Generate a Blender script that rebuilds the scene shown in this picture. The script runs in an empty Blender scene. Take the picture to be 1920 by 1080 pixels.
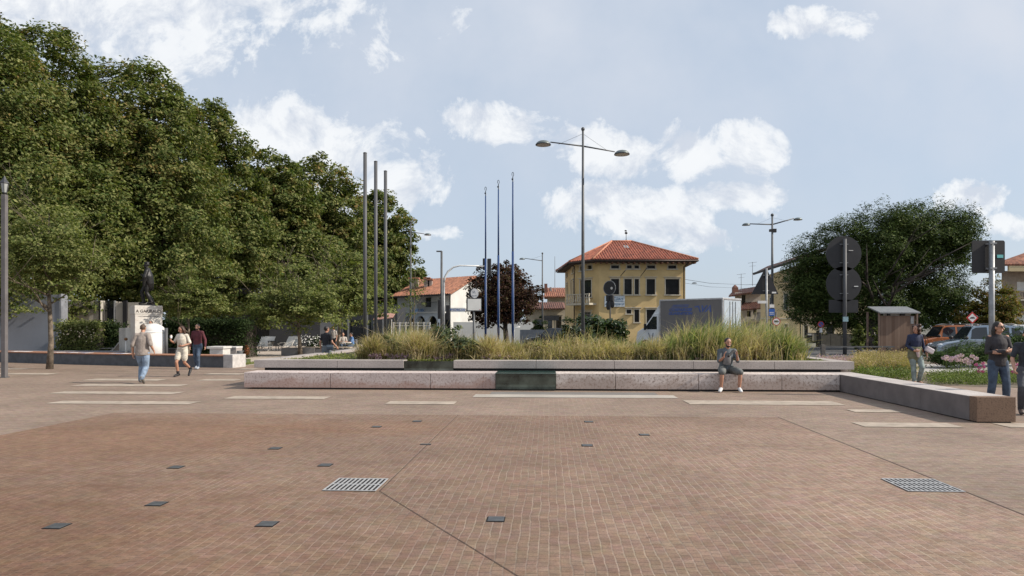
import bpy, math, random
import numpy as np
from mathutils import Vector, Matrix
R = math.radians
C = bpy.context.scene.collection
# ---------------- camera, world, sun, exposure ----------------
F, H, HY = 1280.0, 1.68, 612.0           # focal length in 1920-px units, eye height, horizon row
cam = bpy.data.cameras.new('camera'); co = bpy.data.objects.new('camera', cam); C.objects.link(co)
co.location = (0, 0, H); co.rotation_euler = (R(90), 0, 0)
cam.lens = 24; cam.sensor_width = 36; cam.shift_y = 0.0375; cam.clip_end = 3000; cam.clip_start = 0.1
bpy.context.scene.camera = co
vs = bpy.context.scene.view_settings
vs.view_transform = 'Standard'; vs.look = 'None'; vs.gamma = 1; vs.use_curve_mapping = False
vs.exposure = 0.10
SUN_EL, SUN_AZ = 36.0, -8.0              # azimuth from +X (right) towards +Y (away)
sd = Vector((math.cos(R(SUN_EL))*math.cos(R(SUN_AZ)), math.cos(R(SUN_EL))*math.sin(R(SUN_AZ)), math.sin(R(SUN_EL))))
sl = bpy.data.lights.new('sun', 'SUN'); so = bpy.data.objects.new('sun', sl); C.objects.link(so)
sl.energy = 5.0; sl.angle = R(0.55); sl.color = (1.0, 0.91, 0.79)
so.rotation_euler = sd.to_track_quat('Z', 'Y').to_euler(); so.location = (30, 10, 30)

world = bpy.data.worlds.new('World'); bpy.context.scene.world = world; world.use_nodes = True
wt = world.node_tree; wn = wt.nodes; wl = wt.links; wn.clear()
def N(tree, typ, **kw):
    n = tree.nodes.new(typ)
    for k, v in kw.items():
        if k == 'ins':
            for i, val in v.items():
                if hasattr(val, 'is_output') or isinstance(val, bpy.types.NodeSocket): tree.links.new(val, n.inputs[i])
                else: n.inputs[i].default_value = val
        else: setattr(n, k, v)
    return n
def M_(tree, op, a, b=0.0, c=None, clamp=False):
    n = N(tree, 'ShaderNodeMath', operation=op, use_clamp=clamp, ins={0: a, 1: b})
    if c is not None: 
        if isinstance(c, bpy.types.NodeSocket): tree.links.new(c, n.inputs[2])
        else: n.inputs[2].default_value = c
    return n.outputs[0]
def MIX(tree, f, a, b, blend='MIX'):
    n = N(tree, 'ShaderNodeMix', data_type='RGBA', blend_type=blend)
    for i, v in ((0, f), (6, a), (7, b)):
        if isinstance(v, bpy.types.NodeSocket): tree.links.new(v, n.inputs[i])
        else: n.inputs[i].default_value = v if i == 0 else (tuple(v) + (1,))[:4]
    return n.outputs[2]
def RAMP(tree, fac, stops):
    n = tree.nodes.new('ShaderNodeValToRGB'); tree.links.new(fac, n.inputs[0])
    els = n.color_ramp.elements
    while len(els) < len(stops): els.new(0.5)
    for e, (p, c) in zip(els, stops):
        e.position = p; e.color = (c, c, c, 1) if not hasattr(c, '__len__') else tuple(c) + (1,)
    return n.outputs[0]
sky = N(wt, 'ShaderNodeTexSky', sky_type='NISHITA', sun_disc=False)
sky.sun_elevation = R(SUN_EL); sky.sun_rotation = R(90 - SUN_AZ)
sky.air_density = 1.0; sky.dust_density = 1.6; sky.ozone_density = 1.0
tc = N(wt, 'ShaderNodeTexCoord')
sep = N(wt, 'ShaderNodeSeparateXYZ', ins={0: tc.outputs['Generated']})
ay = M_(wt, 'MAXIMUM', M_(wt, 'ABSOLUTE', sep.outputs[1]), 0.06)
u = M_(wt, 'DIVIDE', sep.outputs[0], ay); v = M_(wt, 'DIVIDE', sep.outputs[2], ay)
uv = N(wt, 'ShaderNodeCombineXYZ', ins={0: u, 1: v}).outputs[0]
n1 = N(wt, 'ShaderNodeTexNoise', ins={'Vector': uv, 'Scale': 9.0, 'Detail': 10.0, 'Roughness': 0.66, 'Distortion': 0.35})
n2 = N(wt, 'ShaderNodeTexNoise', ins={'Vector': uv, 'Scale': 3.2, 'Detail': 5.0, 'Roughness': 0.55})
# clouds: centre (u, v), half-sizes, weight
def pxc(x0, x1, y0, y1, w=1.0):
    return ((x0+x1)/2-960)/F, (HY-(y0+y1)/2)/F, (x1-x0)/2/F, (y1-y0)/2/F, w
clouds = [pxc(-60, 690, -150, 110), pxc(240, 560, -40, 70, .9), pxc(390, 640, 190, 310, 1.3), pxc(460, 740, 230, 380, 1.25), pxc(640, 840, 290, 410, 1.1),
          pxc(840, 945, 190, 250, 1.15), pxc(870, 1000, 210, 275, 1.15), pxc(1015, 1150, 225, 290, .9), pxc(1060, 1240, 255, 330, 1.15), pxc(1240, 1350, 240, 330, 1.3),
          pxc(1350, 1470, 230, 320, 1.1), pxc(1025, 1200, 345, 425, 1.4), pxc(1130, 1330, 360, 450, 1.45), pxc(1080, 1230, 375, 450, 1.3), pxc(1300, 1460, 340, 400, 1.3),
          pxc(1240, 1380, 420, 470, 1.0), pxc(1455, 1620, 15, 72, 1.0), pxc(1765, 1890, 345, 400, 1.1), pxc(1840, 1990, 398, 450, 1.0),
          pxc(770, 860, 420, 455, .8), pxc(80, 300, 70, 115, .55), pxc(2100, 2700, 60, 260), pxc(-1500, -600, 0, 300)]
acc = None
for (cu, cv, ru, rv, w) in clouds:
    ru *= 1.6; rv *= 1.6
    mp = N(wt, 'ShaderNodeMapping', vector_type='POINT', ins={0: uv})
    mp.inputs['Scale'].default_value = (1/ru, 1/rv, 0); mp.inputs['Location'].default_value = (-cu/ru, -cv/rv, 0)
    g = N(wt, 'ShaderNodeTexGradient', gradient_type='SPHERICAL', ins={0: mp.outputs[0]})
    val = M_(wt, 'MULTIPLY', g.outputs['Fac'], w)
    acc = val if acc is None else M_(wt, 'MAXIMUM', acc, val)
nbig = N(wt, 'ShaderNodeTexNoise', ins={'Vector': uv, 'Scale': 22.0, 'Detail': 8.0, 'Roughness': 0.6, 'Distortion': 0.3})
dens = M_(wt, 'ADD', acc, M_(wt, 'ADD', M_(wt, 'MULTIPLY', M_(wt, 'SUBTRACT', n1.outputs[0], 0.5), 2.6), M_(wt, 'MULTIPLY', M_(wt, 'SUBTRACT', nbig.outputs[0], 0.5), 1.0)))
dens = M_(wt, 'MULTIPLY', dens, M_(wt, 'GREATER_THAN', acc, 0.001))
mask = RAMP(wt, dens, [(0.30, 0.0), (0.44, 0.5), (0.60, 0.9), (0.9, 1.0)])
# body shading of the clouds: bright billowed tops, greyer undersides
off = N(wt, 'ShaderNodeMapping', ins={0: uv}); off.inputs['Location'].default_value = (-0.02, 0.028, 0)
n3 = N(wt, 'ShaderNodeTexNoise', ins={'Vector': off.outputs[0], 'Scale': 9.0, 'Detail': 6.0, 'Roughness': 0.6, 'Distortion': 0.4})
shade = RAMP(wt, M_(wt, 'ADD', M_(wt, 'MULTIPLY', M_(wt, 'SUBTRACT', n1.outputs[0], n3.outputs[0]), 2.3), 0.5), [(0.22, (0.66, 0.71, 0.80)), (0.62, (0.97, 0.985, 1.0))])
veil = RAMP(wt, n2.outputs[0], [(0.35, 0.3), (0.68, 0.95)])
elev = RAMP(wt, v, [(0.05, 0.3), (0.42, 1.0)])
veilf = M_(wt, 'MULTIPLY', veil, elev)
SKYW = 6.4
skyc = MIX(wt, 0.7, sky.outputs[0], (4.0, 4.75, 5.75))
skyc = MIX(wt, veilf, skyc, (4.9, 5.25, 5.9))
cl = MIX(wt, 1.0, shade, (SKYW*1.13,)*3, 'MULTIPLY')
skyc = MIX(wt, M_(wt, 'MULTIPLY', mask, 0.86), skyc, cl)
bg = N(wt, 'ShaderNodeBackground', ins={0: skyc, 1: 0.13})
ow = N(wt, 'ShaderNodeOutputWorld', ins={0: bg.outputs[0]})

# ---------------- helpers ----------------
def at(px, d): return (px-960)/F*d
def hz(py, d): return H-(py-HY)*d/F
def gp(px, py, z=0.0):
    d = F*(H-z)/(py-HY); return (at(px, d), d)
TH = R(-3.1); U = Vector((math.cos(TH), math.sin(TH), 0)); V = Vector((-math.sin(TH), math.cos(TH), 0))
def tag(o, label=None, cat=None, group=None, kind=None):
    if label: o['label'] = label
    if cat: o['category'] = cat
    if group: o['group'] = group
    if kind: o['kind'] = kind
    return o
def thing(name, label, cat, loc=(0, 0, 0), rz=0.0, group=None):
    o = bpy.data.objects.new(name, None); C.objects.link(o); o.empty_display_size = .2
    o.location = Vector((loc[0], loc[1], loc[2] if len(loc) > 2 else 0)); o.rotation_euler = (0, 0, rz)
    return tag(o, label, cat, group)
class MB:
    def __init__(s): s.v = []; s.f = []; s.uv = None
    def add(s, vs_, fs):
        b = len(s.v); s.v += [tuple(x) for x in vs_]; s.f += [tuple(i+b for i in f) for f in fs]; return s
    def box(s, x0, x1, y0, y1, z0, z1, m=None):
        p = [(x, y, z) for z in (z0, z1) for y in (y0, y1) for x in (x0, x1)]
        if m: p = [m @ Vector(q) for q in p]
        return s.add(p, [(0, 2, 3, 1), (4, 5, 7, 6), (0, 1, 5, 4), (2, 6, 7, 3), (0, 4, 6, 2), (1, 3, 7, 5)])
    def bar(s, a, b, w, t, up=(0, 0, 1)):
        a = Vector(a); b = Vector(b); d = (b-a); L = d.length; d.normalize(); x = d.cross(Vector(up))
        if x.length < 1e-4: x = Vector((1, 0, 0))
        x.normalize(); y = x.cross(d)
        m = Matrix((x, d, y)).transposed().to_4x4(); m.translation = a
        return s.box(-w/2, w/2, 0, L, -t/2, t/2, m)
    def tube(s, path, rad, n=10, ref=(1, 0, 0), caps=True):
        P = [Vector(p) for p in path]; Rr = [(r, r) if not hasattr(r, '__len__') else r for r in (rad if hasattr(rad, '__len__') else [rad]*len(P))]
        b = len(s.v); ref = Vector(ref)
        for i, p in enumerate(P):
            t = (P[min(i+1, len(P)-1)]-P[max(i-1, 0)]).normalized()
            x = ref-t*ref.dot(t)
            if x.length < 1e-3: x = Vector((0, 1, 0))-t*t.y
            x.normalize(); y = t.cross(x)
            for k in range(n):
                a = 2*math.pi*k/n
                s.v.append(tuple(p+x*math.cos(a)*Rr[i][0]+y*math.sin(a)*Rr[i][1]))
        for i in range(len(P)-1):
            for k in range(n):
                s.f.append((b+i*n+k, b+i*n+(k+1) % n, b+(i+1)*n+(k+1) % n, b+(i+1)*n+k))
        if caps:
            s.f.append(tuple(b+k for k in reversed(range(n)))); s.f.append(tuple(b+(len(P)-1)*n+k for k in range(n)))
        return s
    def limb(s, path, rad, n=12, ref=(1, 0, 0), f0=1.0, f1=1.0):     # tube with rounded ends
        P = [Vector(p) for p in path]; Rr = [(r, r) if not hasattr(r, '__len__') else r for r in rad]
        d0 = (P[0]-P[1]).normalized(); d1 = (P[-1]-P[-2]).normalized()
        k0 = min(Rr[0])*f0; k1 = min(Rr[-1])*f1
        sc = lambda r, f: (r[0]*f, r[1]*f)
        PP = [P[0]+d0*k0*.95, P[0]+d0*k0*.7]+P+[P[-1]+d1*k1*.7, P[-1]+d1*k1*.95]
        RR = [sc(Rr[0], .3), sc(Rr[0], .72)]+Rr+[sc(Rr[-1], .72), sc(Rr[-1], .3)]
        return s.tube(PP, RR, n, ref)
    def ell(s, c, r, n=14, m=10, rot=None):
        vs_ = []; c = Vector(c)
        for j in range(1, m):
            th = math.pi*j/m
            for k in range(n):
                a = 2*math.pi*k/n; p = Vector((r[0]*math.sin(th)*math.cos(a), r[1]*math.sin(th)*math.sin(a), r[2]*math.cos(th)))
                if rot: p = rot @ p
                vs_.append(c+p)
        top = Vector((0, 0, r[2])); bot = Vector((0, 0, -r[2]))
        if rot: top = rot @ top; bot = rot @ bot
        vs_ += [c+top, c+bot]; T = len(vs_)-2; fs = []
        for j in range(m-2):
            for k in range(n): fs.append((j*n+k, (j+1)*n+k, (j+1)*n+(k+1) % n, j*n+(k+1) % n))
        for k in range(n): fs.append((T, k, (k+1) % n)); fs.append((T+1, (m-2)*n+(k+1) % n, (m-2)*n+k))
        return s.add(vs_, fs)
    def lathe(s, c, prof, n=20):
        b = len(s.v)
        for (r, z) in prof:
            for k in range(n):
                a = 2*math.pi*k/n; s.v.append((c[0]+r*math.cos(a), c[1]+r*math.sin(a), c[2]+z))
        for i in range(len(prof)-1):
            for k in range(n): s.f.append((b+i*n+k, b+i*n+(k+1) % n, b+(i+1)*n+(k+1) % n, b+(i+1)*n+k))
        s.f.append(tuple(b+k for k in reversed(range(n)))); s.f.append(tuple(b+(len(prof)-1)*n+k for k in range(n)))
        return s
    def prism(s, poly, z0, z1, m=None):           # polygon in xy extruded along z
        n = len(poly); vs_ = [Vector((x, y, z0)) for x, y in poly]+[Vector((x, y, z1)) for x, y in poly]
        if m: vs_ = [m @ q for q in vs_]
        return s.add(vs_, [tuple(reversed(range(n))), tuple(range(n, 2*n))]+[(i, (i+1) % n, n+(i+1) % n, n+i) for i in range(n)])
    def disc(s, c, r, nrm=(0, -1, 0), t=.004, n=28, rin=0.0):
        c = Vector(c); nn = Vector(nrm).normalized(); q = nn.to_track_quat('Z', 'Y').to_matrix().to_4x4(); q.translation = c
        if rin <= 0: return s.prism([(r*math.cos(2*math.pi*k/n), r*math.sin(2*math.pi*k/n)) for k in range(n)], 0, t, q)
        vs_ = []; 
        for rr, z in ((r, 0), (r, t), (rin, t), (rin, 0)):
            vs_ += [q @ Vector((rr*math.cos(2*math.pi*k/n), rr*math.sin(2*math.pi*k/n), z)) for k in range(n)]
        return s.add(vs_, [(i*n+k, i*n+(k+1) % n, ((i+1) % 4)*n+(k+1) % n, ((i+1) % 4)*n+k) for i in range(4) for k in range(n)])
    def build(s, name, mat, parent=None, smooth=False, loc=None, rz=0.0, bevel=0.0, remesh=0.0, uv=None):
        me = bpy.data.meshes.new(name); me.from_pydata(s.v, [], s.f); me.update()
        if uv is not None:
            ul = me.uv_layers.new(name='UVMap'); flat = [c for f in uv for q in f for c in q]; ul.data.foreach_set('uv', flat)
        me.materials.append(mat)
        o = bpy.data.objects.new(name, me); C.objects.link(o)
        if parent: o.parent = parent
        if loc is not None: o.location = loc if len(loc) == 3 else (loc[0], loc[1], 0)
        o.rotation_euler = (0, 0, rz)
        if remesh:
            md = o.modifiers.new('remesh', 'REMESH'); md.mode = 'VOXEL'; md.voxel_size = remesh; md.use_smooth_shade = True
            sm = o.modifiers.new('smooth', 'SMOOTH'); sm.factor = .5; sm.iterations = 3
            dg = bpy.context.evaluated_depsgraph_get(); m2 = bpy.data.meshes.new_from_object(o.evaluated_get(dg)); m2.name = name
            o.modifiers.clear(); o.data = m2; me = m2; smooth = True
            if not me.materials: me.materials.append(mat)
        if bevel:
            b = o.modifiers.new('bevel', 'BEVEL'); b.width = bevel; b.segments = 2; b.limit_method = 'ANGLE'
        if smooth: me.polygons.foreach_set('use_smooth', [True]*len(me.polygons))
        return o
def copy_tree(o, parent=None):
    c = o.copy(); C.objects.link(c); c.parent = parent
    for ch in list(o.children): copy_tree(ch, c)
    return c
def npmesh(name, verts, nq, mat, parent=None, k=4):
    me = bpy.data.meshes.new(name); me.vertices.add(len(verts)); me.vertices.foreach_set('co', verts.astype(np.float32).ravel())
    me.loops.add(nq*k); me.loops.foreach_set('vertex_index', np.arange(nq*k, dtype=np.int32)); me.polygons.add(nq)
    me.polygons.foreach_set('loop_start', np.arange(0, nq*k, k, dtype=np.int32)); me.polygons.foreach_set('loop_total', np.full(nq, k, dtype=np.int32))
    me.update(calc_edges=True); me.materials.append(mat)
    o = bpy.data.objects.new(name, me); C.objects.link(o)
    if parent: o.parent = parent
    return o

# ---------------- materials ----------------
_mc = {}
def pm(name, col, rough=.6, metal=0.0, var=.12, scale=3.0, bump=.0, bscale=40.0, col2=None, spec=.5, coord='Object', stops=(.35, .65), coat=0.0):
    if name in _mc: return _mc[name]
    m = bpy.data.materials.new(name); m.use_nodes = True; t = m.node_tree; b = t.nodes['Principled BSDF']
    b.inputs['Roughness'].default_value = rough; b.inputs['Metallic'].default_value = metal
    b.inputs['Specular IOR Level'].default_value = spec; b.inputs['Coat Weight'].default_value = coat
    tcx = N(t, 'ShaderNodeTexCoord').outputs[coord]
    nz = N(t, 'ShaderNodeTexNoise', ins={'Vector': tcx, 'Scale': scale, 'Detail': 6.0, 'Roughness': .6}).outputs[0]
    c2 = col2 or tuple(c*(1-var*2) for c in col); c1 = col if col2 else tuple(min(1, c*(1+var)) for c in col)
    f = RAMP(t, nz, [(stops[0], 0.0), (stops[1], 1.0)])
    t.links.new(MIX(t, f, c2, c1), b.inputs['Base Color'])
    if bump:
        nb = N(t, 'ShaderNodeTexNoise', ins={'Vector': tcx, 'Scale': bscale, 'Detail': 4.0}).outputs[0]
        bn = N(t, 'ShaderNodeBump', ins={'Height': nb, 'Strength': bump, 'Distance': .02}); t.links.new(bn.outputs[0], b.inputs['Normal'])
    _mc[name] = m; return m
def leafmat(name, cols, red=None, trans=.3, rough=.6, spec=.12):
    m = bpy.data.materials.new(name); m.use_nodes = True; t = m.node_tree; b = t.nodes['Principled BSDF']
    g = N(t, 'ShaderNodeNewGeometry'); tcx = N(t, 'ShaderNodeTexCoord').outputs['Object']
    c = RAMP(t, g.outputs['Random Per Island'], [(i/(len(cols)-1), cc) for i, cc in enumerate(cols)])
    nz = N(t, 'ShaderNodeTexNoise', ins={'Vector': tcx, 'Scale': .9, 'Detail': 3.0}).outputs[0]
    c = MIX(t, 1.0, c, RAMP(t, nz, [(.3, .72), (.7, 1.25)]), 'MULTIPLY')
    if red:
        zg = RAMP(t, M_(t, 'DIVIDE', N(t, 'ShaderNodeSeparateXYZ', ins={0: tcx}).outputs[2], 20.0), [(.2, .35), (.75, 1.6)])
        nr = N(t, 'ShaderNodeTexNoise', ins={'Vector': tcx, 'Scale': .55, 'Detail': 5.0, 'Roughness': .7}).outputs[0]
        w = M_(t, 'MULTIPLY', RAMP(t, nr, [(.50, 0.0), (.66, 1.0)]), RAMP(t, M_(t, 'FRACT', M_(t, 'MULTIPLY', g.outputs['Random Per Island'], 7.31)), [(.35, 0.0), (.65, .62)]))
        c = MIX(t, M_(t, 'MULTIPLY', w, zg, clamp=True), c, red)
    t.links.new(c, b.inputs['Base Color']); b.inputs['Roughness'].default_value = rough; b.inputs['Specular IOR Level'].default_value = spec
    tr = N(t, 'ShaderNodeBsdfTranslucent'); t.links.new(MIX(t, 1.0, c, (1.3, 1.5, .6), 'MULTIPLY'), tr.inputs[0])
    mx = N(t, 'ShaderNodeMixShader', ins={0: trans, 1: b.outputs[0], 2: tr.outputs[0]})
    t.links.new(mx.outputs[0], t.nodes['Material Output'].inputs[0]); _mc[name] = m; return m

def brick_mat(name, rot, bw, rh, mortar, c1, c2, mc, noise_amt=.012, patches=None, bump=.35, lines=None):
    m = bpy.data.materials.new(name); m.use_nodes = True; t = m.node_tree; b = t.nodes['Principled BSDF']
    tcx = N(t, 'ShaderNodeTexCoord').outputs['Object']
    dn = N(t, 'ShaderNodeTexNoise', ins={'Vector': tcx, 'Scale': 2.6, 'Detail': 5.0})
    dv = N(t, 'ShaderNodeVectorMath', operation='SCALE', ins={0: N(t, 'ShaderNodeVectorMath', operation='SUBTRACT', ins={0: dn.outputs['Color'], 1: (.5, .5, .5)}).outputs[0], 'Scale': noise_amt*4})
    pv = N(t, 'ShaderNodeVectorMath', operation='ADD', ins={0: tcx, 1: dv.outputs[0]})
    mp = N(t, 'ShaderNodeMapping', ins={0: pv.outputs[0]}); mp.inputs['Rotation'].default_value = (0, 0, rot)
    br = N(t, 'ShaderNodeTexBrick', ins={'Vector': mp.outputs[0], 'Color1': c1+(1,), 'Color2': c2+(1,), 'Mortar': mc+(1,), 'Scale': 1.0, 'Mortar Size': mortar, 'Mortar Smooth': .25, 'Brick Width': bw, 'Row Height': rh, 'Bias': 0.0})
    br.offset = .5
    c = br.outputs[0]
    if lines:
        sx_ = N(t, 'ShaderNodeSeparateXYZ', ins={0: pv.outputs[0]}).outputs[0]
        fr = M_(t, 'FRACT', M_(t, 'DIVIDE', sx_, rh)); ab_ = M_(t, 'ABSOLUTE', M_(t, 'SUBTRACT', fr, .5)); w_ = RAMP(t, ab_, [(.415, 0.0), (.45, 1.0)]); de_ = RAMP(t, M_(t, 'MULTIPLY', fr, 1.0), [(.075, 0.0), (.10, 1.0), (.13, 0.0)])
        nf = N(t, 'ShaderNodeTexNoise', ins={'Vector': tcx, 'Scale': 1.2, 'Detail': 6.0, 'Roughness': .7}).outputs[0]
        c = MIX(t, M_(t, 'MULTIPLY', w_, RAMP(t, nf, [(.35, .35), (.6, .95)])), c, lines)
        c = MIX(t, M_(t, 'MULTIPLY', de_, .6), c, tuple(x*.3 for x in c1))
    n1 = N(t, 'ShaderNodeTexNoise', ins={'Vector': tcx, 'Scale': .5, 'Detail': 6.0, 'Roughness': .65}).outputs[0]
    c = MIX(t, 1.0, c, RAMP(t, n1, [(.3, .80), (.7, 1.16)]), 'MULTIPLY')
    n2 = N(t, 'ShaderNodeTexNoise', ins={'Vector': tcx, 'Scale': 9.0, 'Detail': 8.0, 'Roughness': .75}).outputs[0]
    c = MIX(t, 1.0, c, RAMP(t, n2, [(.3, .78), (.7, 1.2)]), 'MULTIPLY')
    n4 = N(t, 'ShaderNodeTexNoise', ins={'Vector': tcx, 'Scale': 55.0, 'Detail': 4.0, 'Roughness': .8}).outputs[0]; c = MIX(t, 1.0, c, RAMP(t, n4, [(.3, .72), (.7, 1.26)]), 'MULTIPLY')
    n5 = N(t, 'ShaderNodeTexNoise', ins={'Vector': tcx, 'Scale': 7.0, 'Detail': 2.0}).outputs['Color']; c = MIX(t, .35, c, MIX(t, 1.0, c, MIX(t, .55, n5, (.5, .5, .5)), 'SOFT_LIGHT'))
    st = N(t, 'ShaderNodeTexNoise', ins={'Vector': N(t, 'ShaderNodeMapping', ins={0: tcx, 'Scale': (.6, 1.6, 1)}).outputs[0], 'Scale': 1.6, 'Detail': 9.0, 'Roughness': .7}).outputs[0]
    c = MIX(t, RAMP(t, st, [(.55, 0.0), (.72, .4)]), c, tuple(x*.55 for x in c1))
    vo = N(t, 'ShaderNodeTexVoronoi', ins={'Vector': tcx, 'Scale': 1.7, 'Randomness': 1.0}); c = MIX(t, RAMP(t, vo.outputs['Distance'], [(.0, .75), (.035, .6), (.045, 0.0)]), c, tuple(x*.5 for x in c1))
    vo2 = N(t, 'ShaderNodeTexVoronoi', ins={'Vector': tcx, 'Scale': 2.9, 'Randomness': 1.0}); c = MIX(t, RAMP(t, vo2.outputs['Distance'], [(.0, .5), (.03, .4), (.04, 0.0)]), c, tuple(min(1, x*1.6) for x in c2))
    for (pc, rad, colr, amt) in (patches or []):
        g = N(t, 'ShaderNodeTexGradient', gradient_type='SPHERICAL', ins={0: N(t, 'ShaderNodeMapping', ins={0: tcx, 'Location': (-pc[0]/rad[0], -pc[1]/rad[1], 0), 'Scale': (1/rad[0], 1/rad[1], 0)}).outputs[0]}).outputs['Fac']
        w = M_(t, 'MULTIPLY', RAMP(t, M_(t, 'ADD', g, M_(t, 'MULTIPLY', M_(t, 'SUBTRACT', st, .5), .9)), [(.12, 0.0), (.6, 1.0)]), amt)
        c = MIX(t, w, c, MIX(t, 1.0, c, colr, 'MULTIPLY'))
    t.links.new(c, b.inputs['Base Color']); b.inputs['Roughness'].default_value = .8; b.inputs['Specular IOR Level'].default_value = .3
    h = M_(t, 'ADD', M_(t, 'MULTIPLY', br.outputs[1], -1.0), M_(t, 'MULTIPLY', n2, .8))
    bn = N(t, 'ShaderNodeBump', ins={'Height': h, 'Strength': bump, 'Distance': .006}); t.links.new(bn.outputs[0], b.inputs['Normal'])
    return m
def granite(name, base, spot, stain=None, samt=.8, scale=26.0, zmax=.4):
    m = bpy.data.materials.new(name); m.use_nodes = True; t = m.node_tree; b = t.nodes['Principled BSDF']
    tcx = N(t, 'ShaderNodeTexCoord').outputs['Object']
    vz = N(t, 'ShaderNodeTexNoise', ins={'Vector': tcx, 'Scale': scale, 'Detail': 3.0, 'Roughness': .8}).outputs[0]
    n1 = N(t, 'ShaderNodeTexNoise', ins={'Vector': tcx, 'Scale': 1.1, 'Detail': 7.0, 'Roughness': .6}).outputs[0]
    c = MIX(t, RAMP(t, vz, [(.50, 0.0), (.66, 1.0)]), base, spot)
    c = MIX(t, 1.0, c, RAMP(t, n1, [(.3, .82), (.7, 1.12)]), 'MULTIPLY')
    if stain:
        z = N(t, 'ShaderNodeSeparateXYZ', ins={0: tcx}).outputs[2]
        n3 = N(t, 'ShaderNodeTexNoise', ins={'Vector': tcx, 'Scale': 1.3, 'Detail': 3.0}).outputs[0]
        w = M_(t, 'ADD', M_(t, 'MULTIPLY', z, -1.5/zmax), M_(t, 'ADD', M_(t, 'MULTIPLY', n3, 2.2), M_(t, 'MULTIPLY', vz, .9)))
        c = MIX(t, M_(t, 'MULTIPLY', RAMP(t, w, [(.55, 0.0), (1.0, 1.0)]), samt), c, stain)
    t.links.new(c, b.inputs['Base Color']); b.inputs['Roughness'].default_value = .75; b.inputs['Specular IOR Level'].default_value = .3
    bn = N(t, 'ShaderNodeBump', ins={'Height': vz, 'Strength': .2, 'Distance': .0015}); t.links.new(bn.outputs[0], b.inputs['Normal'])
    return m
def tile_mat(name, c1, c2, pitch=.28):
    m = bpy.data.materials.new(name); m.use_nodes = True; t = m.node_tree; b = t.nodes['Principled BSDF']
    uvn = N(t, 'ShaderNodeTexCoord').outputs['UV']; s = N(t, 'ShaderNodeSeparateXYZ', ins={0: uvn})
    w = M_(t, 'ABSOLUTE', M_(t, 'SINE', M_(t, 'MULTIPLY', s.outputs[0], math.pi/pitch)))
    st = M_(t, 'FRACT', M_(t, 'DIVIDE', s.outputs[1], .38))
    nz = N(t, 'ShaderNodeTexNoise', ins={'Vector': uvn, 'Scale': 2.6, 'Detail': 6.0, 'Roughness': .75}).outputs[0]
    cell = N(t, 'ShaderNodeTexWhiteNoise', noise_dimensions='2D', ins={'Vector': N(t, 'ShaderNodeVectorMath', operation='FLOOR', ins={0: N(t, 'ShaderNodeVectorMath', operation='DIVIDE', ins={0: uvn, 1: (pitch, .38, 1)}).outputs[0]}).outputs[0]})
    c = MIX(t, RAMP(t, nz, [(.35, 0.0), (.65, 1.0)]), c1, c2)
    c = MIX(t, 1.0, c, RAMP(t, cell.outputs[0], [(0, .7), (1, 1.3)]), 'MULTIPLY')
    t.links.new(c, b.inputs['Base Color']); b.inputs['Roughness'].default_value = .7
    h = M_(t, 'ADD', w, M_(t, 'MULTIPLY', st, -.25))
    bn = N(t, 'ShaderNodeBump', ins={'Height': h, 'Strength': .7, 'Distance': .05}); t.links.new(bn.outputs[0], b.inputs['Normal'])
    return m
def plank_mat(name, c1, c2, w=.1, axis=0):
    m = bpy.data.materials.new(name); m.use_nodes = True; t = m.node_tree; b = t.nodes['Principled BSDF']
    tcx = N(t, 'ShaderNodeTexCoord').outputs['Object']; s = N(t, 'ShaderNodeSeparateXYZ', ins={0: tcx})
    q = M_(t, 'DIVIDE', s.outputs[axis], w); fl = M_(t, 'FLOOR', q); fr = M_(t, 'FRACT', q)
    rn = N(t, 'ShaderNodeTexWhiteNoise', noise_dimensions='1D', ins={'W': fl}).outputs[0]
    sc = [14, 14, 14]; sc[2 if axis == 0 else 0] = 1.0
    gr = N(t, 'ShaderNodeTexNoise', ins={'Vector': N(t, 'ShaderNodeMapping', ins={0: tcx, 'Scale': tuple(sc)}).outputs[0], 'Scale': 1.5, 'Detail': 6.0}).outputs[0]
    c = MIX(t, M_(t, 'ADD', M_(t, 'MULTIPLY', rn, .6), M_(t, 'MULTIPLY', gr, .5)), c1, c2)
    gap = RAMP(t, fr, [(0.0, .25), (.07, 1.0)])
    t.links.new(MIX(t, 1.0, c, gap, 'MULTIPLY'), b.inputs['Base Color']); b.inputs['Roughness'].default_value = .75
    return m
steel = pm('grey_steel', (.10, .105, .11), .55, .15, .1)
dsteel = pm('dark_steel', (.05, .053, .06), .5, .4, .1)
galv = pm('galvanised_steel', (.26, .27, .28), .5, .4, .12, 8)
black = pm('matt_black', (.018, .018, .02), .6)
signback = pm('sign_back_grey', (.028, .028, .031), .55, .3, .08)
glass = pm('window_glass', (.018, .022, .026), .08, 0, .2, .4, spec=.8)
white = pm('white_paint', (.72, .72, .70), .5, 0, .06)
bark = pm('bark', (.17, .135, .10), .9, 0, .3, 6, .6, 18)
dbark = pm('dark_bark', (.07, .055, .045), .9, 0, .3, 6, .6, 18)
skin = pm('skin', (.50, .27, .18), .5, 0, .08, 8)
skin2 = pm('tanned_skin', (.42, .215, .14), .5, 0, .08, 8)
hairbr = pm('brown_hair', (.06, .028, .015), .5, 0, .3, 30, .4, 60)
hairdk = pm('dark_hair', (.018, .013, .011), .5, 0, .3, 30, .4, 60)
jeans = pm('blue_denim', (.21, .28, .38), .85, 0, .22, 7, .3, 14)
djeans = pm('dark_denim', (.065, .095, .145), .85, 0, .25, 7, .3, 14)
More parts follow.
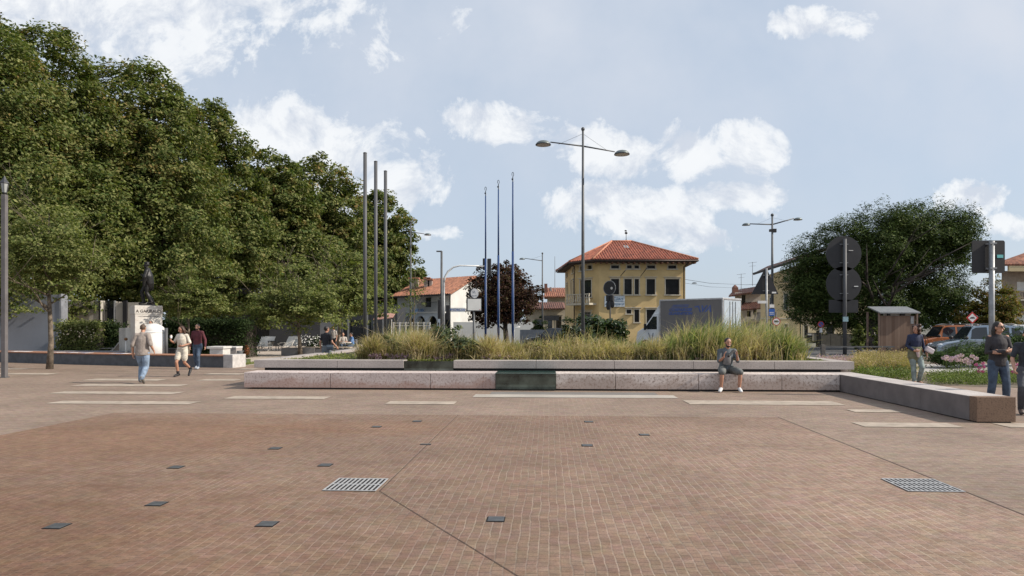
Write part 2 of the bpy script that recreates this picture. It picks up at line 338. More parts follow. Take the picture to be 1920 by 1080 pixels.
# ---------------- ground ----------------
asph = pm('asphalt', (.075, .075, .078), .9, 0, .15, 2.0, .4, 60)
def sheet(name, poly, z, mat, rz=0.0, loc=(0, 0)):
    m = MB(); m.add([(x, y, 0) for x, y in poly], [tuple(range(len(poly)))])
    o = m.build(name, mat, loc=(loc[0], loc[1], z), rz=rz); return tag(o, kind='structure')
sheet('ground', [(-900, -60), (900, -60), (900, 1500), (-900, 1500)], -.012, pm('far_ground', (.13, .125, .10), .95, 0, .2, .05))
sheet('road', [(-60, 34), (60, 34), (60, 57), (-60, 57)], -.004, asph)
outer = brick_mat('outer_paving', 0, .21, .105, .005, (.215, .155, .118), (.255, .188, .145), (.32, .255, .20), .004, bump=.25)
inner = brick_mat('inner_bricks', R(90), .085, .079, .0035, (.188, .120, .084), (.234, .158, .114), (.10, .066, .05), .013, lines=(.30, .225, .172),
    patches=[((-6.6, 10.0), (4.6, 3.4), (1.0, .82, .66), .55), ((-3.0, 11.2), (2.6, 1.2), (1.0, .84, .7), .45), ((4.5, 7.5), (5.5, 7.5), (1.28, 1.33, 1.38), .95), ((-6, 4.5), (6, 4.2), (.82, .70, .60), .9)])
sheet('plaza_paving', [(-32, -8), (32, -8), (32, 38.5), (-32, 35.5)], 0, outer, TH)
# brick field: a rectangle in the plaza's own frame
def uvf(px, py, z=0.0):
    x, y = gp(px, py, z); p = Vector((x, y, 0)); return p.dot(U), p.dot(V)
uL, _ = uvf(225, 772); uR, _ = uvf(1806, 921); _, vT = uvf(1470, 783)
sheet('brick_field', [(uL, -6), (uR, -6), (uR, vT), (uL, vT)], .004, inner, TH)
def flat(name, u0, u1, v0, v1, z, mat): return sheet(name, [(u0, v0), (u1, v0), (u1, v1), (u0, v1)], z, mat, TH)
# thin dark drainage joints
ju, jv = uvf(712, 922); jt = pm('dark_joint', (.05, .035, .03), .9)
flat('drain_joint', ju-.004, ju+.004, jv, vT, .008, jt)
flat('field_edge_joint', uR-.008, uR+.004, -6, vT, .008, jt)
a = Vector(gp(712, 922)+(0,)); b = Vector(gp(965, 1078)+(0,)); b = a+(b-a)*2.2; dn = (b-a).normalized(); pn = Vector((-dn.y, dn.x, 0))*.0035
sheet('diagonal_joint', [(p.x, p.y) for p in (a-pn, b-pn, b+pn, a+pn)], .008, jt)
# pale stone strips
stripm = pm('pale_stone_strip', (.39, .325, .26), .8, 0, .14, 3, .15, 60)
for i, (x0, x1, yt, yb) in enumerate([(78, 362, 752.5, 758), (84, 333, 734.5, 739), (126, 342, 720.5, 724.5), (146, 303, 710.5, 714), (-150, 98, 699.5, 702.3), (-150, 50, 690.5, 692.6),
        (362, 446, 711.2, 714.2), (373, 455, 700.2, 702.7), (438, 480, 691.2, 693.2), (413, 614, 743.5, 748.5), (715, 857, 753, 758.5), (1288, 1590, 752, 759.5), (1598, 1697, 768.5, 773.5), (1616, 1812, 793.5, 801.5), (1890, 2100, 795, 803)]):
    xm = (x0+x1)/2; ua, v0 = uvf(x0+6, yb+(x0-xm)*.006); ub, _ = uvf(x1-6, yb); _, v1 = uvf(xm, yt)
    _, v0 = uvf(xm, yb)
    flat('paving_strip', ua, ub, v0, v1, .008, stripm)
us, vs0 = uvf(886, 745); ue, _ = uvf(1268, 745); _, vs1 = uvf(1000, 740.3); _, vs2 = uvf(1000, 735.5)
flat('stone_apron_inner', us+.35, ue-.35, vs1+.005, vs2, .008, granite('apron_inner_stone', (.20, .185, .17), (.14, .13, .12), scale=40))
flat('pale_stone_apron', us, ue, vs0, vs1, .008, granite('apron_stone', (.42, .38, .33), (.30, .27, .24), scale=50))
# ---------------- floor grates and lids ----------------
galvm = pm('grate_metal', (.42, .42, .42), .5, .15, .1, 20)
hole = pm('grate_void', (.008, .008, .01), .9)
def grate(label, u0, v0, w, dp, rows, nslot, rev=False):
    p = U*u0+V*v0; t = thing('floor_grate', label, 'grate', (p.x, p.y, .008), TH, 'slotted metal grates in the paving')
    MB().box(.004, w-.004, .004, dp-.004, 0, .002).build('drain_void', hole, t)
    m = MB(); fr = .022; rh = (dp-fr*(rows+1))/rows
    for r in range(rows+1): m.box(0, w, r*(rh+fr), r*(rh+fr)+fr, .002, .007)
    pit = w/nslot
    for r in range(rows):
        y0 = r*(rh+fr)+fr
        for k in range(nslot+1):
            c = k*(w-.018)/nslot; m.box(c, c+.018, y0, y0+rh, .002, .0065)
    m.build('slotted_plate', galvm, t)
gu, gv = uvf(604, 921.5)
grate('galvanised grate with two rows of slots where the dark joint lines meet', gu, gv, .55, .56, 2, 11)
gu2, gv2 = uvf(1702, 923)
grate('galvanised grate with three rows of slots at right edge of the brick field', uR-.58, gv2, .56, .58, 3, 11)
lidm = pm('lid_metal', (.085, .088, .09), .5, .3, .15, 12)
def LID(i): return ['leftmost dark steel floor lid nearest the lower left corner', 'dark steel floor lid left of centre, level with foreground middle lid', 'dark steel floor lid nearest to the viewer in the middle of the foreground',
 'second dark steel floor lid from the left edge', 'dark steel floor lid on the rusty patch far left of the slotted grate', 'dark steel floor lid just behind the left slotted grate',
 'dark steel floor lid on the left half, beyond the rusty patch', 'dark steel floor lid left of the joint line, second from the far edge', 'dark steel floor lid beside the joint line at the far edge of the bricks',
 'dark steel floor lid lying on the long straight joint line', 'dark steel floor lid centre right, nearer of a pair in line', 'dark steel floor lid centre right, farther of a pair in line', 'dark steel floor lid rightmost of all, below the sitting man'][i]
lp = [(107, 988), (501, 984), (930, 975), (294, 946), (330, 877), (610, 873), (516, 841.5), (706, 801), (782, 790.5), (798, 834), (1101, 836), (1104, 791.5), (1208, 816)]
lid0 = None
for i, (x, y) in enumerate(lp):
    x0, y0 = gp(x, y)
    if lid0 is None:
        lid0 = thing('inspection_cover', LID(0), 'floor lid', (x0, y0, .004), TH, 'small square floor lids in the brick field')
        MB().box(-.078, .078, -.078, .078, 0, .004).build('rim', hole, lid0)
        MB().box(-.070, .070, -.070, .070, .004, .008).build('plate', lidm, lid0, bevel=.002); t = lid0
    else: t = copy_tree(lid0)
    t.location = (x0, y0, .005); t['label'] = LID(i)
    if i == 9: t.scale = (1, .45, 1)
# ---------------- long stone benches ----------------
rosy = granite('rosy_granite', (.58, .50, .47), (.30, .22, .20), (.32, .16, .11), .5, 17)
rosy2 = granite('weathered_granite', (.62, .545, .50), (.22, .16, .135), (.30, .21, .165), .5, 15, .5)
grey_st = granite('grey_stone_coping', (.40, .36, .335), (.27, .235, .22), None, 0, 26)
wing_top = granite('sunlit_stone_top', (.46, .42, .395), (.36, .32, .30), None, 0, 30)  # wing bench stone made lighter: sunlight on its top put into the colour
wing_st = pm('smooth_grey_stone', (.16, .14, .136), .7, 0, .1, 3, .1, 60)  # same bench's sides, darkened so the colour carries their shade
brown_gr = granite('brown_bush_hammered_granite', (.22, .145, .10), (.09, .06, .045), None, 0, 34)
A = Vector(gp(457, 729.5)+(0,))
def u_on(px, v, z0=None):        # distance along the bench line (offset v behind its front) seen at column px
    k = (px-960)/F; p = A+V*v; return (k*p.y-p.x)/(U.x-k*U.y)
greenglass = pm('green_glass', (.085, .11, .098), .05, .6, .35, 2.2, spec=1.0)
ben = thing('stone_bench', 'long low bench of rosy speckled granite blocks on which the man sits', 'bench', A, TH)
BD = .86
xs = [457, 619, 807, 929.5, 1042, 1154, 1310, 1466]
ux = [u_on(x, 0) for x in xs]; Bp = Vector(gp(1832, 793)+(0,))
ulast = (Bp-A).dot(U)-.006
ux.append(ulast); ux[0] = 0
for i in range(len(ux)-1):
    if i == 3: continue
    MB().box(ux[i]+.006, ux[i+1]-.006, 0, BD, .045, .45).build('granite_block', rosy if i < 3 else rosy2, ben, bevel=.008)
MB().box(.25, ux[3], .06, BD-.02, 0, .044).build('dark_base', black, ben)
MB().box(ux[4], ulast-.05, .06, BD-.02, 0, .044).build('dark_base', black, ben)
gb = thing('glass_block', 'low dark green glass cuboid set into the granite bench', 'glass block', A+U*ux[3]+V*(-.07), TH)
W_ = ux[4]-ux[3]
MB().box(.004, W_-.004, 0, BD+.05, .03, .44).build('glass_body', greenglass, gb, bevel=.006)
MB().box(0, W_, -.01, BD+.06, .441, .462).build('glass_top', pm('green_glass_top', (.07, .12, .105), .04, 0, .1, spec=1.0), gb, bevel=.003)
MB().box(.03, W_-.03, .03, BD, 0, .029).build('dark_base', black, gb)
# upper tier = planter
v1 = .92; ZT = .735
ps = [476, 632, 757, 850, 1005, 1152, 1300, 1452, 1602]
pu = [u_on(x, v1) for x in ps]; PV1 = 13.0
pl = thing('stone_planter', 'large raised grey stone planter bed full of grasses behind the long bench', 'planter', A, TH)
for i in range(len(pu)-1):
    if i == 2: continue
    MB().box(pu[i]+.005, pu[i+1]-.005, v1, v1+.5, .52, ZT).build('coping_block', grey_st, pl, bevel=.006)
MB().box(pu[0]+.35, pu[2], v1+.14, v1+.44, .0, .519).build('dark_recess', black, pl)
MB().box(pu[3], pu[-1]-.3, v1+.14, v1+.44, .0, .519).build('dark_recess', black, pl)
MB().box(pu[2]+.004, pu[3]-.004, v1+.02, v1+.1, .12, .715).build('glass_panel', greenglass, pl)
for k in range(4):
    y0 = v1+.503+k*3.0; MB().box(pu[0], pu[0]+.42, y0, min(y0+2.99, PV1), .52, ZT).build('side_coping', grey_st, pl, bevel=.006)
    MB().box(pu[-1]-.42, pu[-1], y0, min(y0+2.99, PV1), .3, ZT-.004).build('side_coping', grey_st, pl, bevel=.006)
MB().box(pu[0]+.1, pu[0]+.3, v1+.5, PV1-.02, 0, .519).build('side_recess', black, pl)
MB().box(pu[0]+.43, pu[-1]-.43, PV1, PV1+.4, 0, ZT).build('rear_coping', grey_st, pl)
soil = pm('planter_soil', (.06, .045, .03), .95, 0, .3, 6)
MB().box(pu[0]+.425, pu[-1]-.425, v1+.503, PV1-.003, .45, .66).build('soil', soil, pl)
# wing bench
wb = thing('stone_bench', 'grey stone bench running towards the viewer at right, with rough brown end', 'bench', Bp, TH)
WL = (A-Bp).dot(V)+BD+.05
js = [0, 1.2+.6, 3.35, WL]
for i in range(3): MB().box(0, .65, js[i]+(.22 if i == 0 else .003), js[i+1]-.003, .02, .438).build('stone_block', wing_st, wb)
MB().box(-.001, .651, .221, WL-.003, .4385, .45).build('top_slab', wing_top, wb, bevel=.002)  # thin slab added to give the bench top its painted sunlit tone
MB().box(0, .65, 0, .217, .02, .45).build('rough_end_block', brown_gr, wb, bevel=.004)
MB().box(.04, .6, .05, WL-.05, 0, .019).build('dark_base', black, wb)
# ---------------- leaves ----------------
def quads(c, n, size, aspect, rng, droop=0.0):
    N_ = len(c); n = n/np.linalg.norm(n, axis=1, keepdims=True)
    r = rng.normal(size=(N_, 3)); t1 = np.cross(n, r); t1 /= np.linalg.norm(t1, axis=1, keepdims=True)+1e-9; t2 = np.cross(n, t1)
    s = size[:, None]
    v = np.stack([c-t1*s, c-t2*s*aspect-t1*s*.15, c+t1*s, c+t2*s*aspect-t1*s*.15], 1).reshape(-1, 3)
    return v
def crown(name, mat, parent, lobes, nclump, nleaf, lsize, seed, clr=.5, shell=.6, flat=.55, upb=.55, aspect=.55, origin=(0, 0, 0), inner=.12, lump=.22):
    rng = np.random.default_rng(seed); tot = sum((l[1][0]*l[1][2])**1.0 for l in lobes); out = []
    for li, (ctr, rad) in enumerate(lobes):
        ctr = np.array(ctr, float); rad = np.array(rad, float); k = max(6, int(nclump*(rad[0]*rad[2])/tot))
        d = rng.normal(size=(k, 3)); d /= np.linalg.norm(d, axis=1, keepdims=True)
        ph = rng.uniform(0, 6.28, 6)
        lumpf = 1+lump*(np.sin(d[:, 0]*4+ph[0])*np.sin(d[:, 1]*4+ph[1])+.7*np.sin(d[:, 2]*6+ph[2]+d[:, 0]*5))/1.4
        rr = rng.uniform(shell, 1, k); isin = rng.random(k) < inner; rr[isin] = rng.uniform(.35, max(.4, shell*.93), isin.sum())
        cc = ctr+d*rad*(rr*lumpf)[:, None]; cc[:, 2] = np.maximum(cc[:, 2], .25)
        cs = rng.uniform(.5, 1.35, k)*clr
        idx = np.repeat(np.arange(k), nleaf); M0 = len(idx)
        offs = rng.normal(size=(M0, 3)); offs *= (rng.random((M0, 1))**.4)/np.linalg.norm(offs, axis=1, keepdims=True)
        offs *= cs[idx][:, None]*np.array([1, 1, flat])
        offs[:, 2] -= .25*(offs[:, 0]**2+offs[:, 1]**2)/(cs[idx]+.05)
        p = cc[idx]+offs
        nn = d[idx]*.45+np.array([0, 0, upb])+rng.normal(size=(M0, 3))*.45
        sz = lsize*rng.uniform(.6, 1.3, M0)
        out.append(quads(p, nn, sz, aspect, rng))
    vv = np.concatenate(out)-np.array(origin, float)
    return npmesh(name, vv, len(vv)//4, mat, parent)
def limbs(m, base, top, r0, r1, seed, nb=8, spread=1.5, rise=1.6, kink=.06, start=.45, sub=2):
    rnd = random.Random(seed); base = Vector(base); top = Vector(top); pts = []; rs = []
    for i in range(7):
        f = i/6; p = base.lerp(top, f)+Vector((rnd.uniform(-kink, kink), rnd.uniform(-kink, kink), 0))*(1 if 0 < i else 0)
        pts.append(p); rs.append(r0*(1.25 if i == 0 else 1)*(1-f)+r1*f)
    m.tube(pts, rs, 10)
    for k in range(nb):
        f = start+(1-start)*(k+.5)/nb; a = rnd.uniform(0, 6.28) + k*2.4; i = min(5, int(f*6)); p = pts[i].lerp(pts[i+1], f*6-i)
        L = spread*rnd.uniform(.7, 1.2)*(1.15-.5*f); q = p.copy(); path = [p]; dirv = Vector((math.cos(a), math.sin(a), rise*rnd.uniform(.3, .8))).normalized(); rr = (r0*(1-f)+r1*f)*.55
        for j in range(4):
            q = q+dirv*L/4; path.append(q.copy()); dirv = (dirv+Vector((rnd.uniform(-.3, .3), rnd.uniform(-.3, .3), rnd.uniform(-.1, .35)))).normalized()
        m.tube(path, [rr*(1-.85*j/4) for j in range(5)], 6)
        for s_ in range(sub):
            b0 = path[2+s_ % 3] if s_ < 3 else path[3]; dv = (dirv+Vector((rnd.uniform(-1, 1), rnd.uniform(-1, 1), rnd.uniform(-.2, .7)))).normalized()
            m.tube([b0, b0+dv*L*.3, b0+dv*L*.6+Vector((0, 0, .05))], [rr*.4, rr*.25, .004], 5)
    return m
green1 = leafmat('linden_leaves', [(.04, .072, .018), (.09, .118, .034), (.15, .168, .055), (.21, .215, .085)], red=(.25, .15, .06), trans=.25)
green2 = leafmat('elm_leaves', [(.06, .085, .025), (.115, .14, .042), (.18, .20, .07), (.24, .24, .10)], red=(.14, .10, .03), trans=.3)
green3 = leafmat('dark_hedge_leaves', [(.016, .028, .010), (.03, .05, .016), (.055, .08, .03)], trans=.2)
pinem = leafmat('pine_needles', [(.028, .048, .014), (.055, .085, .022), (.115, .145, .04)], trans=.12)
copper = leafmat('copper_leaves', [(.022, .012, .012), (.042, .02, .014), (.075, .035, .02), (.05, .05, .02)], trans=.2)
autumn = leafmat('autumn_leaves', [(.05, .065, .015), (.12, .13, .03), (.22, .12, .035), (.13, .14, .04)], trans=.35)
juniper = leafmat('juniper_leaves', [(.03, .05, .016), (.05, .085, .025), (.08, .12, .035)], trans=.2)
# tall lindens: px of centre, top row, half width px, distance
BT = [(-150, -40, 190, 34, 'dense linden tree cut by the left edge of the picture'), (30, 22, 150, 39, 'tallest linden tree, behind the young tree and lantern post'), (232, 96, 135, 44, 'tall linden tree whose crown rises behind the statue'),
      (365, 172, 108, 54, 'tall linden tree rising behind the walking couple'), (500, 268, 86, 63, 'narrow linden crown between the third and the broad brownish crown'), (585, 284, 98, 71, 'broad brownish linden crown left of the grey poles'), (695, 352, 78, 86, 'rightmost and most distant linden of the tall row, behind the grey poles')]
for i, (cx, ty, hw, d, lab) in enumerate(BT):
    x = at(cx, d); top = hz(ty, d); zb = 2.3; rw = hw*d/F*1.02
    t = thing('linden_tree', lab, 'tree', (x, d+rw*.4, 0), 0, 'row of tall linden trees on the left')
    m = MB(); limbs(m, (0, 0, 0), (0, 0, top*.75), .34, .08, 50+i, 14, rw*.8, 1.5, .12, .15, 2); m.build('trunk', dbark, t, True)
    hh = (top-zb)/2; zc = zb+hh
    lob = [((0, 0, zc), (rw, rw*.95, hh*.98)), ((-rw*.35, -.5, zb+hh*.75), (rw*.95, rw*.9, hh*.75)), ((rw*.25, -.8, zb+hh*.6), (rw*1.05, rw*.8, hh*.6)), ((rw*.1, 0, zb+hh*1.35), (rw*.62, rw*.6, hh*.64))]
    k = (39/d)**1.3
    crown('crown', green1, t, lob, int(800*k+420), 115, .115*(d/39)**.8, 900+i, clr=.82*rw/4.4, shell=.90, flat=.65, inner=.45, lump=.08)
# young trees
def young(lab, px, py, d, cpx, cty, cby, hwpx, seed, tr=.1, nc=170, leaf=.075, group='young trees with light open crowns', mat=None, nl=60, fl=.3, thick=.0):
    x = at(px, d); t = thing('young_tree', lab, 'tree', (x, d, 0), 0, group); cx = at(cpx, d)-x; zt = hz(cty, d); zb = hz(cby, d); rw = hwpx*d/F
    m = MB(); limbs(m, (0, 0, 0), (cx*.5, 0, zt*.8), tr, .02, seed, 13, rw*.9, 1.1, .07, .33, 3); m.build('trunk', bark, t, True)
    hh = (zt-zb)/2; crown('crown', mat or green2, t, [((cx, 0, zb+hh), (rw, rw*.9, hh)), ((cx-rw*.35, 0, zb+hh*.8), (rw*.75, rw*.6, hh*.6)), ((cx+rw*.3, .1, zb+hh*.7), (rw*.8, rw*.6, hh*.55))], nc, nl, leaf, seed+7, clr=rw*.22, shell=.35, flat=fl, upb=.8, inner=.3)
    return t
y1 = young('young tree with pale trunk beside the lantern post', 93, 692, 26.9, 95, 320, 585, 125, 11, .105, 300, .062)
m = MB(); m.tube([(-.02, 0, 2.4), (-.5, -.1, 2.75), (-1.0, -.15, 2.95), (-1.5, -.2, 3.2)], [.05, .04, .03, .015], 7); m.build('side_branch', bark, y1, True)
young('small bushy tree with several thin stems right of the statue', 352, 660, 34.5, 362, 500, 600, 68, 23, .07, 150, .07)
young('young tree with full trunk left of the woman in black', 563, 668, 38.6, 555, 478, 632, 108, 31, .12, 230, .085, nl=70)
young('young tree with dark slender trunk right of the woman in black', 636, 656, 48, 645, 450, 618, 92, 43, .15, 190, .11, nl=70)
t = thing('sapling', 'thin sparse sapling with few leaves left of the white house', 'tree', (at(776, 50), 50, 0))
m = MB(); limbs(m, (0, 0, 0), (.1, 0, 6.3), .05, .01, 77, 10, 1.1, 1.4, .05, .35, 3); m.build('trunk', bark, t, True)
crown('crown', green2, t, [((0, 0, 4.1), (1.1, 1, 2.6))], 60, 14, .07, 78, clr=.35, shell=.2)
t = thing('copper_beech', 'round tree with dark purple brown leaves behind the blue poles', 'tree', (at(948, 52), 52, 0))
m = MB(); limbs(m, (0, 0, 0), (0, 0, 4.6), .24, .06, 61, 12, 2.2, 1.3, .08, .25, 3); m.build('trunk', dbark, t, True)
crown('crown', copper, t, [((-.5, 0, 4.25), (2.5, 2.3, 2.35)), ((.6, 0, 3.7), (2.35, 2.1, 1.9)), ((-1.2, 0, 3.1), (2.0, 2, 1.3)), ((0, 0, 5.3), (1.5, 1.5, 1.35))], 420, 75, .10, 62, clr=.5, shell=.6, flat=.7, lump=.14)
# big pine at right
PD = 50; t = thing('umbrella_pine', 'huge dark green pine tree spreading behind the two round signs', 'tree', (at(1632, PD), PD, 0)); x0 = at(1632, PD)
m = MB(); limbs(m, (0, 0, 0), (.4, 0, 7.5), .5, .15, 71, 12, 5.0, 1.0, .2, .25, 3); m.build('trunk', dbark, t, True)
lob = []
for (cx, cy, rx, ry) in [(1745, 442, 82, 66), (1790, 432, 42, 46), (1700, 425, 60, 42), (1650, 460, 95, 72), (1580, 480, 78, 68), (1525, 515, 52, 62), (1515, 560, 32, 42), (1560, 545, 62, 58), (1640, 540, 95, 68), (1745, 520, 78, 75), (1800, 455, 30, 45), (1780, 560, 45, 50), (1705, 590, 55, 42), (1560, 590, 32, 28), (1620, 600, 50, 30)]:
    k = PD/F; lob.append(((at(cx, PD)-x0, random.Random(cx).uniform(-.5, 1.0), hz(cy, PD)), (rx*k, rx*k*.8, ry*k)))
crown('crown', pinem, t, lob, 3000, 85, .10, 72, clr=.66, shell=.86, flat=.8, upb=.9, aspect=.33, inner=.5, lump=.18)
t = thing('autumn_tree', 'tree with rusty orange and green leaves right of the pine', 'tree', (at(1866, 48), 48, 0))
m = MB(); limbs(m, (0, 0, 0), (0, 0, 4), .16, .04, 81, 9, 1.6, 1.2, .06, .3); m.build('trunk', dbark, t, True)
crown('crown', autumn, t, [((0, 0, 3.3), (1.5, 1.4, 2.1)), ((.3, 0, 2.2), (1.6, 1.4, 1.5)), ((-1.3, 0, 2.0), (1.7, 1.3, 1.6))], 300, 60, .085, 82, clr=.45, shell=.5)
# ---------------- hedges and shrubs ----------------
def hedge(name, lab, x0, x1, d0, d1, h, mat, seed, n, leaf=.06, cat='hedge', group=None, box=True):
    t = thing(name, lab, cat, ((x0+x1)/2, (d0+d1)/2, 0), 0, group); rng = np.random.default_rng(seed); w = x1-x0; dd = d1-d0
    k = n//30; c = np.stack([rng.uniform(-w/2, w/2, k), rng.uniform(-dd/2, dd/2, k), rng.uniform(.1, h, k)], 1)
    sel = rng.random(k) < .55; c[sel, 1] = -dd/2+rng.uniform(0, .15, sel.sum()); top = rng.random(k) < .2; c[top, 2] = h+rng.uniform(-.1, .06, top.sum())
    idx = np.repeat(np.arange(k), 30); p = c[idx]+rng.normal(size=(len(idx), 3))*.13; p[:, 2] = np.maximum(p[:, 2], .03)
    nn = np.array([0, -.5, .6])+rng.normal(size=(len(idx), 3))*.6
    v = quads(p, nn, leaf*rng.uniform(.6, 1.3, len(idx)), .5, rng); npmesh('foliage', v, len(v)//4, mat, t)
    MB().box(-w/2+.12, w/2-.12, -dd/2+.14, dd/2-.1, 0, h-.12).build('branches', dbark, t)
    return t
hg = hedge('flowering_hedge', 'clipped hedge dotted with pale flowers beside the grey panel wall', at(114, 35), at(189, 35), 34.7, 36.2, 1.72, green2, 5, 12000, .06)
rng = np.random.default_rng(9); fp = np.stack([rng.uniform(-.95, .95, 60), np.full(60, -.86), rng.uniform(.9, 1.65, 60)], 1)
v = quads(fp, np.tile([0, -1., .2], (60, 1))+rng.normal(size=(60, 3))*.3, np.full(60, .035), 1.0, rng); tag(npmesh('pale_flowers', v, 60, pm('cream_petal', (.8, .68, .5), .6), hg), kind='stuff')
hedge('hedge', 'dark low hedge left of the white cabinet by the statue', at(190, 36), at(226, 36), 35.6, 36.6, 1.7, green3, 6, 7000, .06)
hedge('hedge', 'long dark green hedge behind the couple and the white stone block', at(311, 37), at(474, 37), 36.4, 38.0, 1.85, green3, 7, 24000, .06)
def bush(name, lab, px, py_top, hw, d, mat, seed, n=60, leaf=.06, z0=0.0, cat='shrub', group=None, nl=50, up=.6, asp=.55, dy=.9, fl=.7):
    x = at(px, d); zt = hz(py_top, d); rw = hw*d/F
    t = thing(name, lab, cat, (x, d, z0), 0, group); m = MB()
    for k in range(5):
        a = k*1.3; m.tube([(0, 0, 0), (.15*math.cos(a)*rw, .15*math.sin(a)*rw, (zt-z0)*.4), (.45*math.cos(a)*rw, .45*math.sin(a)*rw, (zt-z0)*.75)], [.02, .015, .006], 5)
    m.build('stems', dbark, t, True); h = (zt-z0)/2
    crown('foliage', mat, t, [((0, 0, h*1.05), (rw, rw*dy, h))], n, nl, leaf, seed, clr=min(.5, rw*.3), shell=.4, flat=fl, upb=up, aspect=asp, inner=.3)
    return t
laurel = leafmat('laurel_leaves', [(.02, .04, .014), (.04, .07, .02), (.09, .12, .045)], trans=.2, spec=.6, rough=.35)
bush('laurel_shrub', 'glossy dark shrub in front of the yellow house beneath the tall lamp', 1110, 582, 42, 34, laurel, 101, 80, .1)
bush('laurel_shrub', 'glossy dark shrub by the round sign back in front of the yellow house', 1160, 585, 34, 34.5, laurel, 102, 60, .1)
bush('laurel_shrub', 'low shrub with broad blades left of the yellow house', 1066, 592, 26, 35, laurel, 103, 50, .13, asp=.3)
bush('rounded_shrub', 'small dark rounded shrub beside the distant house below the single-arm lamp', 1008, 596, 17, 60, green3, 104, 40, .1)
bush('garden_shrub', 'bright sunlit shrub left of the wooden shelter under the pine', 1612, 612, 16, 46, green2, 105, 50, .09)
bush('garden_shrub', 'sunlit yellow green shrub touching the left edge of the wooden shelter', 1645, 614, 10, 44, green2, 106, 40, .08)
for i, (px, ty, hw, d) in enumerate([(1775, 652, 45, 27.5), (1825, 640, 42, 28), (1868, 628, 40, 28.5), (1915, 605, 42, 29)]):
    bush('juniper', ['low spreading juniper left of the row, below the silver car bonnet', 'spreading juniper in front of the silver car doors', 'spreading juniper behind the man with crossed arms', 'tallest juniper at the right edge of the picture'][i], px, ty, hw, d, juniper, 110+i, 90, .07, group='junipers in front of the parked cars', up=.8, asp=.25)
# ---------------- planter plants ----------------
def blades(name, mat, pts, h, w, lean, seed, parent=None, seg=4, wind=.0):
    rng = np.random.default_rng(seed); n = len(pts); a = rng.uniform(0, 6.28, n); ln = np.abs(rng.normal(size=n))*lean+.08
    dx = np.cos(a)*ln+wind; dy = np.sin(a)*ln; fa = rng.uniform(0, 3.14, n); sx = np.cos(fa); sy = np.sin(fa); hh = h*rng.uniform(.65, 1.12, n)
    rows = []
    for j in range(seg+1):
        f = j/seg; ww = w*(1-f**2.2)*.5+.0012
        z = hh*(f-.28*f**3*np.minimum(ln*1.6, 1.3)); px_ = pts[:, 0]+dx*hh*f**2; py_ = pts[:, 1]+dy*hh*f**2
        rows.append((np.stack([px_-sx*ww, py_-sy*ww, pts[:, 2]+z], 1), np.stack([px_+sx*ww, py_+sy*ww, pts[:, 2]+z], 1)))
    qs = [np.stack([rows[j][0], rows[j][1], rows[j+1][1], rows[j+1][0]], 1) for j in range(seg)]
    v = np.stack(qs, 1).reshape(-1, 3)
    return npmesh(name, v, len(v)//4, mat, parent)
straw = leafmat('straw_blades', [(.30, .22, .12), (.44, .34, .20), (.58, .48, .32), (.26, .24, .12)], trans=.35)
gblade = leafmat('green_blades', [(.10, .14, .05), (.18, .22, .08), (.28, .31, .14), (.42, .38, .22)], trans=.35)
mixbl = leafmat('mixed_blades', [(.15, .15, .065), (.32, .25, .13), (.50, .38, .23), (.20, .20, .09)], trans=.35)
def pworld(px, vv):
    u_ = u_on(px, vv); p = A+U*u_+V*vv; return p
def toph(px, prof):
    for i in range(len(prof)-1):
        if prof[i][0] <= px <= prof[i+1][0]:
            f = (px-prof[i][0])/(prof[i+1][0]-prof[i][0]); return prof[i][1]*(1-f)+prof[i+1][1]*f
    return prof[-1][1]
prof = [(640, 650), (680, 630), (720, 618), (780, 615), (830, 620), (900, 636), (960, 640), (1030, 634), (1100, 628), (1180, 638), (1238, 636), (1275, 612), (1300, 605), (1350, 604), (1410, 604), (1450, 610), (1480, 625), (1512, 650)]
rng = np.random.default_rng(3); rnd = random.Random(5)
def scatter(x0, x1, va, vb, ntuft, per, spread, seed):
    r = random.Random(seed); P = []; Hh = []
    for _ in range(ntuft):
        px = r.uniform(x0, x1); vv = va+(vb-va)*r.random()**1.5; p = pworld(px, vv); zt = .66+(hz(toph(px, prof), p.y)-.66)*r.uniform(.45, 1.27)
        for k in range(per):
            P.append((p.x+r.gauss(0, spread), p.y+r.gauss(0, spread), .655)); Hh.append(max(.25, zt-.66))
    return np.array(P), np.array(Hh)
def grassmass(name, mat, sc, w, lean, seed, wind=0.0, lab=None):
    P, Hh = sc; o = blades(name, mat, P, Hh, w, lean, seed, wind=wind); return tag(o, kind='stuff', label=lab, cat='grass')
grassmass('green_grass', gblade, scatter(1190, 1500, v1+.9, v1+4.5, 170, 42, .07, 21), .026, .34, 22, .22, 'tall green seeding grass filling the right half of the planter')
grassmass('straw_grass', straw, scatter(1200, 1510, v1+.75, v1+3.0, 75, 34, .09, 23), .02, .55, 24, .1, 'straw coloured lower grass under the tall green grass')
grassmass('mixed_grass', mixbl, scatter(900, 1230, v1+.9, v1+4.8, 120, 38, .08, 25), .02, .6, 26, .1, 'loose brownish grass across the middle of the planter')
grassmass('back_grass', gblade, scatter(690, 1180, v1+3.0, v1+8, 110, 34, .1, 27), .02, .4, 28, .0, 'green grass at the back of the planter')
grassmass('left_grass', mixbl, scatter(672, 900, v1+.9, v1+4, 60, 40, .08, 29), .02, .6, 30, .0, 'mixed grass at the left of the planter')
grassmass('seed_stalks', straw, (lambda P, Hh: (P, Hh*1.22+.08))(*scatter(690, 1495, v1+.8, v1+4.5, 230, 12, .12, 31)), .013, .6, 32, .12, 'thin straw seed stalks arching above the planter grasses')
grassmass('low_dry_grass', straw, (lambda P, Hh: (P, Hh*.55+.1))(*scatter(880, 1500, v1+.7, v1+1.6, 70, 40, .1, 33)), .02, .75, 34, .0, 'low dry straw drooping at the front of the planter')
